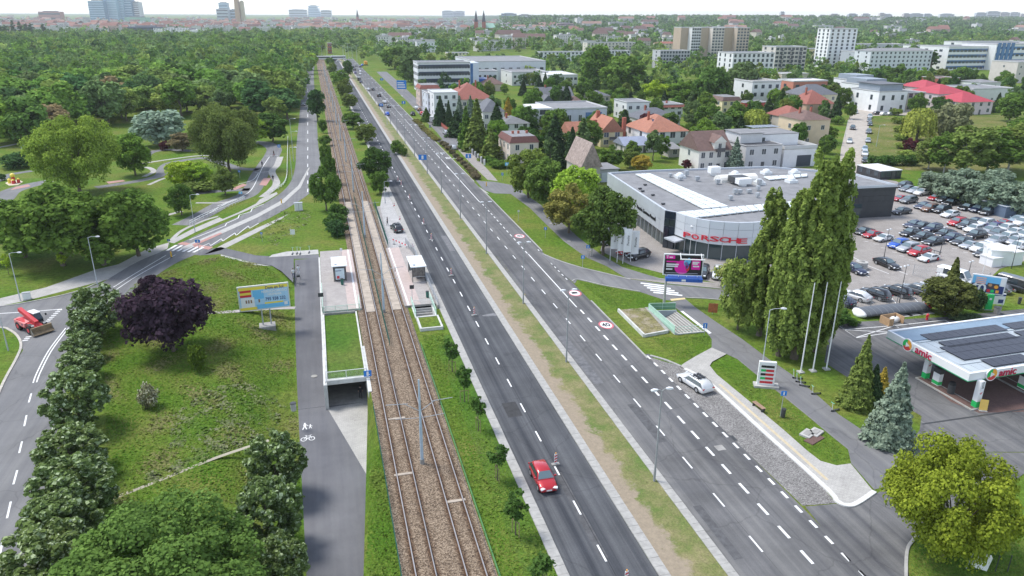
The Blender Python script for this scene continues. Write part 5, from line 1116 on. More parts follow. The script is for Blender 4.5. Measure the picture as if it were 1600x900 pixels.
def house(label, px, py, px2, top, depth, wall, rk='flat', rm=None, rh=.4, rows=2, cols=3, win=(1.3, 1.4), side=2, fm=FRAME, name='house', cat='house', chim=0, rz=None, group=None, py2=None, wz0=.9, gable=None, door=True, hgt=None, bal=None, band=None):
    """front wall from pixel (px,py) to px2 on the ground; height from the picture row of the eaves"""
    if py2 is None: py2 = py-(py-50)/(5000-px)*(px2-px)
    A, B = G(px, py), G(px2, py2); w_ = (B-A).length; H = hgt or topz(A, top); an = math.atan2(B.y-A.y, B.x-A.x)
    t_ = thing(name, label, cat, A, an, group); BUILT.append((A, an, w_, depth))
    wallm = wall if not isinstance(wall, tuple) else wm(wall)
    mb = MB().b2(0, w_, 0, depth, -.1, H)
    if rk == 'gy': mb.add([(0, -.0, H), (w_, -.0, H), (w_/2, 0, H+rh*.93), (0, depth, H), (w_, depth, H), (w_/2, depth, H+rh*.93)], [(0, 1, 2), (4, 3, 5)])
    if rk == 'gx': mb.add([(0, 0, H), (0, depth, H), (0, depth/2, H+rh*.93), (w_, 0, H), (w_, depth, H), (w_, depth/2, H+rh*.93)], [(1, 0, 2), (3, 4, 5)])
    mb.obj('wall', wallm, t_)
    r_ = roof(t_, rk, w_, depth, H, rh, rm or ROOFG)
    st = H/rows; wh = min(win[1], st*.62); ww = min(win[0], w_/max(1, cols)*.75)
    for i in range(rows):
        z = i*st+min(wz0, st*.34)
        for j in range(cols):
            x = w_*(j+.5)/cols
            if door and i == 0 and j == cols//2 and cols > 1:
                do = MB().b2(x-.5, x+.5, -.06, .02, 0, 2.1).obj('door', FRD, t_); MB().b2(x+.35, x+.4, -.1, -.06, 1.0, 1.12).obj('handle', STEEL, do); continue
            window(t_, x, -.012, z, 0, ww, wh, fm)
        for j in range(side):
            y = depth*(j+.5)/side; window(t_, -.012, y, z, -math.pi/2, min(win[0], depth/max(1, side)*.7), wh, fm)
    for c_ in range(chim):
        x = w_*(.3+.4*c_); MB().b2(x-.3, x+.3, depth*.5-.3, depth*.5+.3, H+(0 if rk == 'flat' else rh*.5), H+rh+(1.0 if rk != 'flat' else .9)).obj('chimney', BRICK, r_)
    if bal:
        for i in range(1, rows):
            for j in bal:
                x = w_*j; bo = MB().b2(x-1.3, x+1.3, -1.2, -.01, i*st-.12, i*st+.03).obj('balcony', wm((.5, .5, .5)), t_); MB().b2(x-1.3, x+1.3, -1.22, -1.17, i*st+.1, i*st+1.0).obj('balcony_rail', FRD, bo)
    if band:
        for i in range(rows):
            z = i*st+st*.35; MB().b2(.6, w_-.6, -.03, .0, z-.15, z+wh+.15).obj('window_band', band, t_)
    t_['_w'] = w_; t_['_h'] = H; del t_['_w']; del t_['_h']
    return t_, w_, H, r_
def solar(t_, x0, y0, z0, nx, ny, sx, sy, ux, uy, uz, par=None):
    """grid of panels; ux unit vector along x, sloping axis given by (uy,uz)"""
    pm = MB().add([(0, 0, 0), (sx*.95, 0, 0), (sx*.95, sy*.95*uy, sy*.95*uz), (0, sy*.95*uy, sy*.95*uz), (0, 0, .05), (sx*.95, 0, .05), (sx*.95, sy*.95*uy, sy*.95*uz+.05), (0, sy*.95*uy, sy*.95*uz+.05)], [(4, 5, 6, 7), (0, 1, 5, 4), (1, 2, 6, 5), (3, 7, 6, 2), (0, 4, 7, 3)]).mesh('solar_panel', mat('solar_cells', (.035, .04, .075), .25, .12, 1.5, spec=.7))
    for i in range(nx):
        for j in range(ny): link('solar_panel', pm, par or t_, (x0+i*sx, y0+j*sy*uy, z0+j*sy*uz))
W1 = (.70, .70, .69); CRM = (.62, .55, .44); GRY = (.50, .50, .51); YEL = (.66, .56, .34)
# --- along the service road, far to near
t_, w_, H, r_ = house('white four storey office with bands of square windows and blue glazed corner', 654, 143, 735, 99, 16, (.66, .66, .67), 'flat', ROOFG, .5, 4, 18, (1.5, 1.5), 5, FRD, 'office_building', 'building', door=False, band=mat('navy_band', (.02, .035, .09), .3, .2, .3))
MB().b2(w_*.56, w_*.96, -.16, -.06, .2, H*.25).obj('blue_shopfront', GLASSB, t_); MB().b2(w_+.02, w_+5, -.2, 14, 0, H).obj('stair_block', wm((.60, .64, .72)), t_); MB().b2(w_+.1, w_+1.6, -.3, -.21, .5, H-.5).obj('blue_glazing', GLASSB, t_)
house('long white factory hall behind the blue cornered office', 742, 128, 852, 97, 60, (.60, .62, .64), 'flat', ROOFG, .4, 2, 9, (2.2, 1.4), 2, FRD, 'factory_hall', 'building', door=False)
house('low white annexe with five windows in front of the factory hall', 738, 136, 778, 112, 14, W1, 'flat', ROOFG, .3, 2, 5, (1.2, 1.4), 1, FRD, 'annexe', 'building')
t_, w_, H, r_ = house('small pavilion with bright blue fascia below the office', 736, 140, 762, 124, 8, (.05, .15, .48), 'flat', mat('blue_roof', (.03, .12, .45), .6, 0), .3, 1, 4, (2.0, 1.6), 1, FRD, 'pavilion', 'building')
house('brown hip roofed house with tall chimney below the annexe', 757, 143, 788, 132, 12, (.55, .45, .36), 'hip', ROOFB, 3.5, 1, 3, chim=1)
house('white warehouse with row of square windows and red sign', 856, 138, 902, 118, 30, W1, 'flat', mat('pale_roof', (.60, .60, .58), .8, .1, .3), .3, 2, 7, (1.5, 1.3), 3, FRD, 'warehouse', 'building')
house('white shed roof hall left of the warehouse', 800, 134, 856, 114, 26, (.62, .62, .60), 'flat', ROOFG, .5, 2, 6, (1.3, 1.2), 1, FRD, 'warehouse', 'building')
house('terraced house with dark red mansard at the far end of the service road', 657, 166, 688, 139, 12, (.58, .44, .38), 'mansard', ROOFR, 1.6, 3, 3, bal=(.3,), group=None)
house('white terraced house with flat roof in the service road row', 669, 178, 692, 147, 14, (.60, .62, .66), 'flat', ROOFG, .3, 3, 3, bal=(.5,)); house('taller white flat roofed block next to the red roofed villa', 679, 183, 716, 146, 15, W1, 'flat', mat('pale_grey_roof', (.50, .51, .52), .8, .1, .4), .3, 3, 3)
house('villa with big red hip roof and red corner bay behind the firs', 707, 182, 771, 156, 20, (.56, .50, .44), 'hip', ROOFR, 6, 2, 5, chim=2, name='villa')
house('villa with grey hip roof between the firs', 755, 204, 788, 175, 14, (.64, .62, .58), 'hip', ROOFD, 4.0, 2, 3, name='villa', chim=0)
t_, w_, H, r_ = house('white house with grey hip roof and tall grey stair window', 786, 215, 827, 194, 12, W1, 'hip', mat('grey_felt', (.17, .175, .175), .9, .12, .5), 2.0, 2, 3, chim=1)
t_, w_, H, r_ = house('cream house with brown mansard rim and flat roof', 797, 256, 841, 224, 13, (.68, .58, .50), 'mansard', mat('brown_shingle', (.15, .065, .055), .85, .15, 2), 1.7, 2, 2, (1.1, 1.5), 3)
for x in (.3, .5, .8): MB().b2(w_*x-.3, w_*x+.3, 6, 6.6, H+1.7, H+2.5).obj('vent', BRICK, r_)
t_, w_, H, r_ = house('lilac grey commercial block with blue panels behind the tall fir', 864, 203, 947, 172, 22, (.52, .53, .60), 'flat', ROOFG, .5, 1, 5, (1.3, 3.0), 3, FRAME, 'commercial_building', 'building', door=False, wz0=2.2)
MB().b2(w_*.60, w_*.90, -.1, -.02, 3.2, H-1.2).obj('blue_panel', GLASSB, t_); MB().b2(-7, -.02, 1.5, 16, 0, H+.6).obj('white_wing', wm(W1), t_)
for i in range(3):
    for j in range(3): window(t_, -4.2+j*1.3, 1.488, 1.2+i*2.2, 0, 1.1, 1.6, FRD)
house('grey gabled villa with several roofs behind the commercial block', 842, 169, 896, 153, 13, (.60, .56, .48), 'gx', ROOFD, 4.2, 2, 4, name='villa', chim=1)
house('front gable of the grey villa', 846, 174, 866, 162, 6, (.64, .62, .56), 'gy', ROOFD, 3.6, 1, 2, name='villa_wing')
house('small house with brown hip roof beside the grey villa', 894, 172, 911, 160, 9, (.55, .48, .40), 'hip', ROOFB, 2.2, 1, 2); house('grey roofed bungalow half hidden by shrubs', 925, 160, 953, 150, 12, (.46, .42, .38), 'hip', ROOFD, 2, 1, 3)
# --- gable house, orange house, solar villa
t_, w_, H, r_ = house('old house with steep weathered gable roof behind the avenue', 908, 288, 937, 262, 11, (.48, .44, .38), 'gy', mat('weathered_tiles', (.30, .235, .205), .9, .35, 1.5), 6.2, 1, 2, (.9, 1.1), 2, rz=None)
MB().b2(w_+.02, w_+5.5, 1, 9, 0, 3.2).obj('garage', wm((.40, .40, .42)), t_); MB().b2(w_-.1, w_+5.8, .7, 9.3, 3.2, 3.4).obj('garage_roof', ROOFG, t_); MB().b2(w_+.8, w_+4.6, .9, .99, 0, 2.4).obj('garage_door', mat('silver_door', (.55, .58, .62), .5, .05, 2), t_)
t_, w_, H, r_ = house('yellow house with bright orange gable roof and big brick chimneys', 938, 230, 972, 207, 14, YEL, 'gy', ROOFO, 4.6, 2, 2, (1.6, 1.5), 2, bal=(.5,))
for x, y, hh in ((-1.0, 4, 3.5), (w_+.2, .6, 4.4), (2.5, 10, 5.6)): MB().b2(x, x+1.1, y, y+1.1, 0, H+hh).obj('chimney', BRICK, t_)
MB().b2(-9, -.1, 4, 13, 0, H-1).obj('side_wing', wm(YEL), t_); roof_side = MB().add([(-9.5, 3.5, H-1), (.2, 3.5, H-1), (.2, 13.5, H-1), (-9.5, 13.5, H-1), (-9.5, 8.5, H+2.6), (.2, 8.5, H+2.6)], [(0, 1, 5, 4), (2, 3, 4, 5), (1, 2, 5), (3, 0, 4)]).obj('side_roof', ROOFO, t_)
t_, w_, H, r_ = house('white villa with orange hip roof carrying ten solar panels', 1009, 236, 1073, 207, 17, W1, 'hip', ROOFO, 4.4, 2, 4, (1.7, 2.0), 2, name='villa', chim=1)
s_ = 4.4/((17+.8)/2); L_ = math.hypot(1, s_); solar(t_, w_*.28, 2.3, H+s_*2.7+.12, 5, 2, 1.25, 2.0, 1, 1/L_, s_/L_, r_)
t_, w_, H, r_ = house('low white house with small solar roof in front of the villa', 975, 240, 1026, 228, 8, (.62, .58, .54), 'gx', mat('blue_grey_panels', (.30, .33, .42), .5, .1, 1), 2.2, 1, 4)
house('small stone outbuilding with grey roof below the solar villa', 1045, 246, 1063, 233, 6, (.45, .42, .38), 'shed', ROOFG, 1, 1, 1, door=False)
t_, w_, H, r_ = house('long white terrace with flat roof and dark red eaves band', 1013, 184, 1066, 165, 12, W1, 'flat', ROOFG, .2, 2, 5, (1.5, 1.4), 1, name='terrace', chim=2)
MB().loft([[(-.1, -.9, H-.9), (w_+.6, -.9, H-.9), (w_+.6, 0, H+.2), (-.1, 0, H+.2)], [(-.1, -.85, H-.9), (w_+.6, -.85, H-.9), (w_+.6, 0.05, H+.25), (-.1, .05, H+.25)]], cap=True).obj('eaves_band', ROOFR, r_)
house('white end block of the flat terrace', 978, 188, 1013, 161, 13, W1, 'flat', ROOFG, .3, 2, 3, (1.4, 1.3), 2); house('bungalow with wide dark grey roof behind the purple bush', 1000, 199, 1062, 187, 14, (.60, .58, .55), 'hip', ROOFD, 3.6, 1, 4, chim=1)
t_, w_, H, r_ = house('white house with brown gable roof and dormer behind the dealer', 1090, 269, 1139, 236, 11, (.68, .66, .60), 'gx', ROOFB, 4.6, 2, 4, (1.1, 1.5), 1)
MB().b2(w_*.45, w_*.80, -.05, 5, H-.3, H+2.3).add([(w_*.42, -.4, H+2.2), (w_*.83, -.4, H+2.2), (w_*.625, -.4, H+3.9), (w_*.42, 5, H+2.2), (w_*.83, 5, H+2.2), (w_*.625, 5, H+3.9)], [(0, 1, 2)]).obj('dormer', wm((.68, .66, .60)), t_)
MB().add([(w_*.40, -.5, H+2.1), (w_*.85, -.5, H+2.1), (w_*.625, -.5, H+4.0), (w_*.40, 5, H+2.1), (w_*.85, 5, H+2.1), (w_*.625, 5, H+4.0)], [(0, 2, 5, 3), (1, 4, 5, 2)]).obj('dormer_roof', ROOFB, t_); MB().b2(w_*.5, w_*.75, -1.0, -.06, H-.35, H-.2).b2(w_*.5, w_*.75, -1.02, -.97, H-.2, H+.7).obj('balcony', FRD, t_); window(t_, w_*.625, -.07, H, 0, .9, 1.8)
t_, w_, H, r_ = house('grey concrete flat roofed house right of the willow', 1162, 266, 1218, 229, 14, (.54, .54, .54), 'flat', mat('dark_felt', (.10, .10, .105), .9, .2, .5), .1, 2, 3, (1.3, 1.5), 1, FRAME)
MB().b2(.5, 7.5, 4, 12, H+.2, H+2.8).obj('roof_room', wm((.60, .60, .60)), t_); MB().b2(.2, 7.8, 3.7, 12.3, H+2.8, H+3.0).obj('roof_room_cap', ROOFG, t_)
t_, w_, H, r_ = house('modern white villa with dark garage door and stepped terraces', 1222, 262, 1272, 234, 10, (.74, .74, .74), 'flat', CONCD, .9, 1, 0, side=0, door=False, name='villa')
MB().b2(w_*.42, w_*.86, -.05, .02, .1, 3.3).obj('garage_door', mat('anthracite_door', (.05, .06, .08), .5, .08, 1), t_); MB().b2(-6, w_*.8, 6, 16, 0, H+3.4).obj('upper_block', wm((.74, .74, .74)), t_); MB().b2(-6.1, w_*.8+.1, 5.9, 16.1, H+3.4, H+3.6).obj('upper_roof', ROOFG, t_); MB().b2(-5.2, -2.6, 5.95, 6.02, H+.8, H+2.6).obj('upper_window', PANE, t_)
MB().b2(w_*.62, w_*.98, 16.05, 24, 0, H+2.2).obj('rear_block', wm((.74, .74, .74)), t_); solar(t_, w_*.05, 17, H+3.7, 4, 3, 2.4, 1.6, 1, 1, 0)
t_, w_, H, r_ = house('tall cream house with brown hip roof beside the gravel street', 1249, 228, 1292, 188, 13, (.66, .52, .37), 'hip', ROOFB, 2.4, 2, 2, (1.3, 1.4), 1, chim=2)
house('beige house with red hip roof left of the tall cream house', 1227, 206, 1262, 184, 13, (.56, .51, .46), 'hip', ROOFR, 3.5, 2, 2, (1.2, 1.6), 2); house('red hipped house with brick side behind the cream house', 1258, 184, 1300, 163, 14, (.58, .40, .30), 'hip', ROOFR, 5.2, 2, 3, chim=1)
house('cream villa with dark hip roof behind the red one', 1250, 172, 1306, 149, 14, (.64, .58, .44), 'hip', ROOFD, 4.2, 2, 4, name='villa'); t_, w_, H, r_ = house('modern brick house with white flat slabs', 1237, 152, 1290, 128, 14, (.50, .20, .14), 'flat', mat('white_slab', (.62, .60, .57), .8, .08, 1), .5, 2, 4, (2.2, 1.5), 1, FRD, bal=(.3, .7))
house('white three storey apartment house with dark window column', 1172, 166, 1216, 129, 16, W1, 'flat', CONCD, .6, 3, 4, (1.5, 1.6), 1, FRD, 'apartment_house', 'building'); house('long red shed with grey roof', 1162, 174, 1200, 161, 9, (.55, .09, .09), 'flat', ROOFG, .05, 1, 0, side=0, door=False, name='shed', cat='shed'); house('yellow house with brown eaves and skylights', 1127, 178, 1156, 158, 12, YEL, 'mansard', ROOFB, 1.6, 2, 3)
# --- white terraces and crimson roof
t_, w_, H, r_ = house('white modern terrace block nearest the vacant lot with grey upper storey', 1369, 176, 1413, 144, 18, (.76, .76, .75), 'flat', ROOFD, .3, 2, 3, (1.3, 2.0), 2, FRD, 'terrace', 'building')
MB().b2(2, w_-1, 2.5, 16, H+.2, H+3).obj('upper_storey', wm((.30, .34, .38)), t_); MB().b2(1.3, w_-.3, 1.8, 17, H+3, H+3.2).obj('upper_roof', ROOFD, t_)
house('balcony wing with beige piers beside the white terrace', 1414, 174, 1441, 146, 16, (.52, .46, .40), 'flat', ROOFD, .4, 3, 3, (2.0, 1.6), 1, FRD, 'terrace_wing', 'building', bal=(.25, .75))
t_, w_, H, r_ = house('second white terrace block behind the nearest', 1350, 166, 1386, 134, 18, (.74, .74, .73), 'flat', ROOFD, .4, 2, 3, (1.3, 1.6), 2, FRD, 'terrace', 'building'); MB().b2(1, w_-1, 2, 16, H+.2, H+2.8).obj('upper_storey', wm((.26, .30, .34)), t_)
t_, w_, H, r_ = house('third white terrace block at the top of the gravel street', 1335, 156, 1366, 127, 18, (.74, .74, .73), 'flat', ROOFD, .4, 2, 3, (1.3, 1.6), 2, FRD, 'terrace', 'building'); MB().b2(1, w_-1, 2, 16, H+.2, H+2.8).obj('upper_storey', wm((.26, .30, .34)), t_)
house('pale pink long building with bright crimson metal roof', 1498, 180, 1548, 160, 16, (.60, .52, .52), 'hip', ROOFP, 3.6, 2, 4, (1.4, 1.6), 2, name='school_building', cat='building'); house('middle section with crimson metal roof stepping up the slope', 1462, 170, 1512, 147, 18, (.60, .52, .52), 'hip', ROOFP, 3.6, 2, 4, (1.4, 1.6), 2, name='school_building', cat='building'); house('rear section with crimson metal roof beside the terraces', 1441, 160, 1480, 138, 18, (.60, .52, .52), 'hip', ROOFP, 3.2, 2, 3, (1.4, 1.6), 2, name='school_building', cat='building')
house('white flat roofed hall right of the crimson roofs', 1517, 160, 1580, 140, 20, (.62, .62, .60), 'flat', ROOFG, .4, 1, 3, (1.2, 1.0), 1, name='hall', cat='building', door=False); house('white upper block above the flat hall', 1528, 148, 1560, 129, 14, (.64, .64, .62), 'hip', ROOFG, 1.2, 2, 2, (.9, .9), 1, name='hall', cat='building'); house('brown brick house between the trees', 1466, 138, 1497, 123, 14, BRICK, 'flat', ROOFB, .3, 2, 4, (1.0, 1.3), 1)
house('low beige terraces behind the modern brick house', 1220, 130, 1262, 116, 12, CRM, 'flat', CONC, .3, 1, 4); house('row of low white garages beside the gravel street top', 1306, 146, 1332, 135, 8, W1, 'flat', CONC, .2, 1, 3)
# --- far blocks
t_, w_, H, r_ = house('white twelve storey tower with orange balcony niches', 1289, 106, 1331, 46, 16, (.76, .76, .76), 'flat', ROOFG, .8, 11, 5, (1.8, 1.9), 3, FRD, 'apartment_tower', 'building', door=False)
house('long grey white hostel with five rows of windows', 1356, 112, 1452, 80, 18, (.60, .62, .64), 'hip', ROOFG, 2.0, 5, 14, (1.4, 1.4), 2, FRD, 'hostel', 'building', door=False); house('grey end wall block of the hostel', 1339, 110, 1357, 82, 22, (.40, .42, .45), 'flat', ROOFG, .4, 4, 2, (.8, 1), 1, FRD, 'hostel', 'building', door=False)
t_, w_, H, r_ = house('white office with bright blue ribbon windows, left wing', 1476, 110, 1546, 74, 30, W1, 'flat', ROOFG, .6, 4, 12, (3.0, 1.6), 2, FRD, 'office_building', 'building', door=False, band=GLASSB)
t_, w_, H, r_ = house('white office with blue glass tower bays, right wing', 1549, 110, 1640, 70, 34, W1, 'flat', ROOFG, .6, 4, 12, (3.0, 1.6), 1, FRD, 'office_building', 'building', door=False, band=GLASSB)
for i in range(4): MB().b2(1+i*4.5, 4.2+i*4.5, -.4, -.05, .5, H+1.5).obj('glass_bay', GLASSB, t_)
house('upper floors of the blue and white office', 1496, 100, 1600, 66, 20, W1, 'flat', ROOFG, .4, 6, 12, (3, 1.5), 1, FRD, 'office_building', 'building', door=False, band=GLASSB)
house('pink grey flat block at the right edge above the meadow', 1584, 130, 1650, 98, 20, (.55, .50, .46), 'flat', ROOFG, .4, 3, 6, (1.2, 1.3), 1)
house('white apartment block with dark windows in staggered columns', 1142, 122, 1206, 84, 20, W1, 'flat', ROOFG, .5, 5, 9, (1.6, 1.9), 3, FRD, 'apartment_block', 'building', door=False); house('balconied apartment block right of the white staggered one', 1208, 112, 1256, 74, 18, (.56, .52, .47), 'flat', ROOFG, .5, 6, 8, (2.4, 1.7), 2, FRD, 'apartment_block', 'building', door=False, bal=(.2, .5, .8))
house('yellow low block between balconied flats and white tower', 1258, 98, 1286, 77, 16, YEL, 'flat', ROOFG, .4, 3, 4)
for i, (a, b_, c_) in enumerate([(1061, 1078, (.42, .33, .25)), (1078, 1092, (.66, .66, .67)), (1092, 1110, (.45, .36, .27)), (1110, 1128, (.60, .55, .50)), (1128, 1148, (.43, .34, .25)), (1148, 1167, (.50, .42, .34))]):
    house(['leftmost brown', 'narrow white', 'tan', 'balconied pale', 'brown', 'rightmost tan'][i]+' section of the ten storey slab tower', a, 90+(i % 2)*.5, b_, 43.5+(i % 2)*.6, 16, c_, 'flat', ROOFG, .6, 10, 0 if i in (0, 2, 4) else 4, (2.2, 1.7), 0, FRD, 'slab_tower', 'building', door=False, group='ten storey slab tower')
house('grey five storey block below the slab tower', 1030, 107, 1076, 80, 14, (.45, .45, .46), 'flat', ROOFG, .4, 5, 10, (1.5, 1.5), 1, FRD, 'apartment_block', 'building', door=False); house('long beige block of flats in the middle distance', 917, 84, 992, 67, 14, (.60, .56, .48), 'flat', ROOFG, .4, 4, 14, (1.6, 1.5), 1, FRAME, 'apartment_block', 'building', door=False)
house('white low flats left of the tall trees', 843, 96, 916, 82, 14, W1, 'flat', ROOFG, .4, 3, 12, (1.6, 1.5), 1, FRD, 'apartment_block', 'building', door=False); house('white flats between the tall trees', 945, 94, 984, 80, 14, W1, 'flat', ROOFG, .4, 3, 8, (1.6, 1.5), 1, FRD, 'apartment_block', 'building', door=False); house('red roofed beige block beside the slab tower', 1028, 80, 1060, 68, 14, (.62, .54, .40), 'hip', ROOFR, 2, 3, 6, door=False)
house('pale yellow block of flats beyond the office', 700, 95, 733, 83, 14, (.62, .56, .38), 'flat', ROOFG, .3, 3, 6, (1.4, 1.3), 1); house('white flats at the end of the main road trees', 652, 82, 684, 66, 14, W1, 'flat', ROOFG, .4, 3, 6)
house('long low grey roofs behind the hostel', 1330, 84, 1420, 70, 30, GRY, 'flat', ROOFG, .4, 2, 16, (2, 1.4), 1, FRD, 'apartment_block', 'building', door=False); house('white wing beside the hostel poplar', 1430, 88, 1466, 72, 20, W1, 'flat', ROOFG, .4, 3, 6, (3, 1.3), 1, FRD, 'office_building', 'building', door=False, band=GLASSB)
house('dark brick tower beside the far tram junction', 513, 84, 519, 68, 10, BRICK, 'flat', ROOFB, .5, 3, 2, door=False, name='brick_tower', cat='building')
# sheds by the lot
t_, w_, H, r_ = house('dark site cabin with white flat roof behind the dealer', 1374, 281, 1407, 268, 9, (.045, .045, .05), 'flat', mat('white_membrane', (.76, .76, .75), .7, .04, .5), .05, 1, 4, (1.4, 1.6), 3, FRD, 'site_cabin', 'cabin', py2=279)
t_, w_, H, r_ = house('blue grey shipping container at the right edge of the car lot', 1569, 341, 1625, 324, 6, (.10, .14, .20), 'flat', mat('container_roof', (.22, .30, .38), .6, .08, 1), .03, 1, 0, side=0, door=False, name='shipping_container', cat='container')
for i in range(20): MB().b2(w_*i/20+.05, w_*i/20+w_/40, -.05, -.001, .1, H-.1).obj('corrugation', mat('container_blue', (.09, .13, .19), .6, .1, 1), t_)
t_, w_, H, r_ = house('white container office on the car lot', 1577, 416, 1596, 396, 5.5, (.70, .72, .71), 'flat', mat('white_membrane', (.76,)*3), .03, 1, 0, side=0, door=False, name='container_office', cat='cabin'); house('long white container behind the container office', 1545, 414, 1577, 392, 3.5, (.70, .72, .71), 'flat', mat('white_membrane', (.76,)*3), .03, 1, 0, side=0, door=False, name='container_office', cat='cabin', py2=416)
house('small white utility box in front of the containers', 1549, 418, 1564, 405, 2.6, (.76, .76, .76), 'flat', mat('white_membrane', (.76,)*3), .02, 1, 0, side=0, door=False, name='utility_box', cat='cabinet')

# ============================================================ CAR DEALER
Hd = topz(G(1040, 386), 328.5)
def RD(px, py): v = G(px, py, Hd); return Vector((v.x, v.y, 0))
dl = thing('dealer_building', 'silver clad car dealership with curved front and red lettering', 'building', (0, 0, 0))
C0, C1 = RD(1040, 328.5), RD(1057, 331.5); FL = RD(950, 269.5)
curve = [RD(*p) for p in [(1057, 331.5), (1072, 337), (1090, 341.5), (1110, 345), (1132, 347), (1155, 348), (1178, 347.5), (1200, 346), (1222, 343), (1242, 339)]]
DW = [RD(1336, 290.8), RD(1401, 287.8), RD(1336, 271)]
SILV = mat('silver_cladding', (.50, .53, .57), .4, .05, .3, metal=.1); SILVF = mat('pale_cladding', (.62, .65, .68), .4, .04, .3); SILVD = mat('grey_plinth', (.25, .26, .27), .8, .1, .5); GLD = mat('showroom_glass', (.04, .065, .07), .06, .2, .15, spec=.9)
foot = [FL, C0, C1]+curve[1:]+[RD(1290, 318), DW[0], DW[1], DW[2], RD(1200, 259.5), RD(1017, 265.5)]
cen = sum(foot, Vector())/len(foot)
MB().prism([(p+(cen-p).normalized()*.5).xy for p in foot], 0, 3.1).obj('glazed_storey', GLD, dl)
MB().prism([p.xy for p in foot], 3.1, Hd-.5).obj('upper_wall', SILVD, dl)
rfo = MB().prism([(p+(cen-p).normalized()*.1).xy for p in foot], Hd-.5, Hd-.38).obj('roof', ROOFG, dl)
for a, b_ in zip(foot, foot[1:]+foot[:1]):
    d = (b_-a).normalized(); n0 = Vector((-d.y, d.x, 0)); n0 = n0 if n0.dot(cen-a) > 0 else -n0; q = [a, b_, b_+n0*.35, a+n0*.35]
    MB().prism([p.xy for p in q], Hd-.49, Hd+.02).obj('parapet', SILV, rfo)
def panels(a, b_, n, zs, m, parent, thick=.06, gap=.025, nm='cladding_panel', cen=cen):
    d = (b_-a); L = d.length; d.normalize(); out = Vector((d.y, -d.x, 0)); out = out if out.dot(cen-a) < 0 else -out; ang = math.atan2(d.y, d.x); sgn = 1 if Vector((math.sin(ang), -math.cos(ang), 0)).dot(out) > 0 else -1
    for z0, z1_ in zip(zs, zs[1:]):
        me = MB().b2(gap, L/n-gap, *sorted((-.002*sgn, -thick*sgn)), gap, z1_-z0-gap).mesh(nm, m)
        for i in range(n): link(nm, me, parent, a+d*(L*i/n)+Vector((0, 0, z0)), ang)
zs = [2.9, 2.9+(Hd-2.9)/3, 2.9+(Hd-2.9)*2/3, Hd+.04]
for a, b_ in zip(curve, curve[1:]): panels(a, b_, 1, zs, SILVF, dl, .1)
panels(FL, C0, 16, [2.7, 2.7+(Hd-2.7)/2, Hd+.03], SILV, dl, .1)
GLT = mat('corner_glass', (.02, .03, .045), .06, .15, .3, spec=.9)
panels(C0, C1, 2, [0, Hd*.2, Hd*.4, Hd*.6, Hd*.8, Hd+.02], GLT, dl, .25, .06, 'corner_pane')
for a, b_ in zip(curve, curve[1:]):
    out = (a-cen).normalized()
    MB().cyl((*(a+(cen-a).normalized()*.3).xy, 0), (*(a+(cen-a).normalized()*.3).xy, 2.9), .06, .06, 6).obj('mullion', SILV, dl)
for i in range(1, 16): p = FL.lerp(C0, i/16)+(cen-FL).normalized()*.35; MB().cyl((p.x, p.y, 0), (p.x, p.y, 2.8), .05, .05, 6).obj('mullion', SILV, dl)
DKC = mat('anthracite_cladding', (.035, .038, .042), .6, .12, .8)
panels(DW[0], DW[1], 8, list(np.linspace(0, Hd+.05, 7)), DKC, dl, .12, .012, cen=sum(DW, Vector())/3); panels(DW[1], DW[2], 10, list(np.linspace(0, Hd+.05, 4)), DKC, dl, .12, .012, cen=sum(DW, Vector())/3)
# white porch, plinth paving
MB().prism([p.xy for p in [C1, curve[1], curve[1]+(curve[1]-cen).normalized()*2.5, C1+(C1-cen).normalized()*2.5]], 2.4, 2.65).obj('porch_roof', SILV, dl)
# roof lights: each pane a piece
TRN = mat('rooflight_panels', (.70, .74, .74), .35, .08, .6)
def rooflight(q, nx, ny, nm):
    q = [RD(*p) for p in q]; h = thing_part(nm)
    f = lambda u, v: q[0].lerp(q[1], u).lerp(q[3].lerp(q[2], u), v)
    for i in range(nx):
        for j in range(ny):
            g_ = .04; c4 = [f((i+g_*2)/nx, (j+g_)/ny), f((i+1-g_*2)/nx, (j+g_)/ny), f((i+1-g_*2)/nx, (j+1-g_)/ny), f((i+g_*2)/nx, (j+1-g_)/ny)]
            MB().prism([p.xy for p in c4], Hd-.2, Hd+.0).obj('rooflight_pane', TRN, h)
def thing_part(nm): return MB().b2(-.01, .01, -.01, .01, 0, .01).obj(nm, SILV, rfo, loc=(cen.x, cen.y, Hd-.37)) if False else rfo
rooflight([(992, 271.5), (1016, 270.5), (1140, 322), (1098, 325.5)], 3, 12, 'rooflight'); rooflight([(1056, 331), (1240, 314), (1240, 322), (1082, 340)], 14, 2, 'rooflight'); rooflight([(1192, 275.5), (1262, 271), (1262, 275), (1202, 280.5)], 6, 1, 'rooflight')
def roofbit(px, py, sx, sy, sz, m=STEEL, dome=False, nm='roof_vent'):
    p = G(px, py, Hd-.38); mb = MB()
    if dome: mb.b2(-sx/2, sx/2, -sy/2, sy/2, 0, sz*.5).loft([[(math.cos(a)*sx*.45*r_, math.sin(a)*sy*.45*r_, z) for a in np.linspace(0, 6.283, 10, endpoint=False)] for r_, z in ((1, sz*.5), (.85, sz*.8), (.4, sz))])
    else: mb.cyl((0, 0, 0), (0, 0, sz*.3), sx*.3, sx*.3, 8).b2(-sx/2, sx/2, -sy/2, sy/2, sz*.3, sz)
    mb.obj(nm, m, rfo, loc=p)
for px, py in [(1063, 282), (1047, 277), (1089, 283), (1072, 276), (1141, 313), (1170, 302), (1183, 309), (1184, 298), (1148, 304), (1155, 303), (1121, 288), (1186, 290)]: roofbit(px, py, rnd.uniform(.6, 1.1), .8, rnd.uniform(.8, 1.4))
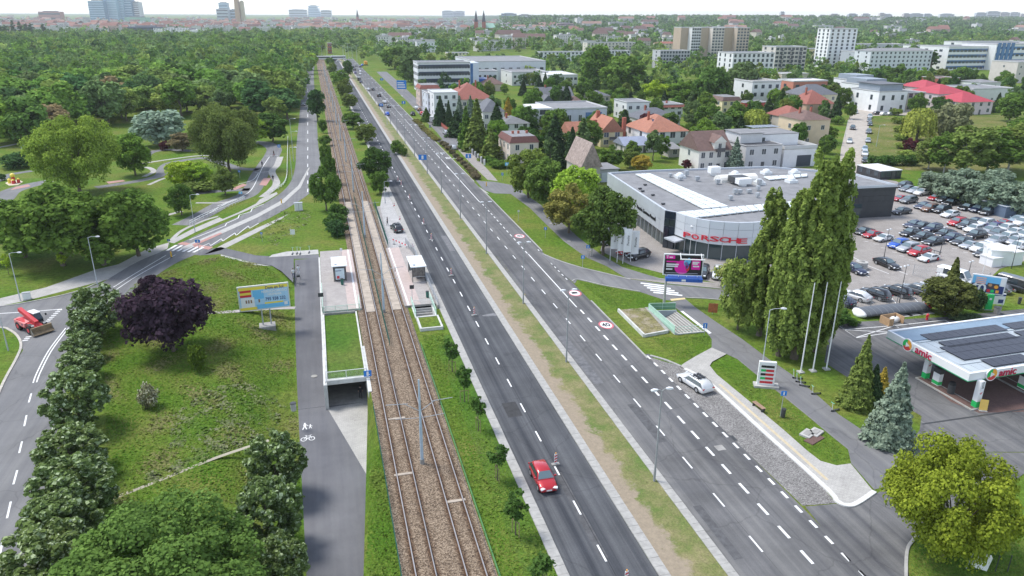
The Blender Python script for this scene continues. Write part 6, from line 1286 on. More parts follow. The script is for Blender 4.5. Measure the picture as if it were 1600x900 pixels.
for px, py in [(1148, 275), (1197, 272), (1241, 272), (1236, 285), (1062, 278), (1186, 288)]: roofbit(px, py, 2.0, 2.0, 1.2, mat('rooflight_dome', (.68, .70, .70), .4, .05, 1), True, 'rooflight_dome')
roofbit(1115, 274, 2.4, 1.6, 2.0, WHITE, nm='air_unit'); roofbit(1160, 290, 3.0, 2.0, 1.6, WHITE, nm='air_unit'); roofbit(1152, 287, 3.4, 2.4, 1.7, DARKM, nm='air_unit')
p = G(1150, 282, Hd-.38); MB().loft([[(x, math.cos(a)*1.7, math.sin(a)*1.4) for a in np.linspace(0, math.pi, 9)] for x in np.linspace(-4.5, 4.5, 5)], closed=True).obj('barrel_rooflight', mat('cream_rooflight', (.72, .70, .64), .5, .05, 1), rfo, loc=p)
for px, py in [(1000, 296), (1004, 300), (1020, 306), (1036, 320), (1008, 290)]: roofbit(px, py, .7, .4, .35, DARKM, nm='roof_anchor')
# red lettering: one letter per facade position along the curve
REDL = mat('red_letters', (.62, .02, .045), .4, 0)
def facade_at(px, py):
    """the point of the curved front under a picture position"""
    best = None
    for a, b_ in zip(curve, curve[1:]):
        for u in np.linspace(0, 1, 13):
            p = a.lerp(b_, u); lo, hi = 0.0, 12.0
            for _ in range(25):
                m_ = (lo+hi)/2
                if P((p.x, p.y, m_))[1] > py: lo = m_
                else: hi = m_
            e = abs(P((p.x, p.y, lo))[0]-px)
            if best is None or e < best[0]: best = (e, p, lo, b_-a)
    return best[1:]
for i, ch in enumerate('PORSCHE'):
    u = i/6; px = 1073.5+u*(1159.5-1073.5); py = 367.2+9.5*(u**.62); p, z, d = facade_at(px, py); an = math.atan2(d.y, d.x); out = Vector((math.sin(an), -math.cos(an), 0))
    o = text(ch, 1.55, REDL, dl, 'letter', .06, loc=(*(p+out*.2).xy, z), rot=(math.pi/2, 0, an), bold=.02); wid = max(.3, o.dimensions.x); o.scale.x = 1.62/max(.5, max(v.co.x for v in o.data.vertices)-min(v.co.x for v in o.data.vertices)); o.scale.y = .82
d = (C0-FL); an = math.atan2(d.y, d.x); out = Vector((d.y, -d.x, 0)).normalized(); out = out if out.dot(cen-FL) < 0 else -out
p = RD(1016, 310); p = FL+d*((p-FL).dot(d)/d.dot(d))+out*.16
text('Porsche Zentrum Poznań', 1.0, PBLACK, dl, 'wall_lettering', .04, loc=(p.x, p.y, 4.2), rot=(math.pi/2, 0, an), bold=.015)
# ============================================================ STREET FURNITURE AND DETAILS
# --- stair pit across the road
A_, B_, C_, D_ = [Vector((*p, 0)) for p in SH]
ps = thing('underpass_stairs', 'wide stairs with mint railings leading under the road from the pavement', 'stairs', (0, 0, 0))
NS = 13
for i in range(NS):
    u0, u1 = i/NS, (i+1)/NS; q = [B_.lerp(A_, u0), B_.lerp(A_, u1), C_.lerp(D_, u1), C_.lerp(D_, u0)]
    MB().prism([p.xy for p in q], -.17*i-.6, -.17*i-.02-.0).obj('step', CONC, ps)
    e = [B_.lerp(A_, u1-.012), B_.lerp(A_, u1), C_.lerp(D_, u1), C_.lerp(D_, u1-.012)]; MB().prism([p.xy for p in e], -.17*i-.016, -.17*i-.004).obj('step_nosing', DARKM, ps)
def wallseg(t_, a, b_, th, z0, z1_, m, nm='wall'):
    d = (b_-a).normalized(); n0 = Vector((-d.y, d.x, 0))*th/2; MB().prism([p.xy for p in [a-n0, b_-n0, b_+n0, a+n0]], z0, z1_).obj(nm, m, t_)
wallseg(ps, A_+(A_-B_).normalized()*.15, D_+(D_-C_).normalized()*.15, .25, -3, .25, CW); wallseg(ps, A_, B_, .2, -3, .15, mat('blue_grey_wall', (.40, .46, .48), .8, .1, 1)); wallseg(ps, D_, C_, .2, -3, .15, CW)
dq = (A_-B_).normalized()
railing('railing', 'long solid mint panel railing on the road side of the wide stairs', A_+dq*.3, D_+dq*.3, .1, 1.25, 1, GREENRAIL, False, mat('mint_panel', (.40, .60, .48), .5, .06, 1))
railing('railing', 'mint railing with glass panels behind the wide stairs', A_+Vector((0, .4, 0)), B_+Vector((0, .4, 0)), .1, 1.15, 1, GREENRAIL, False, mat('green_glass', (.16, .34, .20), .2, .1, 1))
railing('railing', 'mint railing in front of the wide stairs beside the blue sign', D_, C_+Vector((.3, 0, 0)), .1, 1.1, 2, GREENRAIL)
pg = thing('planter', 'sloping concrete planter of dry grass beside the wide stairs', 'planter', (0, 0, 0)); PLQ = [G(*p) for p in [(966, 487), (1010, 483.5), (1043, 520), (1006, 527)]]
MB().prism([p.xy for p in PLQ], 0, .30).obj('grass_bed', MEDIAN, pg)
wallseg(pg, PLQ[0], PLQ[3], .25, 0, .5, CW, 'kerb_wall'); wallseg(pg, PLQ[3], PLQ[2], .25, 0, .42, CW, 'kerb_wall'); wallseg(pg, PLQ[1], PLQ[2], .5, 0, .36, CONCD, 'kerb_wall')
# --- lamps
LHEAD = mat('lamp_head', (.66, .67, .68), .4, .05, 2)
def lamp(label, b, H, arms, rz=0, m=None, group='street lamps', r_=.1, head=.55):
    t_ = thing('street_lamp', label, 'lamp', b, rz, group); m = m or mat('grey_pole', (.30, .31, .31), .6, .12, 2)
    MB().cyl((0, 0, 0), (0, 0, 1.2), r_*1.25, r_*1.2, 8).cyl((0, 0, 1.2), (0, 0, H), r_, r_*.6, 8).obj('pole', m, t_)
    for s, ln in arms:
        MB().tube([(0, 0, H-.05), (s*ln*.35, 0, H+.12), (s*ln, 0, H+.18)], r_*.45, 6).obj('arm', m, t_)
        MB().loft([[(s*(ln-.1), -.08, H+.12), (s*(ln-.1), .08, H+.12), (s*(ln-.1), .08, H+.22), (s*(ln-.1), -.08, H+.22)], [(s*(ln+head*.4), -.19, H+.10), (s*(ln+head*.4), .19, H+.10), (s*(ln+head*.4), .15, H+.27), (s*(ln+head*.4), -.15, H+.27)], [(s*(ln+head), -.13, H+.12), (s*(ln+head), .13, H+.12), (s*(ln+head), .1, H+.2), (s*(ln+head), -.1, H+.2)]]).obj('lamp_head', LHEAD, t_)
    return t_
yl = [yrow(a, .74) for a in (752, 566, 475, 397, 342, 302, 272, 245)]
spc = (yl[-1]-yl[1])/6
while yl[-1] < 560: yl.append(yl[-1]+spc)
for i, y in enumerate(yl): lamp(['nearest', 'second', 'third', 'fourth', 'fifth', 'sixth', 'seventh', 'eighth'][i]+' double armed lamp along the median' if i < 8 else 'small distant double armed lamp along the far median', (kx(.7415), y, .06), 9.4, ((1, .5), (-1, .5)), group='double armed lamps along the median')
STP = mat('galvanised_pole', (.48, .51, .53), .5, .08, 2)
for i, (px, py, top, s, lb) in enumerate([(152, 444, 371, 1, 'single bent lamp beside the crossing left of the road'), (32, 470, 396, 1, 'lamp at the junction pavement on the left edge'), (13, 548, 458, -1, 'lamp at the kerb bend below the telehandler'), (305, 363, 305, 1, 'lamp beside the white fence of the traffic garden'), (457, 282, 231, 1, 'lamp on the verge at the bend of the park road'), (459, 252, 206, 1, 'farther lamp on the verge of the park road'), (457, 232, 186, 1, 'slim lamp beside the park road wood'), (602, 318, 284, 1, 'lamp at the far end of the pale lay-by'),
        (1187, 601, 484, 1, 'curved lamp beside the price pylon'), (1369, 229, 196, 1, 'lamp at the near end of the vacant lot'), (1427, 222, 195, 1, 'lamp under the drooping willow'), (1583, 184, 157, 1, 'lamp at the right edge by the green fence'), (1320, 216, 188, 1, 'lamp on the left side of the gravel street'), (605, 195, 166, 1, 'lamp on the far verge')]):
    b = GG(px, py) if px < 480 else G(px, py); H = topz(b, top); lamp(lb, b, H, ((s, 1.3),), -.25, STP, 'single armed lamps', .07)
for px, py, top, lb in [(1380, 408, 360, 'dark lot lamp beside the lone black saloon'), (1468, 400, 356, 'dark lot lamp beside the winged sports car'), (1405, 473, 417, 'dark lot lamp at the wire fence'), (1512, 434, 410, 'dark lot lamp left of the minibus'), (1580, 420, 370, 'dark lot lamp at the container office'), (1572, 320, 292, 'lamp at the thicket corner')]:
    b = G(px, py); lamp(lb, b, topz(b, top), ((1, .3), (-1, .3)), .3, DARKM, 'dark lamps of the car lot', .06, .35)
for px, py, top, lb in [(1077, 399, 354, 'white globe lamp in front of the red lettering'), (1485, 495, 459, 'white topped lamp beside the evergreen mass'), (1534, 432, 388, 'slim flagless white pole behind the discount billboard')]:
    b = G(px, py); t_ = thing('path_lamp', lb, 'lamp', b, 0, 'slim white lamps'); H = topz(b, top); MB().cyl((0, 0, 0), (0, 0, H), .05, .04, 7).obj('pole', WHITE, t_); MB().cyl((0, 0, H), (0, 0, H+.1), .3, .28, 10).cyl((0, 0, H+.1), (0, 0, H+.25), .22, .1, 10).obj('lamp_head', WHITE, t_)
for i, (px, py, top) in enumerate([(1251, 582, 443), (1270, 580, 442), (1291, 577, 441)]):
    b = G(px, py); H = topz(b, top); t_ = thing('flagpole', ['leftmost', 'middle', 'rightmost'][i]+' of three tall white flagpoles beside the poplars', 'flagpole', b, 0, 'white flagpoles'); MB().cyl((0, 0, 0), (0, 0, H), .09, .05, 8).obj('pole', WHITE, t_); MB().cyl((0, 0, H), (0, 0, H+.12), .07, .03, 8).obj('finial', STEEL, t_); MB().b2(-.35, .35, -.35, .35, 0, .16).obj('base', CONC, t_)
FLG = mat('flag_cloth', (.76, .76, .77), .9, .05, 1.5, coord='obj')
for i, (px, py, top) in enumerate([(953, 407, 351), (964, 410, 354), (973, 412, 356), (985, 409, 359)]):
    b = G(px, py); H = topz(b, top); t_ = thing('banner_flag', ['leftmost', 'second', 'third', 'rightmost'][i]+' white dealer banner flag beside the dark maple', 'flag', b, -.25, 'white dealer banner flags')
    MB().cyl((0, 0, 0), (0, 0, H), .05, .04, 7).obj('pole', WHITE, t_)
    rows_ = []
    for k in range(9):
        z = H-.15-k*.53; rows_.append([(.06+u*1.25, .10*math.sin(u*5+k*.5)*u, z) for u in np.linspace(0, 1, 6)])
    MB().add([p for r0 in rows_ for p in r0], [(a*6+c_, a*6+c_+1, (a+1)*6+c_+1, (a+1)*6+c_) for a in range(8) for c_ in range(5)]).obj('cloth', FLG, t_, True)
    tx = text('Porsche', .55, PBLACK, t_, 'lettering', .005, loc=(.7, -.14, H-2.2), rot=(math.pi/2, -math.pi/2, 0))
# --- delineator boards
def delin(px, py, label, z=.03):
    t_ = thing('delineator', label, 'marker', G(px, py, z), 0, 'red and white delineators'); MB().b2(-.38, .38, -.2, .2, 0, .12).obj('foot', CONCD, t_); pl = MB().b2(-.13, .13, -.03, .03, .12, 1.2).obj('board', WHITE, t_)
    for z0 in (.25, .55, .85): MB().add([(-.13, -.034, z0), (.13, -.034, z0+.12), (.13, -.034, z0+.27), (-.13, -.034, z0+.15)], [(0, 1, 2, 3)]).obj('stripe', RED, pl)
    MB().cyl((0, 0, 1.2), (0, 0, 1.34), .06, .05, 8).obj('lamp', ORANGE, t_)
for i, (px, py) in enumerate([(868, 726), (741, 493), (705, 431), (674, 375), (662, 351), (640, 312), (627, 290), (622, 284), (978, 912)]): delin(px, py, ['red and white marker board beside the red hatchback', 'second marker board up the carriageway centre', 'third marker board up the carriageway centre', 'fourth marker board near the lay-by', 'fifth marker board level with the lay-by', 'sixth marker board near the far lay-by end', 'seventh marker board of the far pair', 'last small marker board of the far pair', 'marker board at the bottom edge of the carriageway'][i])
for i, (px, py) in enumerate([(645, 386), (625, 343), (616, 322)]):
    t_ = thing('traffic_cone', ['nearest', 'middle', 'farthest'][i]+' striped cone along the lay-by edge', 'cone', G(px, py, .02), 0, 'cones along the lay-by'); MB().b2(-.25, .25, -.25, .25, 0, .06).obj('base', DARKM, t_); MB().cyl((0, 0, .06), (0, 0, .3), .17, .12, 10).cyl((0, 0, .5), (0, 0, .75), .08, .03, 10).obj('cone', RED, t_); MB().cyl((0, 0, .3), (0, 0, .5), .125, .075, 10).obj('stripe', WHITE, t_)
a, b_ = G(614, 381), G(637, 391); d = b_-a; t_ = thing('works_barrier', 'red and white works barrier across the end of the lay-by', 'barrier', a, math.atan2(d.y, d.x)); L_ = d.length
for i in range(10): MB().b2(L_*i/10, L_*(i+1)/10, -.02, .02, .75, 1.0).obj('board', RED if i % 2 == 0 else WHITE, t_)
for x in (.4, L_*.5, L_-.4): MB().b2(x-.04, x+.04, -.04, .04, .06, .75).obj('leg', STEEL, t_); MB().b2(x-.3, x+.3, -.2, .2, 0, .06).obj('foot', DARKM, t_)
meshfence('wire_fence', 'short wire works fence beside the right shelter', [G(634, 384), G(647, 401)], 1.6, STEEL, 2)
# --- signs
def dot(t_, pl, h, w_, hh): MB().b2(-w_*.12, w_*.12, -.085, -.072, h-hh*.85, h-hh*.15).obj('pictogram', WHITE, pl)
BS = [(1100, 525, 1.9, .55, .75, BLUE, 'blue underpass sign on a concrete block beside the wide stairs', .0), (1219, 652, 3.2, .6, .55, BLUE, 'bus stop post with blue and white sign above the bench', 0), (910, 419, 2.3, .6, .6, BLUE, 'round blue arrow sign at the entry road', 0), (918, 403, 2.4, .6, .6, BLUE, 'blue path sign with yellow plate by the walking person', 0), (852, 372, 2.2, .55, .55, BLUE, 'blue sign on the verge of the main road', 0), (312, 398, 2.8, .9, .55, BLUE, 'blue crossing sign beside the zebra crossing', 0), (266, 390, 2.0, .5, .4, BLUE, 'blue crossing sign on the left kerb of the zebra', 0), (458, 371, 1.6, .9, 1.0, WHITE, 'white and teal information board on the lawn', 0), (410, 378, 1.9, .4, .4, BLUE, 'small blue sign on the lawn', 0), (661, 268, 4.6, 2.2, 1.4, BLUE, 'large blue direction sign on the median', 0), (596, 176, 3.8, 1.6, 1.0, BLUE, 'blue sign on the far median by the cars', 0), (631, 170, 3.4, 1.6, 1.2, BLUE, 'blue sign on the verge by the service road', 0), (732, 254, 2.5, 1.6, 1.2, BLUE, 'blue sign with white plate on the hedge strip', 0), (597, 132, 3.6, 1.8, 1.2, BLUE, 'blue sign where the road widens', 0), (785, 283, 2.2, .5, .7, BLUE, 'blue crossing sign at the side street corner', 0), (792, 275, 3.6, 1.0, .8, SKYB, 'light blue sign with yellow poster by the garden hedge', 0), (437, 238, 2.4, .9, .9, BLUE, 'round blue sign at the traffic garden bend', 0), (377, 310, 1.6, .8, .5, SKYB, 'small blue sign at the traffic garden crossing', 0), (375, 278, 2.0, .6, .5, BLUE, 'blue sign on the traffic garden lawn', 0), (672, 208, 2.8, .6, .8, NAVY, 'dark blue sign beside the hedge strip', 0)]
for px, py, h, w_, hh, m_, lb, z in BS: boxsign('road_sign', lb, px, py, h, w_, hh, m_, z, PS*-1 if False else -.25, extra=dot, group=None)
for px, py, lb in [(810, 345, 'white round sign post on the left verge of the pavement'), (1129, 468, 'slim grey post at the zebra crossing'), (1123, 447, 'slim post on the far side of the entry road')]: boxsign('sign_post', lb, px, py, 2.3, .4, .4, WHITE if px < 900 else STEEL)
boxsign('info_board', 'rust brown poster board at the foot of the poplars', 1113, 491, 1.7, 1.3, 1.4, mat('rust_poster', (.40, .13, .05), .7, .3, 3, coord='obj'), 0, -.4)
for px, py, lb in [(268, 402, 'yellow black marker post on the island by the zebra'), (440, 318, 'yellow post on the island at the bend'), (760, 291, 'yellow bollard on the corner island')]:
    t_ = thing('bollard', lb, 'bollard', G(px, py), 0); MB().cyl((0, 0, 0), (0, 0, 1.0), .13, .12, 8).obj('post', mat('signal_yellow', (.75, .45, .03), .5, 0), t_); MB().cyl((0, 0, 1.0), (0, 0, 1.1), .12, .04, 8).obj('cap', ORANGE, t_); MB().cyl((0, 0, 0), (0, 0, .08), .22, .2, 8).obj('foot', DARKM, t_)
bx = thing('utility_cabinet', 'white control cabinet on the lawn beside the tall shrub', 'cabinet', G(467, 329), .1); MB().b2(-.8, .8, -.4, .4, .15, 1.7).obj('body', WHITE, bx); MB().b2(-.9, .9, -.5, .5, 1.7, 1.8).obj('lid', STEEL, bx); MB().b2(-.85, .85, -.45, .45, 0, .15).obj('plinth', CONC, bx); MB().b2(-.02, .02, -.42, -.401, .2, 1.65).obj('door_gap', DARKM, bx)
bx = thing('utility_cabinet', 'white cabinet beside the junction pavement on the left', 'cabinet', G(43, 468), .2); MB().b2(-.5, .5, -.3, .3, .15, 1.1).obj('body', WHITE, bx); MB().b2(-.55, .55, -.35, .35, 1.1, 1.16).obj('lid', STEEL, bx); MB().b2(-.52, .52, -.32, .32, 0, .15).obj('plinth', CONC, bx)
# --- price pylon, bench, gravestone-like slabs
py_ = thing('price_pylon', 'white fuel price pylon with coloured price bars on a stone base', 'sign', G(1195, 603), -.42); h = topz(G(1195, 603), 565)
MB().b2(-.95, .95, -.22, .22, .25, h).obj('panel', WHITE, py_); MB().b2(-1.3, 1.5, -.7, .5, 0, .25).obj('base', CONC, py_)
for i, m_ in enumerate([PBLACK, GREENP, PBLACK, GREENP, RED]):
    z = h-.55-i*.5; o = MB().b2(-.7, -.15, -.245, -.225, z-.14, z+.14).obj('price_tag', m_, py_); MB().b2(-.14, .75, -.245, -.225, z-.14, z+.14).obj('price_display', RED if i else PBLACK, py_)
bn = thing('bench', 'wooden bench on the bus stop pavement', 'bench', (G(1177, 634)+G(1193, 646))/2+Vector((0, 0, .12)), hd((1177, 634), (1193, 646))); L_ = (G(1177, 634)-G(1193, 646)).length/2
for y in (-.2, -.07, .06, .19): MB().b2(-L_, L_, y-.05, y+.05, .42, .47).obj('slat', mat('bench_plank', (.34, .22, .15), .8, .2, 4), bn)
for x in (-L_+.15, L_-.15): MB().b2(x-.04, x+.04, -.24, .24, 0, .42).obj('leg', DARKM, bn)
for px, py, lb in [(1262, 679, 'flat stone slab with vents on the grass tip, left of two'), (1274, 677, 'flat stone slab with vents on the grass tip, right of two')]:
    t_ = thing('stone_slab', lb, 'slab', G(px, py), .5, 'stone slabs on the grass tip'); MB().b2(-.8, .8, -.55, .55, 0, .2).obj('slab', CONC, t_); MB().b2(-.5, .5, -.3, .3, .2, .24).obj('grate', CONCD, t_)
t_ = thing('stone_slab', 'reddish paved pad on the grass tip', 'slab', G(1272, 687), .4); MB().b2(-1.1, 1.1, -.5, .5, 0, .1).obj('pad', BRICKP, t_)
# scooters
def scooter(label, px, py, rz, lie=False):
    t_ = thing('kick_scooter', label, 'scooter', G(px, py, .02), rz, 'kick scooters on the pavement edge'); g_ = mat('scooter_mint', (.20, .62, .42), .4, 0)
    MB().b2(-.45, .4, -.09, .09, .1, .16).obj('deck', DARKM, t_); MB().cyl((.42, 0, .12), (.55, 0, 1.1), .035, .03, 6).obj('stem', WHITE, t_); MB().cyl((.55, -.25, 1.1), (.55, .25, 1.1), .025, .025, 6).obj('handlebar', g_, t_)
    for x in (-.5, .5): MB().cyl((x, -.035, .11), (x, .035, .11), .11, .11, 10).obj('wheel', BLACK, t_)
for i, (px, py) in enumerate([(1246, 592), (1251, 598), (1257, 604), (1275, 616), (1305, 642)]): scooter(['first of three grouped scooters under the left flagpole', 'second of three grouped scooters', 'third of three grouped scooters nearest the camera', 'lone scooter lying by the pavement', 'lone scooter nearest the conifers'][i], px, py, rnd.uniform(2.4, 3.4))
for i, (px, py) in enumerate([(457, 397), (464, 396.5), (469, 397), (483, 395)]): scooter(['leftmost', 'second', 'third', 'rightmost'][i]+' scooter parked on the slab by the path head', px, py, 1.4)
sheet('parking_slab', [(420, 402), (425, 398), (448, 393), (497, 390), (498, 397), (425, 401.5)], .018, CONC)
# --- people
SKIN = mat('skin', (.52, .33, .24), .6, 0)
def person(label, px, py, z, rz, top, legs, hair=(.06, .04, .03), stride=.12, H=1.75, hold=None):
    t_ = thing('person', label, 'person', G(px, py, z), rz); s = H/1.75
    V = [(0, 0, .96), (0, 0, 1.18), (0, 0, 1.40), (0, 0, 1.50), (0, .01, 1.62), (0, .02, 1.70), (-.10, 0, .90), (-.10, stride*.6, .50), (-.10, stride, .08), (-.10, stride+.14, .04), (.10, 0, .90), (.10, -stride*.4, .50), (.10, -stride, .08), (.10, -stride+.14, .04), (-.19, 0, 1.40), (-.25, -.04, 1.12), (-.26, .06, .88), (-.26, .10, .79), (.19, 0, 1.40), (.25, -.02, 1.12), (.26, .10, .88), (.26, .14, .79)]
    E = [(0, 1), (1, 2), (2, 3), (3, 4), (4, 5), (0, 6), (6, 7), (7, 8), (8, 9), (0, 10), (10, 11), (11, 12), (12, 13), (2, 14), (14, 15), (15, 16), (16, 17), (2, 18), (18, 19), (19, 20), (20, 21)]
    Rr = [.15, .14, .15, .06, .095, .075, .09, .065, .045, .04, .09, .065, .045, .04, .07, .05, .035, .035, .07, .05, .035, .035]
    me = bpy.data.meshes.new('body'); me.from_pydata([Vector(v)*s for v in V], E, []); o = bpy.data.objects.new('body', me)
    o.modifiers.new('k', 'SKIN'); o.modifiers.new('s', 'SUBSURF').levels = 1
    for i, sv in enumerate(me.skin_vertices[0].data): sv.radius = (Rr[i]*s, Rr[i]*s*.85); sv.use_root = i == 0
    m2 = evalmesh(o)
    m2.materials.clear()
    for mm in (SKIN, mat('cloth_%d%d%d' % tuple(int(c_*100) for c_ in top), top, .9, 0), mat('cloth_%d%d%d' % tuple(int(c_*100) for c_ in legs), legs, .9, 0), BLACK): m2.materials.append(mm)
    for f in m2.polygons:
        zc = f.center.z/s; f.material_index = 3 if zc < .1 else 2 if zc < .95 else 1 if zc < 1.5 and not (abs(f.center.x)/s > .21 and zc < 1.2) else 0; f.use_smooth = True
    link('body', m2, t_)
    hm = mat('hair_%d' % int(hair[0]*100), hair, .8, 0); MB().loft([[(math.cos(a)*r_*s, .005+math.sin(a)*r_*1.1*s-.015, z0*s) for a in np.linspace(0, 6.283, 10, endpoint=False)] for r_, z0 in ((.085, 1.63), (.10, 1.70), (.085, 1.755), (.03, 1.79))]).obj('hair', hm, t_, True)
    return t_
person('person in white top and dark trousers walking on the path head', 459, 435, .02, .3, (.70, .70, .70), (.02, .03, .10)); person('person in pale clothes behind a pram on the path head', 467, 430, .02, .0, (.62, .62, .64), (.55, .55, .58))
pm = thing('pram', 'black pram pushed along the path head', 'pram', G(466.5, 436, .02)); MB().loft([[(-.25, -.4, .45), (.25, -.4, .45), (.25, .4, .5), (-.25, .4, .5)], [(-.28, -.45, .8), (.28, -.45, .8), (.28, .4, .75), (-.28, .4, .75)]]).obj('carrycot', DARKM, pm); MB().cyl((-.2, .4, .7), (-.2, .75, 1.05), .02).cyl((.2, .4, .7), (.2, .75, 1.05), .02).cyl((-.2, .75, 1.05), (.2, .75, 1.05), .02).obj('handle', STEEL, pm)
for x in (-.28, .28):
    for y in (-.35, .35): MB().cyl((x-.02, y, .16), (x+.02, y, .16), .16, .16, 10).obj('wheel', BLACK, pm)
person('person in dark clothes walking into the underpass', 564, 623, -DEP+.01, .1, (.02, .02, .024), (.03, .03, .035), H=1.75); person('person in dark clothes standing by the dark estate car', 605.5, 352, .02, 1.2, (.03, .03, .035), (.03, .03, .05)); person('person in pale clothes walking on the pavement by the signs', 924, 401, .02, .5, (.66, .64, .60), (.45, .42, .38))
person('person in black at the traffic garden bend', 427, 284, .02, .2, (.02, .02, .024), (.02, .02, .03), H=1.8); person('person in dark top on the traffic garden lane', 410, 261, .02, .6, (.10, .11, .15), (.03, .03, .04))
person('rider on a small bicycle in the traffic garden lane', 428, 243, .35, .6, (.05, .02, .02), (.02, .02, .03), H=1.5)
bk = thing('bicycle', 'bicycle ridden along the traffic garden lane', 'bicycle', G(428, 244, .02), 1.2)
for x in (-.5, .5): MB().loft([[(x+math.cos(a)*r_, y, .33+math.sin(a)*r_) for a in np.linspace(0, 6.283, 14, endpoint=False)] for r_, y in ((.33, -.02), (.33, .02), (.27, .02), (.27, -.02))], cap=False).obj('wheel', BLACK, bk)
MB().tube([(-.5, 0, .33), (-.1, 0, .33), (.38, 0, .8), (-.2, 0, .8), (-.1, 0, .33)], .025, 5).tube([(-.5, 0, .33), (-.2, 0, .8)], .02, 5).tube([(.38, 0, .85), (.5, 0, .33)], .025, 5).obj('frame', RED, bk); MB().cyl((.36, -.25, .98), (.36, .25, .98), .02, .02, 5).obj('handlebar', DARKM, bk); MB().b2(-.32, -.1, -.07, .07, .86, .92).obj('saddle', DARKM, bk)
# playground toy
pt = thing('play_castle', 'red and yellow toy structure on the round sandpit', 'playground toy', G(22, 286))
MB().cyl((0, 0, 0), (0, 0, 1.5), .5, .4, 8).obj('tower', RED, pt)
for x, y in ((1.0, .2), (-1.0, .1), (.2, -.9)): MB().cyl((x, y, 0), (x, y, .9), .4, .35, 8).obj('seat_drum', RED if x > 0 else YELLOW, pt); MB().cyl((x, y, .9), (x, y, 1.2), .42, .1, 8).obj('drum_cap', YELLOW, pt)
MB().loft([[(math.cos(a)*r_, math.sin(a)*r_, z) for a in np.linspace(0, 6.283, 10, endpoint=False)] for r_, z in ((.25, 1.5), (.6, 1.8), (.55, 2.2), (.2, 2.45))]).obj('dome', YELLOW, pt, True)
# white fences of the traffic garden
def postrail(name, label, L, h, m=WHITE, step=1.8):
    pts = pline(L, 0, 4); t_ = thing(name, label, 'fence', pts[0]); o0 = pts[0]
    for a, b_ in zip(pts, pts[1:]):
        for z in (h*.55, h): MB().cyl(a-o0+Vector((0, 0, z)), b_-o0+Vector((0, 0, z)), .05, .05, 5).obj('rail', m, t_)
    for p in pts: MB().cyl(p-o0, p-o0+Vector((0, 0, h)), .06, .06, 6).obj('post', m, t_)
postrail('white_fence', 'white post and rail fence beside the traffic garden crossing', [(297, 352), (318, 341), (345, 329), (368, 319), (382, 312)], .9); postrail('white_fence', 'low white rail following the bend above the park road', [(418, 303), (440, 292), (448, 278), (449, 255), (450, 215)], .6)
sheet('planting_bed', [(340, 338), (370, 322), (398, 308), (408, 309), (400, 318), (372, 332), (348, 342)], .03, GRASS)
# garden fence of pale piers along the pavement, red fences
gp = thing('garden_fence', 'fence of pale piers with dark panels along the brick pavement', 'fence', G(722, 227)); o0 = G(722, 227); o1 = G(757, 258)
for i in range(9):
    p = o0.lerp(o1, i/8)-o0; MB().b2(p.x-.2, p.x+.2, p.y-.2, p.y+.2, 0, 1.7).obj('pier', WHITE, gp)
    if i < 8: q = o0.lerp(o1, (i+.5)/8)-o0; MB().box((q.x, q.y, .8), (((o1-o0).length)/8-.5, .05, 1.2), math.atan2((o1-o0).y, (o1-o0).x)).obj('panel', DARKM, gp)
gp = thing('garden_fence', 'red brown picket fence along the service road', 'fence', G(680, 190)); o0 = G(680, 190); o1 = G(708, 212); L_ = (o1-o0).length; an = math.atan2((o1-o0).y, (o1-o0).x); gp.rotation_euler.z = an
for i in range(int(L_/2)): MB().b2(i*2+.1, i*2+1.9, -.03, .03, .2, 1.4).obj('panel', mat('fence_red', (.38, .10, .07), .8, .1, 1), gp); MB().b2(i*2-.12, i*2+.1, -.1, .1, 0, 1.6).obj('post', BRICK, gp)
hb = [(692, 226), (712, 246), (735, 268), (744, 280)]
for i, p in enumerate(pline(hb, 0, 4)): tree_at(p, 1.3, 2.6, 'bush', (.10, .085, .05), 'clipped brownish hedge section between road and brick pavement', 'hedge', 'brownish hedge along the bus lane', cat='hedge', bush=True)
for i, p in enumerate(pline([(650, 190), (665, 205), (682, 220)], 0, 5)): tree_at(p, 1.0, 3.0, 'bush', (.11, .12, .05), 'low shrub section between bus lane and service road', 'hedge', 'low shrubs along the bus lane', cat='hedge', bush=True)
for i, p in enumerate(pline([(762, 250), (775, 262), (790, 262), (800, 262)], 0, 3)): tree_at(p, 2.0, 4.0, 'bush', 'mid', 'green garden hedge section below the cream house', 'hedge', 'garden hedge of the cream house', cat='hedge', bush=True)
# --- lot fence, bin, gate
meshfence('wire_fence', 'grey wire fence along the near edge of the car lot', [G(1310, 484), G(1360, 480), G(1440, 476), G(1492, 470), G(1545, 440)], 1.6, STEEL, 3); meshfence('wire_fence', 'grey gate panels in the middle of the car lot', [G(1426, 430), G(1464, 443)], 2.0, STEEL, 3)
bc = thing('bin_shelter', 'round grey concrete bin beside the visitor bays', 'bin', G(1345, 420)); MB().cyl((0, 0, 0), (0, 0, 1.3), 1.0, 1.0, 14).obj('body', CONC, bc); MB().cyl((0, 0, 1.3), (0, 0, 1.5), .5, .3, 10).obj('lid', CONCD, bc)
for a, b_ in (((1353, 414), (1389, 428)), ((1346, 426), (1358, 433)), ((1395, 420), (1418, 429)), ((1325, 398), (1343, 407)), ((1390, 462), (1400, 474)), ((1355, 466), (1365, 474)), ((1320, 471), (1330, 478)), ((1426, 464), (1434, 472))): ribbon('bay_line', [G(*a), G(*b_)], -.07, .07, .026, WPAINT, lot)
for x, y in ((195, 160), (262, 250), (345, 272), (410, 305), (500, 340), (560, 370), (640, 405), (905, 250), (1000, 310), (1090, 340), (1170, 375), (560, 140)):
    a = z2(x, y); b2_ = z2(x+42, y+5); ribbon('bay_line', [G(*a), G(*b2_)], -.07, .07, .026, WPAINT, lot)
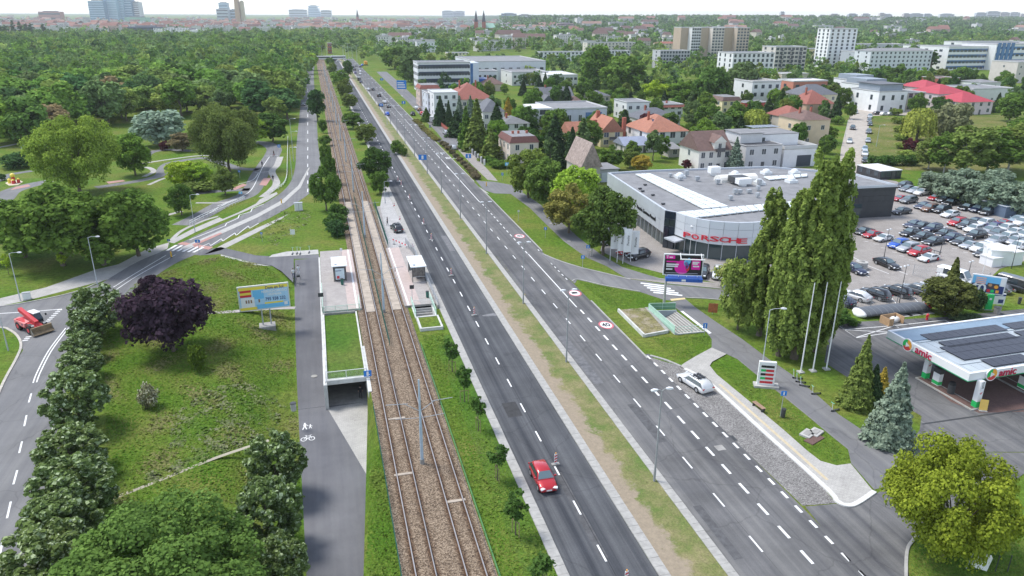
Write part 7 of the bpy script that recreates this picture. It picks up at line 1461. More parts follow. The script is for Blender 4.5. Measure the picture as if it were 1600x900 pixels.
# --- long grey inflatable, crate, hydrant, slabs
a, b_ = G(1338, 494), G(1447, 483); d = b_-a; inf = thing('inflatable_tube', 'long grey flattened inflatable with white nose lying beside the wire fence', 'inflatable', a, math.atan2(d.y, d.x)); L_ = d.length
rg = []
for u, s in ((0, .35), (.02, .75), (.06, .95), (.2, 1), (.5, 1), (.8, .98), (.95, .9), (1, .5)): rg.append([(L_*u, math.cos(t0)*1.5*s, .55*s+math.sin(t0)*.55*s) for t0 in np.linspace(0, 6.283, 14, endpoint=False)])
MB().loft(rg).obj('body', mat('grey_vinyl', (.10, .11, .125), .5, .1, 1, coord='obj'), inf, True)
for i in range(11): x = L_*(.1+.08*i); MB().loft([[(x+e, math.cos(t0)*1.52, .55+math.sin(t0)*.57) for t0 in np.linspace(0, 3.1416, 10)] for e in (0, .06)], closed=False, cap=False).obj('seam', mat('pale_seam', (.26, .27, .28), .6, 0), inf)
MB().loft([[(x, math.cos(t0)*1.52*s, .55*s+math.sin(t0)*.57*s) for t0 in np.linspace(0, 6.283, 14, endpoint=False)] for x, s in ((-.15, .3), (.1, .8), (.5, .97))]).obj('nose', WHITE, inf, True); MB().cyl((L_, 0, .5), (L_+.7, 0, .5), .5, .42, 10).obj('red_cap', RED, inf)
cr = thing('wooden_crate', 'open wooden crate with a white bag beside the inflatable', 'crate', G(1393, 505), .1); WD = mat('crate_wood', (.45, .29, .16), .85, .15, 4)
for q in ((-1.4, 1.4, .75, .85), (-1.4, -1.3, -.75, .75), (1.3, 1.4, -.75, .75), (-1.4, -.6, -.85, -.75)): MB().b2(q[0], q[1], q[2], q[3], 0, 1.1).obj('side', WD, cr)
sb = thing('sack', 'white sack standing in the wooden crate', 'sack', G(1397, 503), .1); MB().loft([[(-.6, -.4, 0), (.6, -.4, 0), (.6, .4, 0), (-.6, .4, 0)], [(-.65, -.45, .5), (.65, -.45, .5), (.65, .45, .5), (-.65, .45, .5)], [(-.4, -.25, .8), (.4, -.25, .8), (.4, .25, .8), (-.4, .25, .8)]]).obj('bag', WHITE, sb, True); MB().b2(-.1, .1, -.05, .05, .8, .95).obj('tie', DARKM, sb)
hy = thing('hydrant', 'red hydrant at the forecourt edge', 'hydrant', G(1448, 500)); MB().cyl((0, 0, 0), (0, 0, .8), .16, .14, 8).cyl((0, 0, .8), (0, 0, 1.0), .2, .06, 8).obj('body', RED, hy); MB().cyl((-.3, 0, .6), (.3, 0, .6), .08, .08, 8).obj('outlet', RED, hy)
for px, py in ((1412, 493), (1428, 491), (1445, 489)): struct(MB().b2(-1.2, 1.2, -.6, .6, 0, .06).obj('paving_slab', CONC, loc=G(px, py)))
gs = thing('sign_totem', 'bright green charging totem beside the round evergreen', 'sign', G(1543, 484), -.4); MB().b2(-.45, .45, -.15, .15, .1, 2.4).obj('panel', GREENP, gs); MB().b2(-.55, .55, -.25, .25, 0, .1).obj('base', CONC, gs); MB().b2(-.15, .15, -.17, -.155, 1.6, 1.9).obj('symbol', WHITE, gs)
wb = thing('notice_board', 'white and blue poster case beside the green totem', 'sign', G(1556, 478), -.4); MB().b2(-1.0, 1.0, -.1, .1, .3, 2.0).obj('case', WHITE, wb); MB().b2(-1.0, 1.0, -.12, -.101, 1.65, 1.9).b2(.1, .8, -.12, -.101, .5, 1.1).obj('print', NAVY, wb); MB().b2(-.9, -.8, -.05, .05, 0, .3).b2(.8, .9, -.05, .05, 0, .3).obj('leg', STEEL, wb)
bin_('round grey bin behind the station canopy', 1557, 490, 0, CONCD, 1.0, .5); bin_('small dark bin by the lawn at the right edge', 1592, 475, 0, DARKM)
# --- billboards
def face_cam(b): return math.atan2(b.y, b.x)-math.pi/2
def billboard(name, label, base, c4, dark, post_n, fm, build, rz_off=0.0, basebox=True):
    b = GG(*base) if base[0] < 480 else G(*base); rz = face_cam(b)+rz_off; zt = topz(b, min(c4[0][1], c4[1][1])); zb = topz(b, max(c4[2][1], c4[3][1])-3)
    pp = ppm(b+Vector((0, 0, zt))); w_ = math.hypot(c4[1][0]-c4[0][0], c4[1][1]-c4[0][1])/pp; xm = ((c4[0][0]+c4[1][0])/2-base[0])/pp
    t_ = thing(name, label, 'billboard', b, rz); hgt = zt-zb
    MB().b2(xm-w_/2-.15, xm+w_/2+.15, -.02, .22, zb-.15, zt+.15).obj('frame', fm, t_); pan = MB().b2(xm-w_/2, xm+w_/2, -.05, -.021, zb, zt).obj('poster', dark, t_)
    for x in ([0] if post_n == 1 else [xm-.55, xm+.55]): MB().cyl((x, .1, 0), (x, .1, zb), .2 if post_n == 1 else .1, .18 if post_n == 1 else .1, 10).obj('post', CONC if post_n == 1 else STEEL, t_)
    if basebox: MB().b2(xm-1.1, xm+1.1, -.9, .9, -.2, .55).obj('foundation', CONCD, t_)
    build(t_, pan, xm, w_, zb, zt); return t_
def pr_(pan, x0, x1, z0, z1_, m, y=-.056, nm='print'): return MB().b2(x0, x1, y, y+.004, z0, z1_).obj(nm, m, pan)
def disc(pan, x, z, r_, m, y=-.058, sy=1): return MB().add([(x+math.cos(a)*r_, y, z+math.sin(a)*r_*sy) for a in np.linspace(0, 6.283, 24, endpoint=False)], [tuple(range(24))]).obj('print', m, pan)
def b_mag(t_, pan, xm, w_, zb, zt):
    h = zt-zb; X = lambda u: xm-w_/2+u*w_; Z = lambda v: zb+v*h
    pr_(pan, X(.02), X(.27), Z(.80), Z(.98), MAGENTA); text('T', .55, WHITE, pan, 'logo', .004, loc=(X(.07), -.064, Z(.89)), rot=(math.pi/2, 0, 0), bold=.02); pr_(pan, X(.12), X(.21), Z(.86), Z(.91), WHITE, -.062)
    disc(pan, X(.47), Z(.38), h*.36, MAGENTA); pr_(pan, X(.72), X(.95), Z(.28), Z(.84), MAGENTA)
    for v, a, e, m_ in ((.66, .05, .36, MAGENTA), (.52, .05, .38, WHITE), (.42, .05, .36, WHITE), (.27, .05, .22, WHITE), (.66, .74, .92, WHITE), (.58, .74, .88, WHITE), (.45, .76, .92, WHITE)): pr_(pan, X(a), X(e), Z(v-.035), Z(v+.035), m_, -.064)
    for a, z, m_ in ((.56, .62, SKYB), (.60, .48, BLUE), (.64, .72, SKYB), (.62, .34, RED), (.57, .5, MAGENTA)): disc(pan, X(a), Z(z), h*.09, m_, -.066, 1.8)
    pr_(pan, X(.05), X(.9), Z(.07), Z(.085), WHITE, -.064)
    MB().b2(X(.05), X(1.03), -.9, .5, zb-.85, zb-.35).obj('service_walkway', mat('sign_blue_band', (.02, .10, .42), .5, .05, 1), t_); MB().b2(X(.47), X(.58), -.92, -.901, zb-.75, zb-.45).obj('label_plate', WHITE, t_)
    for u in (.1, .4, .62, .9): MB().cyl((X(u), 0, zb-.35), (X(u), 0, zb), .05, .05, 6).obj('strut', WHITE, t_)
    lb = MB().cyl((X(.38), -1.2, Z(.92)), (X(1.03), -1.2, Z(.92)), .1, .1, 6).obj('light_bar', WHITE, t_)
    for u in (.40, .95): MB().cyl((X(u), 0, zt+.3), (X(u), -1.2, Z(.92)), .06, .06, 6).obj('light_arm', WHITE, t_)
billboard('billboard', 'black and magenta billboard on a single concrete post beside the entry road', (1037.5, 476), [(1033, 401), (1091, 398), (1088, 427), (1031, 431)], PBLACK, 1, WHITE, b_mag, .12, False)
def b_dom(t_, pan, xm, w_, zb, zt):
    h = zt-zb; X = lambda u: xm-w_/2+u*w_; Z = lambda v: zb+v*h
    pr_(pan, X(.0), X(1), Z(.86), Z(1), YELLOW); pr_(pan, X(.0), X(.35), Z(0), Z(.12), YELLOW); pr_(pan, X(.33), X(1), Z(.02), Z(.20), SKYB); pr_(pan, X(.5), X(.88), Z(.20), Z(.27), YELLOW); pr_(pan, X(.03), X(.30), Z(.12), Z(.55), WHITE); pr_(pan, X(.28), X(.5), Z(.45), Z(.84), SKYB, -.0545)
    for v, m_ in ((.82, RED), (.72, YELLOW), (.62, RED)): pr_(pan, X(.02), X(.25), Z(v-.05), Z(v+.05), m_, -.062)
    for a in (.12, .17, .22, .38): pr_(pan, X(a), X(a+.03), Z(.30), Z(.44), mat('print_brown', (.25, .14, .08), .6, 0), -.062)
    for s, u, v, sz, m_ in (('Dom en Sol', .73, .90, .62, NAVY), ('NIERUCHOMOŚCI', .72, .74, .50, WHITE), ('HISZPANIA', .72, .60, .46, WHITE), ('795 938 232', .73, .40, .66, NAVY)): text(s, sz, m_, pan, 'lettering', .003, loc=(X(u), -.064, Z(v)), rot=(math.pi/2, 0, 0), bold=.012, sx=.82)
    pr_(pan, X(.90), X(.97), Z(.08), Z(.22), WHITE, -.062)
billboard('billboard', 'blue and yellow property billboard on a concrete block in the meadow', (424, 512), [(382, 453), (455, 446), (457, 479), (386, 484)], mat('pale_blue_print', (.40, .62, .80), .5, .1, .8, coord='obj'), 2, mat('cream_frame', (.62, .62, .55), .6, 0), b_dom)
def b_40(t_, pan, xm, w_, zb, zt):
    h = zt-zb; X = lambda u: xm-w_/2+u*w_; Z = lambda v: zb+v*h
    pr_(pan, X(0), X(1), Z(0), Z(.5), NAVY); pr_(pan, X(.86), X(1), Z(.5), Z(1), WHITE); text('40', 1.9, WHITE, pan, 'numerals', .004, loc=(X(.2), -.064, Z(.2)), rot=(math.pi/2, 0, 0), bold=.03, sx=1.2); pr_(pan, X(.06), X(.28), Z(.38), Z(.45), WHITE, -.062)
    for v in (.88, .76, .64, .54): pr_(pan, X(.1), X(.42), Z(v-.035), Z(v+.035), mat('peach_print', (.75, .45, .36), .6, 0), -.062)
    for a, m_ in ((.50, RED), (.62, GREENP), (.77, ORANGE)): pr_(pan, X(a), X(a+.10), Z(.04), Z(.22), m_, -.062)
    pr_(pan, X(.48), X(.84), Z(.26), Z(.62), mat('print_dark', (.06, .05, .06), .6, 0), -.0615); disc(pan, X(.57), Z(.5), h*.10, mat('print_tan', (.5, .28, .15), .6, 0), -.066); disc(pan, X(.76), Z(.42), h*.11, ORANGE, -.066)
billboard('billboard', 'navy discount billboard with large 40 behind the petrol station', (1524, 479), [(1512, 434), (1555, 431), (1551, 456), (1512, 458)], SKYB, 1, WHITE, b_40, .1, False)
lb_ = thing('billboard', 'blue and white billboard behind the trees at the far service road', 'billboard', G(628, 145), -.3); MB().b2(-2.6, 2.6, -.1, .1, 2, 6.5).obj('poster', BLUE, lb_); MB().b2(-2.2, 1.2, -.13, -.101, 5.0, 5.5).b2(-2.2, 1.8, -.13, -.101, 3.9, 4.5).b2(-2.2, 2.0, -.13, -.101, 2.7, 3.3).obj('print', WHITE, lb_); MB().cyl((-1.5, 0, 0), (-1.5, 0, 2), .1).cyl((1.5, 0, 0), (1.5, 0, 2), .1).obj('post', STEEL, lb_)
# bottom right cabinet
bx = thing('info_box', 'white tilted advertising box under the yellowing maple', 'sign', G(1530, 893), -.6); MB().box((0, 0, 1.0), (1.0, .35, 1.3), 0, tilt=('Y', .12)).obj('box', WHITE, bx); MB().cyl((-.9, 0, 0), (-.6, 0, 2.6), .04, .04, 6).obj('pole', STEEL, bx); MB().b2(-.75, -.45, -.1, .1, 2.5, 2.8).obj('camera_head', STEEL, bx)
for px, py in ((1555, 893), (1574, 893)): t_ = thing('fence_post', 'thin dark post standing on the island lawn', 'post', G(px, py), 0, 'dark posts on the island lawn'); MB().cyl((0, 0, 0), (0, 0, 1.5), .04, .04, 6).obj('shaft', DARKM, t_); MB().cyl((0, 0, 1.5), (0, 0, 1.56), .06, .02, 6).obj('cap', DARKM, t_)
# ============================================================ PETROL STATION
zc = topz(G(1523, 637), 596); zt = zc+.95
A4, B4 = G(1387, 516, zt), G(1515.5, 584, zt); E1 = (G(1600, 572.3, zt)-B4).normalized(); LC = 27.0; S1 = A4-B4; W4 = S1.length; S1.normalize(); E1 = (E1-S1*E1.dot(S1)).normalized()
gs = thing('station_canopy', 'petrol station canopy with white fascia and solar panels on its roof', 'canopy', (B4.x, B4.y, 0), math.atan2(E1.y, E1.x))
# local axes: x along the front, y back along the left end
FASC = mat('white_fascia', (.80, .80, .80), .4, .02, 1); SHEETR = mat('pale_sheet_roof', (.42, .47, .50), .5, .08, .4)
rf4 = MB().b2(.3, LC, .3, W4-.3, zt-.45, zt-.22).obj('roof', SHEETR, gs)
for nm, q in (('fascia', (0, LC, 0, .3)), ('fascia', (0, .3, .301, W4-.3)), ('fascia', (0, LC, W4-.299, W4))): MB().b2(*q, zc+.05, zt).obj(nm, FASC, gs)
for q in ((-.02, LC, -.02, .3), (-.02, .3, .3, W4+.02)): MB().b2(*q, zc-.06, zc+.05).obj('green_trim', mat('green_trim', (.02, .30, .13), .5, 0), gs)
MB().b2(.3, LC, .3, W4-.3, zc+.08, zc+.2).obj('soffit', wm((.6, .6, .6)), gs); MB().b2(.3, LC, W4-3.2, W4-.4, zt-.22, zt-.12).obj('roof_strip', mat('blue_grey_sheet', (.20, .28, .36), .5, .1, .4), rf4)
for i in range(1, 24): MB().b2(LC*i/24-.02, LC*i/24+.02, .35, W4-3.25, zt-.22, zt-.195).obj('roof_seam', STEEL, rf4)
for y in (.20, .47, .70): MB().b2(1.2, LC, W4*y-.12, W4*y+.12, zt-.19, zt-.14).obj('roof_ridge', SHEETR, rf4)
SOL = mat('station_solar_cells', (.028, .029, .042), .35, .1, 1.5); spm = MB().b2(.02, 1.15, .02, 1.75, 0, .08).mesh('solar_panel', SOL)
for v, u0, nr, nx, gapi in ((.83-.14, 3.0, 1, 20, 10), (.50, 3.4, 1, 20, 9), (.515, 3.4, 0, 0, 0), (.25, 2.4, 2, 20, 99), (.07, 4.2, 1, 20, 5)):
    for i in range(nx):
        for j in range(nr): link('solar_panel', spm, rf4, (u0+i*1.17+(1.0 if i >= gapi else 0), W4*v+j*1.78, zt-.12))
def amic(x, y, rz, nm):
    o = link('logo_sign', None, gs, (x, y, (zc+zt)/2+.05), rz)
    cols = [GREENP, YELLOW, ORANGE, RED]
    MB().cyl((0, -.02, 0), (0, -.16, 0), .78, .78, 24).obj('disc', FASC, o)
    for i, m_ in enumerate((ORANGE, mat('logo_red', (.62, .06, .06), .5, 0), GREENP)):
        a0 = math.pi/2-i*2.094; pts_ = [(math.cos(a0-t0)*.68, -.175, math.sin(a0-t0)*.68) for t0 in np.linspace(0, 2.094, 9)]+[(math.cos(a0-t0)*.2, -.175, math.sin(a0-t0)*.2) for t0 in np.linspace(2.094, 0, 5)]
        MB().add(pts_, [tuple(range(len(pts_)))]).obj('swirl', m_, o)
    MB().add([(-.22, -.18, -.32), (.38, -.18, 0), (-.22, -.18, .32)], [(0, 1, 2)]).obj('arrow', FASC, o)
    text('amic', 1.25, mat('logo_wine', (.48, .02, .07), .5, 0), o, 'lettering', .03, loc=(2.35, -.06, -.05), rot=(math.pi/2, 0, 0), bold=.02, sx=1.05)
amic(3.0, -.0, 0, 'front'); amic(0, W4*.78-.8, -math.pi/2, 'side')
def column(px, py):
    p = G(px, py); v = p-Vector((B4.x, B4.y, 0)); x, y = v.dot(E1), v.dot(S1)
    if x < .5: x = .6
    c = MB().b2(x-.3, x+.3, y-.3, y+.3, 0, zc+.1).obj('column', FASC, gs); MB().b2(x-.31, x+.31, y-.31, y+.31, .2, .9).obj('green_band', GREENP, c); MB().b2(x+.301, x+.32, y-.2, y+.2, .9, zc).obj('red_stripe', RED, c); MB().add([(x-.2, y-.315, 1.9), (x+.2, y-.315, 2.15), (x, y-.315, 1.8)], [(0, 1, 2)]).obj('swoosh', RED, c); text('amic', .55, DARKM, c, 'lettering', .004, loc=(x, y-.31, 3.0), rot=(math.pi/2, -math.pi/2, 0))
    return x, y
c1 = column(1523, 637); c2 = column(1445, 592)
for dx in (12, 22): MB().b2(c1[0]+dx-.3, c1[0]+dx+.3, c1[1]-.3, c1[1]+.3, 0, zc+.1).obj('column', FASC, gs); MB().b2(c2[0]+dx-.3, c2[0]+dx+.3, c2[1]-.3, c2[1]+.3, 0, zc+.1).obj('column', FASC, gs)
def local(x, y, z=0): return Vector((B4.x, B4.y, z))+E1*x+S1*y
def island(px0, py0, px1, py1, lbl):
    a, b_ = G(px0, py0), G(px1, py1); d = b_-a; t_ = thing('pump_island', lbl, 'kerb island', a, math.atan2(d.y, d.x), 'pump islands'); MB().b2(-.3, d.length+.3, -.7, .7, 0, .16).obj('kerb', KERB, t_); MB().b2(-.1, d.length+.1, -.5, .5, .16, .18).obj('top', BRICKP, t_)
island(1440, 592, 1522, 639, 'long pump island under the near end of the canopy'); island(1566, 592, 1640, 632, 'second pump island deeper under the canopy')
def pump(label, px, py):
    t_ = thing('fuel_pump', label, 'pump', G(px, py, .18), math.atan2(S1.y, S1.x), 'fuel pumps'); MB().b2(-.45, .45, -.28, .28, 0, 1.5).obj('cabinet', WHITE, t_); MB().b2(-.5, .5, -.3, .3, 1.5, 2.1).obj('display_head', DARKM, t_); MB().b2(-.46, .46, -.29, .29, .1, .5).obj('green_panel', GREENP, t_)
    for x in (-.3, .3): MB().tube([(x, -.3, 1.2), (x, -.42, .7), (x+.1, -.36, .35), (x+.05, -.3, 1.0)], .025, 5).obj('hose', BLACK, t_)
pump('fuel pump on the near island by the left column', 1463, 600); pump('fuel pump half hidden at the right edge', 1597, 606)
t_ = thing('litter_bin', 'black cylindrical bin on the near pump island', 'bin', G(1485, 614, .18)); MB().cyl((0, 0, 0), (0, 0, 1.1), .38, .38, 12).obj('body', DARKM, t_); MB().cyl((0, 0, 1.1), (0, 0, 1.4), .4, .3, 12).obj('hood', BLACK, t_)
t_ = thing('a_board', 'yellow advertising board standing at the front column', 'sign', G(1535, 642), -.5); MB().box((0, 0, .75), (.8, .06, 1.2), 0, tilt=('X', -.12)).obj('panel', mat('board_yellow', (.75, .50, .12), .6, .05, 2), t_); MB().b2(-.4, .4, -.3, .3, 0, .12).obj('foot', CONC, t_)
# ============================================================ GARDEN TREES, WOODS, TOWN AND HORIZON
def inpoly(x, y, poly):
    c = False; j = len(poly)-1
    for i in range(len(poly)):
        xi, yi = poly[i]; xj, yj = poly[j]
        if (yi > y) != (yj > y) and x < (xj-xi)*(y-yi)/(yj-yi)+xi: c = not c
        j = i
    return c
gg = 'fir trees of the service road gardens'
for a, b_, c_, d, kd, cl, lb in [(688, 196, 150, 28, 'spruce', 'conif', 'tall fir in front of the white terraced block'), (701, 197, 157, 18, 'spruce', 'conif', 'slim fir right of the tall one'), (718, 212, 150, 28, 'spruce', 'blue', 'bluish fir before the red roofed villa'), (735, 214, 150, 28, 'spruce', 'blue', 'second bluish fir before the villa'), (745, 236, 155, 46, 'spruce', 'olive', 'tallest ragged fir in the middle of the gardens'), (776, 222, 160, 40, 'spruce', 'conif', 'broad dark fir left of the grey hipped house'), (714, 214, 173, 34, 'pine', 'conif', 'pine above the parked silver car'), (728, 232, 168, 32, 'pine', 'mid', 'greener pine beside the red fence'), (767, 250, 203, 38, 'pine', 'olive', 'yellowish pine in front of the cream house'), (794, 190, 153, 22, 'thuja', 'gold', 'golden pointed conifer behind the white house'), (826, 208, 168, 38, 'pine', 'dark', 'dark rounded pine beside the white house'), (852, 144, 113, 16, 'spruce', 'conif', 'slim dark fir before the warehouse'), (885, 170, 132, 30, 'spruce', 'conif', 'dark fir in front of the grey villa'), (867, 246, 180, 48, 'spruce', 'conif', 'very tall dark fir in front of the commercial block'), (911, 250, 186, 56, 'pine', 'hazy', 'broad blue green pine right of the tall fir'), (1308, 190, 146, 24, 'spruce', 'conif', 'fir beside the red hipped house'), (1232, 178, 148, 14, 'spruce', 'blue', 'small blue fir before the modern brick house'), (1222, 172, 138, 28, 'spruce', 'dark', 'dark fir behind the white apartment house'), (1150, 268, 214, 34, 'spruce_near', 'blue', 'blue fir touching the brown gabled house'), (1052, 198, 174, 12, 'spruce', 'conif', 'small fir beside the purple bush'), (666, 190, 168, 20, 'spruce', 'mid', 'small conifer beside the parked white van')]:
    tree(a, b_, c_, d, kd, cl, lb, 'fir_tree' if kd == 'spruce' else 'conifer_tree', gg)
for a, b_, c_, d, kd, cl, lb in [(931, 137, 72, 54, 'broad', 'mid', 'tall broad tree right of the warehouse'), (972, 145, 88, 70, 'broad', 'mid', 'massive round tree in the middle distance'), (1024, 160, 126, 46, 'maple', 'lime', 'yellow green tree above the flat terrace'), (1062, 160, 128, 46, 'maple', 'fresh', 'bright tree right of the yellow green one'), (1110, 168, 106, 56, 'broad', 'dark', 'dark broad tree behind the yellow house'), (1160, 158, 98, 54, 'broad', 'hazy', 'grey green tree left of the white apartment house'), (1082, 205, 154, 34, 'birch', 'hazy', 'pale birch before the willow'), (1013, 200, 176, 30, 'maple', 'maroon', 'dark red bush behind the orange hip roof'), (1117, 264, 238, 24, 'maple', 'maroon', 'dark red shrub in front of the brown gabled house'), (1073, 266, 249, 16, 'maple', 'maroon', 'small dark red shrub by the dealer roof'), (1003, 270, 242, 34, 'maple', 'gold', 'golden shrub behind the dealer roof'), (985, 262, 232, 30, 'maple', 'olive', 'olive tree left of the golden shrub'), (955, 266, 228, 40, 'maple', 'mid', 'round garden tree left of the dealer roof'), (997, 224, 203, 30, 'maple', 'brown', 'rust brown tree beside the orange roofed house'), (1099, 172, 160, 16, 'maple', 'gold', 'small golden tree by the white flat roof'), (1035, 247, 208, 26, 'birch', 'mid', 'slim tree in front of the solar villa'), (1108, 214, 160, 46, 'birch', 'mid', 'tall loose tree right of the solar villa'), (1142, 210, 172, 44, 'loose', 'mid', 'loose green tree left of the drooping willow'),
        (616, 108, 74, 46, 'broad', 'mid', 'large round tree at the junction end of the service road'), (646, 132, 76, 44, 'broad', 'hazy', 'large grey green tree beside the office'), (632, 128, 98, 26, 'broad', 'fresh', 'smaller bright tree before the junction trees'), (672, 112, 84, 18, 'broad', 'olive', 'tree on the office roof line'), (1435, 180, 146, 30, 'maple', 'mid', 'round tree in front of the crimson roofs'), (1470, 182, 150, 34, 'maple', 'dark', 'dark tree in front of the crimson roofs'), (1560, 176, 145, 20, 'spruce', 'conif', 'dark conifer right of the crimson roof'), (1583, 190, 146, 44, 'broad', 'mid', 'leafy tree at the right edge'), (1458, 110, 68, 18, 'poplar_far', 'dark', 'tall poplar beside the long hostel'), (1500, 134, 105, 30, 'broad', 'mid', 'tree in front of the blue windowed office'), (1400, 130, 104, 40, 'broad', 'mid', 'tree below the long hostel'), (1330, 186, 160, 20, 'maple', 'mid', 'tree at the top of the gravel street')]:
    tree(a, b_, c_, d, kd, cl, lb, 'garden_tree')
# picture boxes of the houses, so planting leaves them visible as the photograph does
HB = []
for A, an, w_, d in BUILT:
    x = [P((A.x+math.cos(an)*q, A.y+math.sin(an)*q, zz)) for q in (0, w_) for zz in (0, 6)]
    HB.append((min(p[0] for p in x), max(p[0] for p in x), min(p[1] for p in x), max(p[1] for p in x), A.y))
NOGO = [[(938, 392), (985, 414), (1310, 483), (1492, 473), (1600, 410), (1760, 405), (1760, 340), (1530, 322), (1440, 296), (1400, 279), (1330, 258), (1050, 256), (945, 262)], [(575, 100), (636, 158), (662, 186), (700, 228), (745, 285), (780, 300), (800, 290), (760, 255), (735, 228), (705, 200), (660, 155), (615, 108)], [(1326, 160), (1306, 240), (1300, 280), (1420, 285), (1600, 260), (1600, 180), (1430, 168)]]
def inhouse(x, y, mg=1.2):
    for A, an, w_, d in BUILT:
        dx, dy = x-A.x, y-A.y; u = dx*math.cos(an)+dy*math.sin(an); v = -dx*math.sin(an)+dy*math.cos(an)
        if -mg < u < w_+mg and -mg < v < d+mg: return True
    return False
def scatter(poly, x0, x1, y0, y1, space, n, seed, hide=.4, hmax=10, nogo=NOGO):
    rg = random.Random(seed); out = []; cell = {}
    for _ in range(n*60):
        if len(out) >= n: break
        y = y0*(y1/y0)**rg.random(); x = rg.uniform(x0, x1); px, py = P((x, y, 0))
        if not inpoly(px, py, poly) or any(inpoly(px, py, q) for q in nogo): continue
        k = (int(x/space), int(y/space))
        if any(math.hypot(x-q[0], y-q[1]) < space for i in (-1, 0, 1) for j in (-1, 0, 1) for q in cell.get((k[0]+i, k[1]+j), [])): continue
        if inhouse(x, y): continue
        h = hmax*rg.uniform(.45, 1.0); w_ = h*rg.uniform(.6, .95); pm_ = ppm((x, y, 0)); tx0, tx1, ty0, ty1 = px-w_/2*pm_, px+w_/2*pm_, py-h*pm_*.95, py
        bad = False
        for a, b_, c_, d, hy in HB:
            if hy > y:
                ov = max(0, min(tx1, b_)-max(tx0, a))*max(0, min(ty1, d)-max(ty0, c_)); ar = (b_-a)*(d-c_)
                if ar > 0 and ov/ar > hide*.6 and ov > 12: bad = True; break
        if bad: continue
        out.append((x, y, h, w_)); cell.setdefault(k, []).append((x, y))
    return out
RES = [(600, 98), (640, 132), (720, 222), (775, 285), (950, 275), (1315, 270), (1330, 165), (1440, 172), (1620, 178), (1620, 92), (1150, 92), (900, 84), (760, 80), (640, 78)]
pts = scatter(RES, 30, 420, 150, 660, 3.8, 600, 5, .85, 11)
KL = [('broad', 'mid', 'green garden tree'), ('maple', 'mid', 'round green garden tree'), ('loose', 'hazy', 'grey green garden tree'), ('broad', 'dark', 'dark garden tree'), ('maple', 'fresh', 'fresh green garden tree'), ('spruce', 'conif', 'dark garden conifer'), ('bush', 'mid', 'garden shrub'), ('maple', 'olive', 'olive green garden tree'), ('bush', 'fresh', 'bright garden shrub')]
pts.sort(key=lambda q: q[1]); rest = pts[250:]
for x, y, h, w_ in pts[:250]:
    kd, cl, lb = KL[rnd.choices(range(9), (4, 4, 3, 3, 2, 2, 4, 3, 3))[0]]
    px, py = P((x, y, 0)); zone = 'near the service road' if px < 760 else 'around the commercial block' if px < 960 else 'around the orange roofed villas' if px < 1120 else 'near the gravel street' if px < 1330 else 'around the white terraces'
    if kd == 'bush': h, w_ = h*.35, w_*.6
    tree_at(Vector((x, y, 0)), h, w_, kd, cl, lb+' among the houses '+zone, 'garden_tree' if kd != 'bush' else 'shrub', lb+'s '+zone, .16, 'tree' if kd != 'bush' else 'shrub', bush=kd == 'bush')
# --- the wood on the left
WOOD = [(-90, 222), (-90, 58), (150, 55), (300, 52), (430, 57), (505, 80), (484, 104), (470, 150), (462, 196), (436, 196), (400, 184), (330, 176), (290, 184), (235, 180), (190, 192), (90, 214), (40, 228)]
wp = scatter(WOOD, -420, 20, 225, 1250, 8.8, 1750, 9, 9, 1, [])
wp.sort(key=lambda q: q[1])
WC = ['mid', 'dark', 'mid', 'hazy', 'olive', 'fresh', 'deep', 'mid', 'hazy', 'olive']
near = [q for q in wp if q[1] < 430][:270]; far = wp[len(near):]
WL = {'mid': 'mid green', 'dark': 'dark green', 'hazy': 'grey green', 'olive': 'olive', 'fresh': 'fresh green', 'deep': 'deep green', 'brown': 'rusty brown'}
for i, (x, y, h, w_) in enumerate(near):
    cl = rnd.choice(WC) if rnd.random() > .03 else 'brown'; H = rnd.uniform(10, 16.5); px = P((x, y, 0))[0]
    tree_at(Vector((x, y, 0)), H, H*rnd.uniform(.9, 1.2), rnd.choice(('broad', 'broad', 'loose')), tuple(q*1.38 for q in GR[cl]), WL[cl]+' broadleaf tree in the '+('front edge' if y < 300 else 'body')+' of the dense park wood', 'woodland_tree', WL[cl]+' trees in the '+('front edge' if y < 300 else 'body')+' of the wood', .18)
def massed(name, pts, nq, ls, label, cat='wood', cols=None, hfun=None, zf=None, seed=1):
    rg = np.random.default_rng(seed); V, RN, T = [], [], []
    base = []
    for k in range(6):
        v, rn, c = lobes_crown(.08, 1, .5, 12, nq, 1.0, 'dome', .36, 40+k); cen_ = v.reshape(-1, 4, 3).mean(1); base.append((cen_, v.reshape(-1, 4, 3)-cen_[:, None, :], rn))
    for i, (x, y) in enumerate(pts):
        ce, of, rn = base[i % 6]; H, W = hfun(rg); a = rg.uniform(0, 6.28); ca, sa = math.cos(a), math.sin(a); Rz = np.array([[ca, -sa, 0], [sa, ca, 0], [0, 0, 1]])
        c = (ce*np.array([W, W, H]))@Rz.T+np.array([x, y, (zf(x, y) if zf else 0)]); q = c[:, None, :]+(of*ls)@Rz.T
        V.append(q.reshape(-1, 3)); RN.append(rn); col = np.array(GR[cols[rg.integers(len(cols))]])*np.array([1.2, 1.05, .85])*LB*1.25*rg.uniform(.75, 1.3); T.append(np.tile(col, (nq, 1)))
    o = link(name, quad_mesh(name, np.concatenate(V), LEAFA, np.concatenate(RN), np.concatenate(T))); return stuff(o, label, cat)
massed('wood', [q[:2] for q in far], 130, 1.7, 'dense green wood filling the distance on the left', cols=['mid', 'dark', 'hazy', 'olive', 'mid', 'deep', 'hazy'], hfun=lambda g_: (lambda h: (h, h*g_.uniform(.8, 1.15)))(g_.uniform(10, 18)))
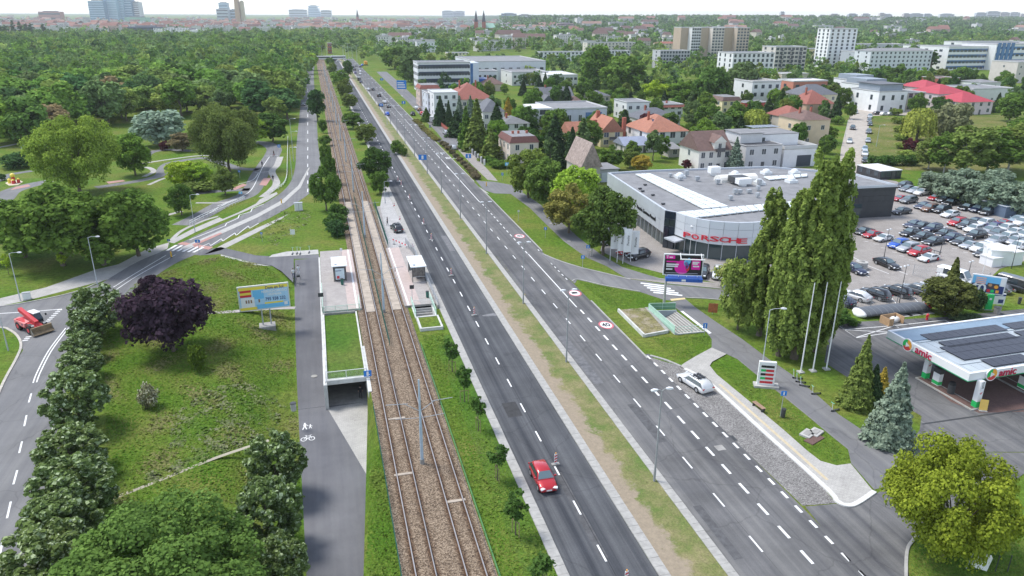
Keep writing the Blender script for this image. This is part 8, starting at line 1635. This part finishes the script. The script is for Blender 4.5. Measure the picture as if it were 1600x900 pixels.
massed('garden_trees', [q[:2] for q in rest], 260, 1.05, 'dense garden trees behind the houses in the middle distance', cols=['mid', 'dark', 'hazy', 'olive', 'mid', 'conif'], hfun=lambda g_: (lambda h: (h, h*g_.uniform(.65, 1.0)))(g_.uniform(5, 12)), seed=3)
# belt of trees round the far junction and behind the flats
B1 = [(430, 60), (500, 82), (520, 76), (560, 92), (572, 97), (600, 102), (640, 96), (760, 84), (900, 84), (900, 52), (700, 46), (560, 44), (430, 46)]
B2 = [(900, 86), (1060, 92), (1160, 96), (1330, 108), (1640, 104), (1640, 62), (900, 50)]
bp1 = scatter(B1, -60, 700, 560, 1700, 12, 900, 21, .5, 13, [[(505, 80), (560, 108), (572, 98), (530, 84)]]); bp2 = scatter(B2, 200, 1300, 560, 1500, 12, 1100, 22, .5, 13, [])
massed('tree_belt', [q[:2] for q in bp1], 90, 2.1, 'belt of trees round the far junction in front of the town', cols=['mid', 'dark', 'hazy', 'olive', 'hazy'], hfun=lambda g_: (lambda h: (h, h*g_.uniform(.7, 1.1)))(g_.uniform(8, 16)), seed=4)
massed('tree_belt', [q[:2] for q in bp2], 90, 2.1, 'scattered trees between and behind the blocks of flats', cols=['mid', 'dark', 'hazy', 'olive', 'hazy'], hfun=lambda g_: (lambda h: (h, h*g_.uniform(.7, 1.1)))(g_.uniform(8, 14)), seed=5)
# --- wooded ridge on the right
def hz(x, y):
    u = max(0, min(1, (y-1250)/1700)); u = u*u*(3-2*u); v = max(0, min(1, (x-y*.12-150)/500)); v = v*v*(3-2*v)
    return 27*u*v+3*math.sin(x*.004)*u*v
mb = MB(); nx, ny = 40, 26; xs = np.linspace(-200, 7000, nx); ysn = np.linspace(1150, 6500, ny)
mb.add([(x, y, hz(x, y)-.05) for y in ysn for x in xs], [(j*nx+i, j*nx+i+1, (j+1)*nx+i+1, (j+1)*nx+i) for j in range(ny-1) for i in range(nx-1)])
struct(mb.obj('hills', mat('forest_floor', (.05, .085, .03), .95, .2, .02), smooth=True))
rg = random.Random(31); hp = []
while len(hp) < 5200:
    y = 1150*(4200/1150)**rg.random(); x = y*rg.uniform(.16, 1.15)
    px, py = P((x, y, hz(x, y)))
    if 780 < px < 1680: hp.append((x, y))
massed('wooded_ridge', hp, 44, 3.4, 'wooded ridge along the horizon on the right', cols=['mid', 'dark', 'hazy', 'dark', 'deep'], hfun=lambda g_: (lambda h: (h, h*g_.uniform(.9, 1.4)))(g_.uniform(8, 15)), zf=hz, seed=6)
# --- distant town
TRA = mat('far_red_tiles', (.27, .135, .105), .9, .2, .02); TRB = mat('far_clay_tiles', (.33, .20, .155), .9, .2, .02)
TW = [((.56, .50, .42), TRA, 'cream house with red roof'), ((.60, .56, .52), TRB, 'pale house with orange red roof'), ((.46, .44, .42), ROOFG, 'grey flat block'), ((.64, .62, .58), ROOFG, 'white flat block'), ((.50, .36, .30), TRA, 'brick coloured house with red roof'), ((.52, .48, .46), ROOFB, 'beige house with brown roof')]
PROT = []
for i, (c_, rm_, lb) in enumerate(TW):
    for k, (w_, d, h) in enumerate(((24, 14, 13), (40, 14, 15), (18, 16, 17))):
        mb = MB().b2(-w_/2, w_/2, -d/2, d/2, 0, h, 0)
        if rm_ is ROOFG: mb.b2(-w_/2-.3, w_/2+.3, -d/2-.3, d/2+.3, h, h+.6, 1).b2(-2, 2, -2, 2, h+.6, h+3, 0)
        else: mb.add([(-w_/2-.5, -d/2-.5, h), (w_/2+.5, -d/2-.5, h), (w_/2+.5, d/2+.5, h), (-w_/2-.5, d/2+.5, h), (-w_/2, 0, h+6), (w_/2, 0, h+6)], [(0, 1, 5, 4), (2, 3, 4, 5), (1, 2, 5), (3, 0, 4)], 1)
        for fl in range(int(h/3.2)):
            for q in range(int(w_/3.4)): x = -w_/2+1.7+q*3.4; z = 1+fl*3.2; mb.add([(x-.6, -d/2-.03, z), (x+.6, -d/2-.03, z), (x+.6, -d/2-.03, z+1.7), (x-.6, -d/2-.03, z+1.7)], [(0, 1, 2, 3)], 2)
        PROT.append((mb.mesh('town_house', [wm(c_), rm_, PANE]), lb, i))
rg = random.Random(77); cnt = 0
while cnt < 285:
    px = rg.uniform(-20, 930); py = 21+rg.random()**.8*30-(0.004*(900-px)); 
    hy_ = 16.7+.006*px
    if py < hy_+8: continue
    if 150 < px < 520 and py > 47: continue
    v = G(px, py)
    if v.y > 5200 or v.y < 1150 or (728 < px < 784 and py > 40): continue
    me, lb, i = rg.choice(PROT+[q for q in PROT if q[2] in (2, 3, 5)]); o = link('town_house', me, None, v, rg.uniform(-.5, .5)+rg.choice((0, 0, 1.57))); s = rg.uniform(.6, .95); o.scale = (s, s, s)
    zone = 'left of the glass towers' if px < 140 else 'right of the glass towers' if px < 380 else 'above the tram line' if px < 640 else 'around the twin towered church'
    tag(o, lb+' in the distant town '+zone, 'house', lb+'s of the distant town '+zone); cnt += 1
rg = random.Random(50); tv, tf, tm = [], [], []; MS = [wm(TW[0][0]), TRA, PANE, wm(TW[3][0]), ROOFG, TRB, wm(TW[4][0]), ROOFB]
SLOT = {wm(TW[0][0]).name: 0, wm(TW[1][0]).name: 3, wm(TW[2][0]).name: 3, wm(TW[3][0]).name: 3, wm(TW[4][0]).name: 6, wm(TW[5][0]).name: 0, TRA.name: 1, PANE.name: 2, ROOFG.name: 4, TRB.name: 5, ROOFB.name: 7}
PR2 = [q for q in PROT if q[2] not in (2, 3)]+[q for q in PROT if q[2] in (2, 3)]*4
def addtown(px, py, s):
    me = rg.choice(PR2)[0]; v = G(px, py); a = rg.uniform(-.4, .4); ca, sa = math.cos(a), math.sin(a); o0 = len(tv)
    tv.extend((v.x+(q.co.x*ca-q.co.y*sa)*s, v.y+(q.co.x*sa+q.co.y*ca)*s, q.co.z*s) for q in me.vertices)
    for f in me.polygons: tf.append(tuple(o0+i for i in f.vertices)); tm.append(SLOT[me.materials[f.material_index].name])
for i in range(1300):
    px = rg.uniform(-20, 900); py = 24.5+.006*px+rg.random()**.7*25; v = G(px, py)
    if 1200 < v.y < 5200 and not (728 < px < 784 and py > 40): addtown(px, py, rg.uniform(.45, .85))
PR2 = [q for q in PROT if q[2] in (2, 3, 5)]
for i in range(60): addtown(rg.uniform(600, 1060), rg.uniform(50, 80), rg.uniform(.6, .95))
for i in range(16): addtown(rg.uniform(1000, 1640), rg.uniform(58, 76), rg.uniform(.6, .9))
me = bpy.data.meshes.new('town_roofs'); me.from_pydata(tv, [], tf)
for q in MS: me.materials.append(q)
me.polygons.foreach_set('material_index', tm); stuff(link('town_roofs', me), 'mass of small roofs and blocks filling the distant town', 'town')
rg = random.Random(5)
for i in range(46):
    px = rg.uniform(880, 1620); y = rg.uniform(1300, 2600); x = (G(px, 60).x/G(px, 60).y)*y; me, lb, k = rg.choice(PROT); o = link('town_house', me, None, (x, y, hz(x, y)), rg.uniform(-.3, .3)); o.scale = (1.2, 1, .9)
    zone = 'left of' if px < 1100 else 'above' if px < 1350 else 'right of'; tag(o, lb+' in the wooded ridge '+zone+' the white tower', 'house', lb+'s in the ridge '+zone+' the white tower')
tp = [(q[0], q[1]) for q in [(G(rg.uniform(-30, 930), 25+.006*400+rg.uniform(0, 26))) for _ in range(900)] if q[1] > 1150 and q[1] < 4500]
massed('town_trees', tp, 36, 3.6, 'clumps of trees among the distant town roofs', cols=['dark', 'hazy', 'mid', 'deep'], hfun=lambda g_: (lambda h: (h, h*g_.uniform(.9, 1.5)))(g_.uniform(7, 14)), seed=8)
def block(name, label, px, pyb, wpx, top, dm, wall, m=None, z=0, rows=0, taper=1.0, cat='building', crown=None):
    A = G(px, pyb, z); B = G(px+wpx, pyb+.006*wpx, z); w_ = (B-A).length; H = topz(A, top+.006*0); t_ = thing(name, label, cat, A, math.atan2(B.y-A.y, B.x-A.x)); wmx = m or wm(wall)
    k = (1-taper)/2; MB().loft([[(0, 0, -5), (w_, 0, -5), (w_, dm, -5), (0, dm, -5)], [(0, 0, H*.35), (w_, 0, H*.35), (w_, dm, H*.35), (0, dm, H*.35)], [(w_*k*.4, 0, H), (w_*(1-k*1.6), 0, H), (w_*(1-k*1.6), dm, H), (w_*k*.4, dm, H)]]).obj('wall', wmx, t_); MB().b2(w_*.2, w_*.8, dm*.2, dm*.8, H, H+3).obj('roof_plant', ROOFG, t_)
    for i in range(rows): z0 = H*(i+.35)/rows; MB().b2(1, w_-1, -.3, -.02, z0, z0+H/rows*.4).obj('window_band', PANE if m is None else mat('pale_spandrel', (.35, .48, .58), .3, 0), t_)
    return t_
BG1 = mat('tower_glass', (.10, .22, .34), .25, .15, .02, spec=.7); BG2 = mat('tower_glass_pale', (.22, .38, .48), .25, .12, .02, spec=.7)
block('glass_tower', 'leftmost blue glass tower of the skyline cluster', 142, 33, 24, 1, 40, None, BG1, rows=9); block('glass_tower', 'pale blue glass tower in the middle of the cluster', 164, 33, 22, -3, 40, None, BG2, rows=10); block('glass_tower', 'tallest blue glass tower of the skyline cluster', 184, 33, 12, -5, 40, None, BG2, rows=10); block('glass_tower', 'dark blue glass tower right of the tallest', 195, 33, 14, -2, 40, None, BG1, rows=9); block('office_tower', 'pale office tower at the right end of the glass cluster', 207, 33, 13, 3, 40, (.55, .56, .58), rows=9)
block('office_tower', 'small dark blue block on the skyline', 344, 30, 14, 4, 30, None, BG1, rows=5); block('column_tower', 'slender tan column rising above the skyline', 369, 37, 7, -3, 22, (.46, .30, .18), rows=0, taper=.7); block('column_tower', 'light edge of the tan column tower', 378, 37, 4, 2, 20, (.50, .42, .28)); block('office_tower', 'grey office left of the tan column', 340, 34, 18, 14, 30, (.44, .48, .52), rows=4); block('office_tower', 'grey blue office right of the dark block', 360, 34, 18, 15, 30, (.42, .48, .54), rows=4)
block('glass_building', 'dark blue tapering glass building above the tram line', 482, 26.5, 19, 8.5, 40, None, BG1, rows=5, taper=.55); block('slab_block', 'grey slab left of the tapering building', 452, 27, 28, 15, 20, (.46, .50, .54), rows=3); block('slab_block', 'grey slab right of the tapering building', 502, 27, 16, 16, 20, (.46, .50, .52), rows=3)
block('slab_block', 'white high rise slab on the middle horizon', 691, 29, 17, 17, 20, (.62, .64, .66), rows=5); block('slab_block', 'second white high rise slab on the middle horizon', 708, 29, 18, 17.5, 20, (.56, .58, .62), rows=5); block('office_tower', 'dark blue block right of the church', 783, 33, 24, 21, 30, (.20, .28, .38), rows=4); block('slab_block', 'white tower block left of the wooded ridge', 810, 36, 20, 23, 20, (.62, .62, .62), rows=5); block('slab_block', 'white stepped block at the start of the ridge', 906, 45, 20, 33, 20, (.60, .58, .56), rows=4); block('office_building', 'red and white office at the start of the ridge', 870, 49, 26, 37, 30, (.50, .34, .34), rows=4)
# twin towered church
ch = thing('church', 'red brick church with twin dark spires and green copper roof', 'church', G(741, 52), -.2); s = 1/ppm(G(741, 52))
for x in (0, 12): MB().b2(x*s, (x+6)*s, 0, 6*s, 0, 17*s).obj('tower', BRICK, ch); MB().loft([[(x*s, 0, 17*s), ((x+6)*s, 0, 17*s), ((x+6)*s, 6*s, 17*s), (x*s, 6*s, 17*s)], [((x+1)*s, 1*s, 22*s), ((x+5)*s, 1*s, 22*s), ((x+5)*s, 5*s, 22*s), ((x+1)*s, 5*s, 22*s)], [((x+1.5)*s, 1.5*s, 27*s), ((x+4.5)*s, 1.5*s, 27*s), ((x+4.5)*s, 4.5*s, 27*s), ((x+1.5)*s, 4.5*s, 27*s)], [((x+2.9)*s, 2.9*s, 34*s), ((x+3.1)*s, 2.9*s, 34*s), ((x+3.1)*s, 3.1*s, 34*s), ((x+2.9)*s, 3.1*s, 34*s)]]).obj('spire', DARKM, ch)
MB().b2(6*s, 34*s, 3*s, 14*s, 0, 8*s).obj('nave', BRICK, ch); MB().add([(10*s, 2*s, 8*s), (34*s, 2*s, 8*s), (34*s, 15*s, 8*s), (10*s, 15*s, 8*s), (12*s, 8*s, 15*s), (30*s, 8*s, 15*s)], [(0, 1, 5, 4), (1, 2, 5), (2, 3, 4, 5), (3, 0, 4)]).obj('roof', mat('copper_green', (.30, .48, .38), .7, .1, .05), ch)
ch = thing('church', 'small red church with a thin spire above the tram line', 'church', G(553, 36)); s = 1/ppm(G(553, 36)); MB().b2(0, 14*s, 0, 8*s, 0, 6*s).obj('nave', BRICK, ch); MB().b2(4*s, 8*s, -2*s, 2*s, 0, 9*s).obj('tower', BRICK, ch); MB().loft([[(4*s, -2*s, 9*s), (8*s, -2*s, 9*s), (8*s, 2*s, 9*s), (4*s, 2*s, 9*s)], [(5.9*s, -.1*s, 21*s), (6.1*s, -.1*s, 21*s), (6.1*s, .1*s, 21*s), (5.9*s, .1*s, 21*s)]]).obj('spire', DARKM, ch)
block('church_hall', 'long building with green copper roof under the glass towers', 196, 38, 34, 27, 30, (.42, .55, .46), mat('copper_green', (.30, .48, .38))); block('white_hall', 'long white hall with vertical fins at the edge of the wood', 242, 57, 60, 47, 60, (.64, .64, .62), rows=0); block('white_hall', 'dark glazed hall left of the white finned one', 200, 51, 46, 42, 40, (.12, .14, .20), rows=2); block('brick_hall', 'red brick hall at the left of the town', 62, 33, 34, 18, 30, (.42, .20, .16), rows=2)
hall = [o for o in COL.objects if o.get('label', '').startswith('long white hall')][0]
wv = (G(302, 57)-G(242, 57)).length
for i in range(24): MB().b2(wv*i/24, wv*i/24+.8, -1.0, -.02, 1, 14).obj('fin', WHITE, hall)
for i, (px, w_, top, zt_) in enumerate([(1219, 6, 19, 0), (1263, 10, 24, 1), (1280, 12, 24, 0), (1297, 14, 22.5, 1), (1325, 14, 22, 2), (1347, 12, 22, 0), (1374, 8, 21, 1), (1381, 12, 22.5, 0), (1411, 10, 21.5, 1), (1421, 20, 21.5, 0), (1443, 12, 22, 2), (1468, 22, 22, 0), (1524, 16, 20, 2), (1541, 20, 18, 0), (1562, 14, 19.5, 1), (1577, 15, 19.5, 0), (1594, 10, 22, 1)]):
    block('tower_block', ['first', 'second', 'third', 'fourth', 'fifth', 'sixth', 'seventh', 'eighth', 'ninth', 'tenth', 'eleventh', 'twelfth', 'thirteenth', 'fourteenth, tallest', 'fifteenth', 'sixteenth', 'seventeenth'][i]+' tower block from the left along the ridge horizon', px, 30.5, w_, top, 20, [(.58, .58, .60), (.52, .46, .44), (.46, .48, .52)][zt_], z=24, rows=5)
for i, (px, py, top) in enumerate([(8, 58, 33), (20, 56, 30), (31, 55, 32), (40, 55, 31), (48, 54, 31), (67, 53, 32), (2, 60, 34)]):
    tree(px, py, top, 9, 'poplar_far', 'deep', 'tall dark poplar number %d from the left in front of the distant town' % (i+1), 'poplar_tree', 'poplars in front of the distant town')
for i, (px, py, top) in enumerate([(495, 86, 72), (503, 86, 72), (511, 88, 74), (537, 94, 72), (541, 95, 74), (545, 96, 68), (551, 96, 74), (558, 96, 72), (583, 86, 72), (587, 86, 71), (590, 87, 73)]):
    b = G(px, py); lamp('thin pale mast standing at the far junction', b, topz(b, top), ((1, 1.5), (-1, 1.5)), .2, STP, 'masts at the far junction', .14)
trm = thing('tram', 'white tram crossing the far junction', 'tram', G(517, 93), .15)
for i in range(2): MB().b2(i*14-14, i*14-.6, -1.2, 1.2, .4, 3.3).obj('car_body', WHITE, trm); MB().b2(i*14-13.6, i*14-1, -1.24, -1.201, 1.5, 2.5).obj('window_band', CGL, trm)
for x in (-12, -3, 2, 11): MB().b2(x-.9, x+.9, -1, 1, 0, .4).obj('bogie', DARKM, trm)
# ============================================================ MEADOW GROWTH
rgm = np.random.default_rng(12)
def tufts(name, polys, n, h, cols, label, weeds=None, fuzz=False, hs=(.6, 1.4)):
    P_ = []; H_ = []; C_ = []
    for poly, share in polys:
        wp_ = [GG(a, b_) if a < 480 else G(a, b_) for a, b_ in poly]; x0, x1 = min(p.x for p in wp_), max(p.x for p in wp_); y0, y1 = min(p.y for p in wp_), max(p.y for p in wp_); pw = [(p.x, p.y) for p in wp_]; k = 0; lim = 0
        while k < n*share and lim < n*20:
            lim += 1; x, y = rgm.uniform(x0, x1), rgm.uniform(y0, y1)
            if not inpoly(x, y, pw) or (fuzz and math.sin(x*1.9+math.sin(y*1.1))*math.sin(y*1.5+x*.6)+rgm.normal()*.5 < .25): continue
            z = zg(x, y); f = math.sin(x*.7+1.3*math.sin(y*.31))*math.sin(y*.45+x*.2)
            hh = h*rgm.uniform(*hs)*(1+.5*max(0, f)); P_.append((x, y, z+hh*.25)); H_.append(hh); c = cols[int(min(len(cols)-1, max(0, (f*.5+.5)*len(cols)+rgm.normal()*.7)))]; C_.append(c); k += 1
    pos = np.array(P_); nr = np.stack([rgm.normal(size=len(pos)), rgm.normal(size=len(pos)), np.full(len(pos), 2.6)], 1); v = leaf_quads(pos, nr, np.array(H_)*1.7, rng=rgm)
    return stuff(link(name, quad_mesh(name, v, LEAFG, None, np.array(C_)*1.3)), label, 'grass')
MC = [(.085, .165, .022), (.095, .17, .024), (.11, .175, .028), (.125, .175, .034), (.15, .175, .045), (.18, .18, .07)]
tufts('meadow_grass', [([(185, 470), (215, 440), (320, 405), (350, 400), (420, 418), (455, 450), (460, 560), (466, 690), (474, 900), (380, 905), (375, 790), (180, 790), (165, 700), (165, 600), (160, 540)], 1)], 60000, .10, MC, 'rough meadow grass between the park road and the footpath')
WDC = [(.10, .165, .035), (.13, .17, .055), (.16, .185, .08), (.19, .20, .11), (.12, .17, .04)]
tufts('tall_weeds', [([(262, 700), (270, 650), (320, 612), (405, 598), (452, 620), (430, 672), (340, 715)], .62), ([(225, 745), (250, 730), (330, 700), (385, 690), (380, 700), (300, 732), (240, 756)], .16), ([(395, 372), (440, 330), (490, 332), (480, 350), (430, 385)], .22)], 2600, .17, WDC, 'tall grey green seeding weeds in the meadow', fuzz=True)
tufts('verge_grass', [([(585, 700), (600, 700), (625, 900), (572, 900), (578, 745)], .35), ([(660, 525), (690, 520), (872, 900), (782, 900)], .65)], 12000, .09, MC[:4], 'rough grass on both sides of the tram ballast')
tufts('median_grass', [([(732, 400), (780, 400), (970, 675), (1135, 900), (1060, 905), (890, 640)], 1)], 9000, .07, [(.10, .15, .04), (.16, .17, .07), (.22, .20, .11), (.24, .21, .12)], 'thin dry grass on the median')
tufts('lawn_grass', [([(905, 440), (1000, 458), (1040, 472), (1008, 482), (966, 486), (1006, 528), (1110, 525), (1106, 541), (1080, 562), (1062, 565), (1000, 515)], .5), ([(1115, 570), (1150, 563), (1225, 622), (1295, 683), (1325, 715), (1305, 724), (1270, 705), (1170, 622)], .3), ([(1430, 850), (1460, 832), (1590, 800), (1600, 900), (1422, 900)], .2)], 12000, .06, [(.07, .15, .02), (.08, .155, .022), (.09, .15, .03)], 'short lawn grass on the right hand islands')
for i, (px, py, top, w_, cl, lb) in enumerate([(231, 636, 601, 34, (.15, .17, .11), 'white flowering shrub in the meadow'), (306, 579, 541, 30, (.10, .17, .03), 'bright upright shrub in the meadow below the purple tree')]):
    t_ = tree(px, py, top, w_, 'flowers' if i == 0 else 'bush', tuple(q/LB*1.1 for q in cl), lb, 'shrub', None, .05, 'shrub', bush=True)
# cycle and pedestrian symbols on the footpath
def onpath(px, py): return Gp(px, py)
c = onpath(480, 669); sy = MB()
for dx, sc in ((-.35, 1.0), (.45, .62)):
    f = lambda q: [(dx+a*sc, b_*sc, 0) for a, b_ in q]
    sy.add(f([(-.10, 1.05), (.10, 1.05), (.14, 1.2), (.10, 1.36), (-.10, 1.36), (-.14, 1.2)]), [tuple(range(6))]).add(f([(-.16, .35), (.16, .35), (.2, 1.0), (-.2, 1.0)]), [(0, 1, 2, 3)]).add(f([(-.16, .36), (0, .36), (-.2, -.3), (-.38, -.3)]), [(0, 1, 2, 3)]).add(f([(0, .36), (.16, .36), (.38, -.3), (.2, -.3)]), [(0, 1, 2, 3)]).add(f([(.2, .9), (.2, .75), (.5, .45), (.55, .55)]), [(3, 2, 1, 0)])
slp = math.atan(.05)*-1
o = sy.obj('pedestrian_symbol', WPAINT, fp, loc=(c.x, c.y, c.z+.02)); o.rotation_euler.x = math.atan(-.05); o.scale = (.75, .95, 1)
c = onpath(481, 686); cy = MB()
for x in (-.42, .42):
    q = np.linspace(0, 6.283, 16, endpoint=False); cy.add([(x+math.cos(a)*r_, math.sin(a)*r_, 0) for r_ in (.34, .26) for a in q], [(i, (i+1) % 16, 16+(i+1) % 16, 16+i) for i in range(16)])
def bar(a, b_, w_=.05):
    d = Vector(b_)-Vector(a); n0 = Vector((-d.y, d.x)).normalized()*w_/2; cy.add([(*(Vector(a)-n0), .003), (*(Vector(b_)-n0), .003), (*(Vector(b_)+n0), .003), (*(Vector(a)+n0), .003)], [(0, 1, 2, 3)])
for a, b_ in (((-.42, 0), (-.15, .5)), ((-.15, .5), (.25, .5)), ((.25, .5), (-.02, 0)), ((-.02, 0), (-.42, 0)), ((-.02, 0), (-.2, .62)), ((.42, 0), (.22, .62)), ((.22, .62), (.42, .66)), ((-.32, .62), (-.1, .62))): bar(a, b_)
o = cy.obj('cycle_symbol', WPAINT, fp, loc=(c.x, c.y, c.z+.022)); o.rotation_euler.x = math.atan(-.05); o.scale = (1.0, 1.3, 1)
for px, py in ((491, 588), (861, 349), (889, 377), (1110, 560)):
    c = onpath(px, py) if px < 600 else G(px, py); cv = MB().cyl((0, 0, 0), (0, 0, .02), .4, .4, 14).obj('manhole_cover', CONCD, fp if px < 600 else path1, loc=(c.x, c.y, c.z+.02))
# ============================================================ AIR
hm = bpy.data.materials.new('haze'); hm.use_nodes = True; n = hm.node_tree.nodes; l = hm.node_tree.links; n.remove(n['Principled BSDF'])
pv = n.new('ShaderNodeVolumePrincipled'); pv.inputs['Color'].default_value = (.92, .96, 1.0, 1); pv.inputs['Density'].default_value = .000085; pv.inputs['Anisotropy'].default_value = .2
l.new(pv.outputs[0], n['Material Output'].inputs['Volume'])
stuff(MB().b2(-9500, 9500, -300, 15500, -6.5, 112).obj('haze', hm), 'thin pale summer haze over the whole town', 'haze')
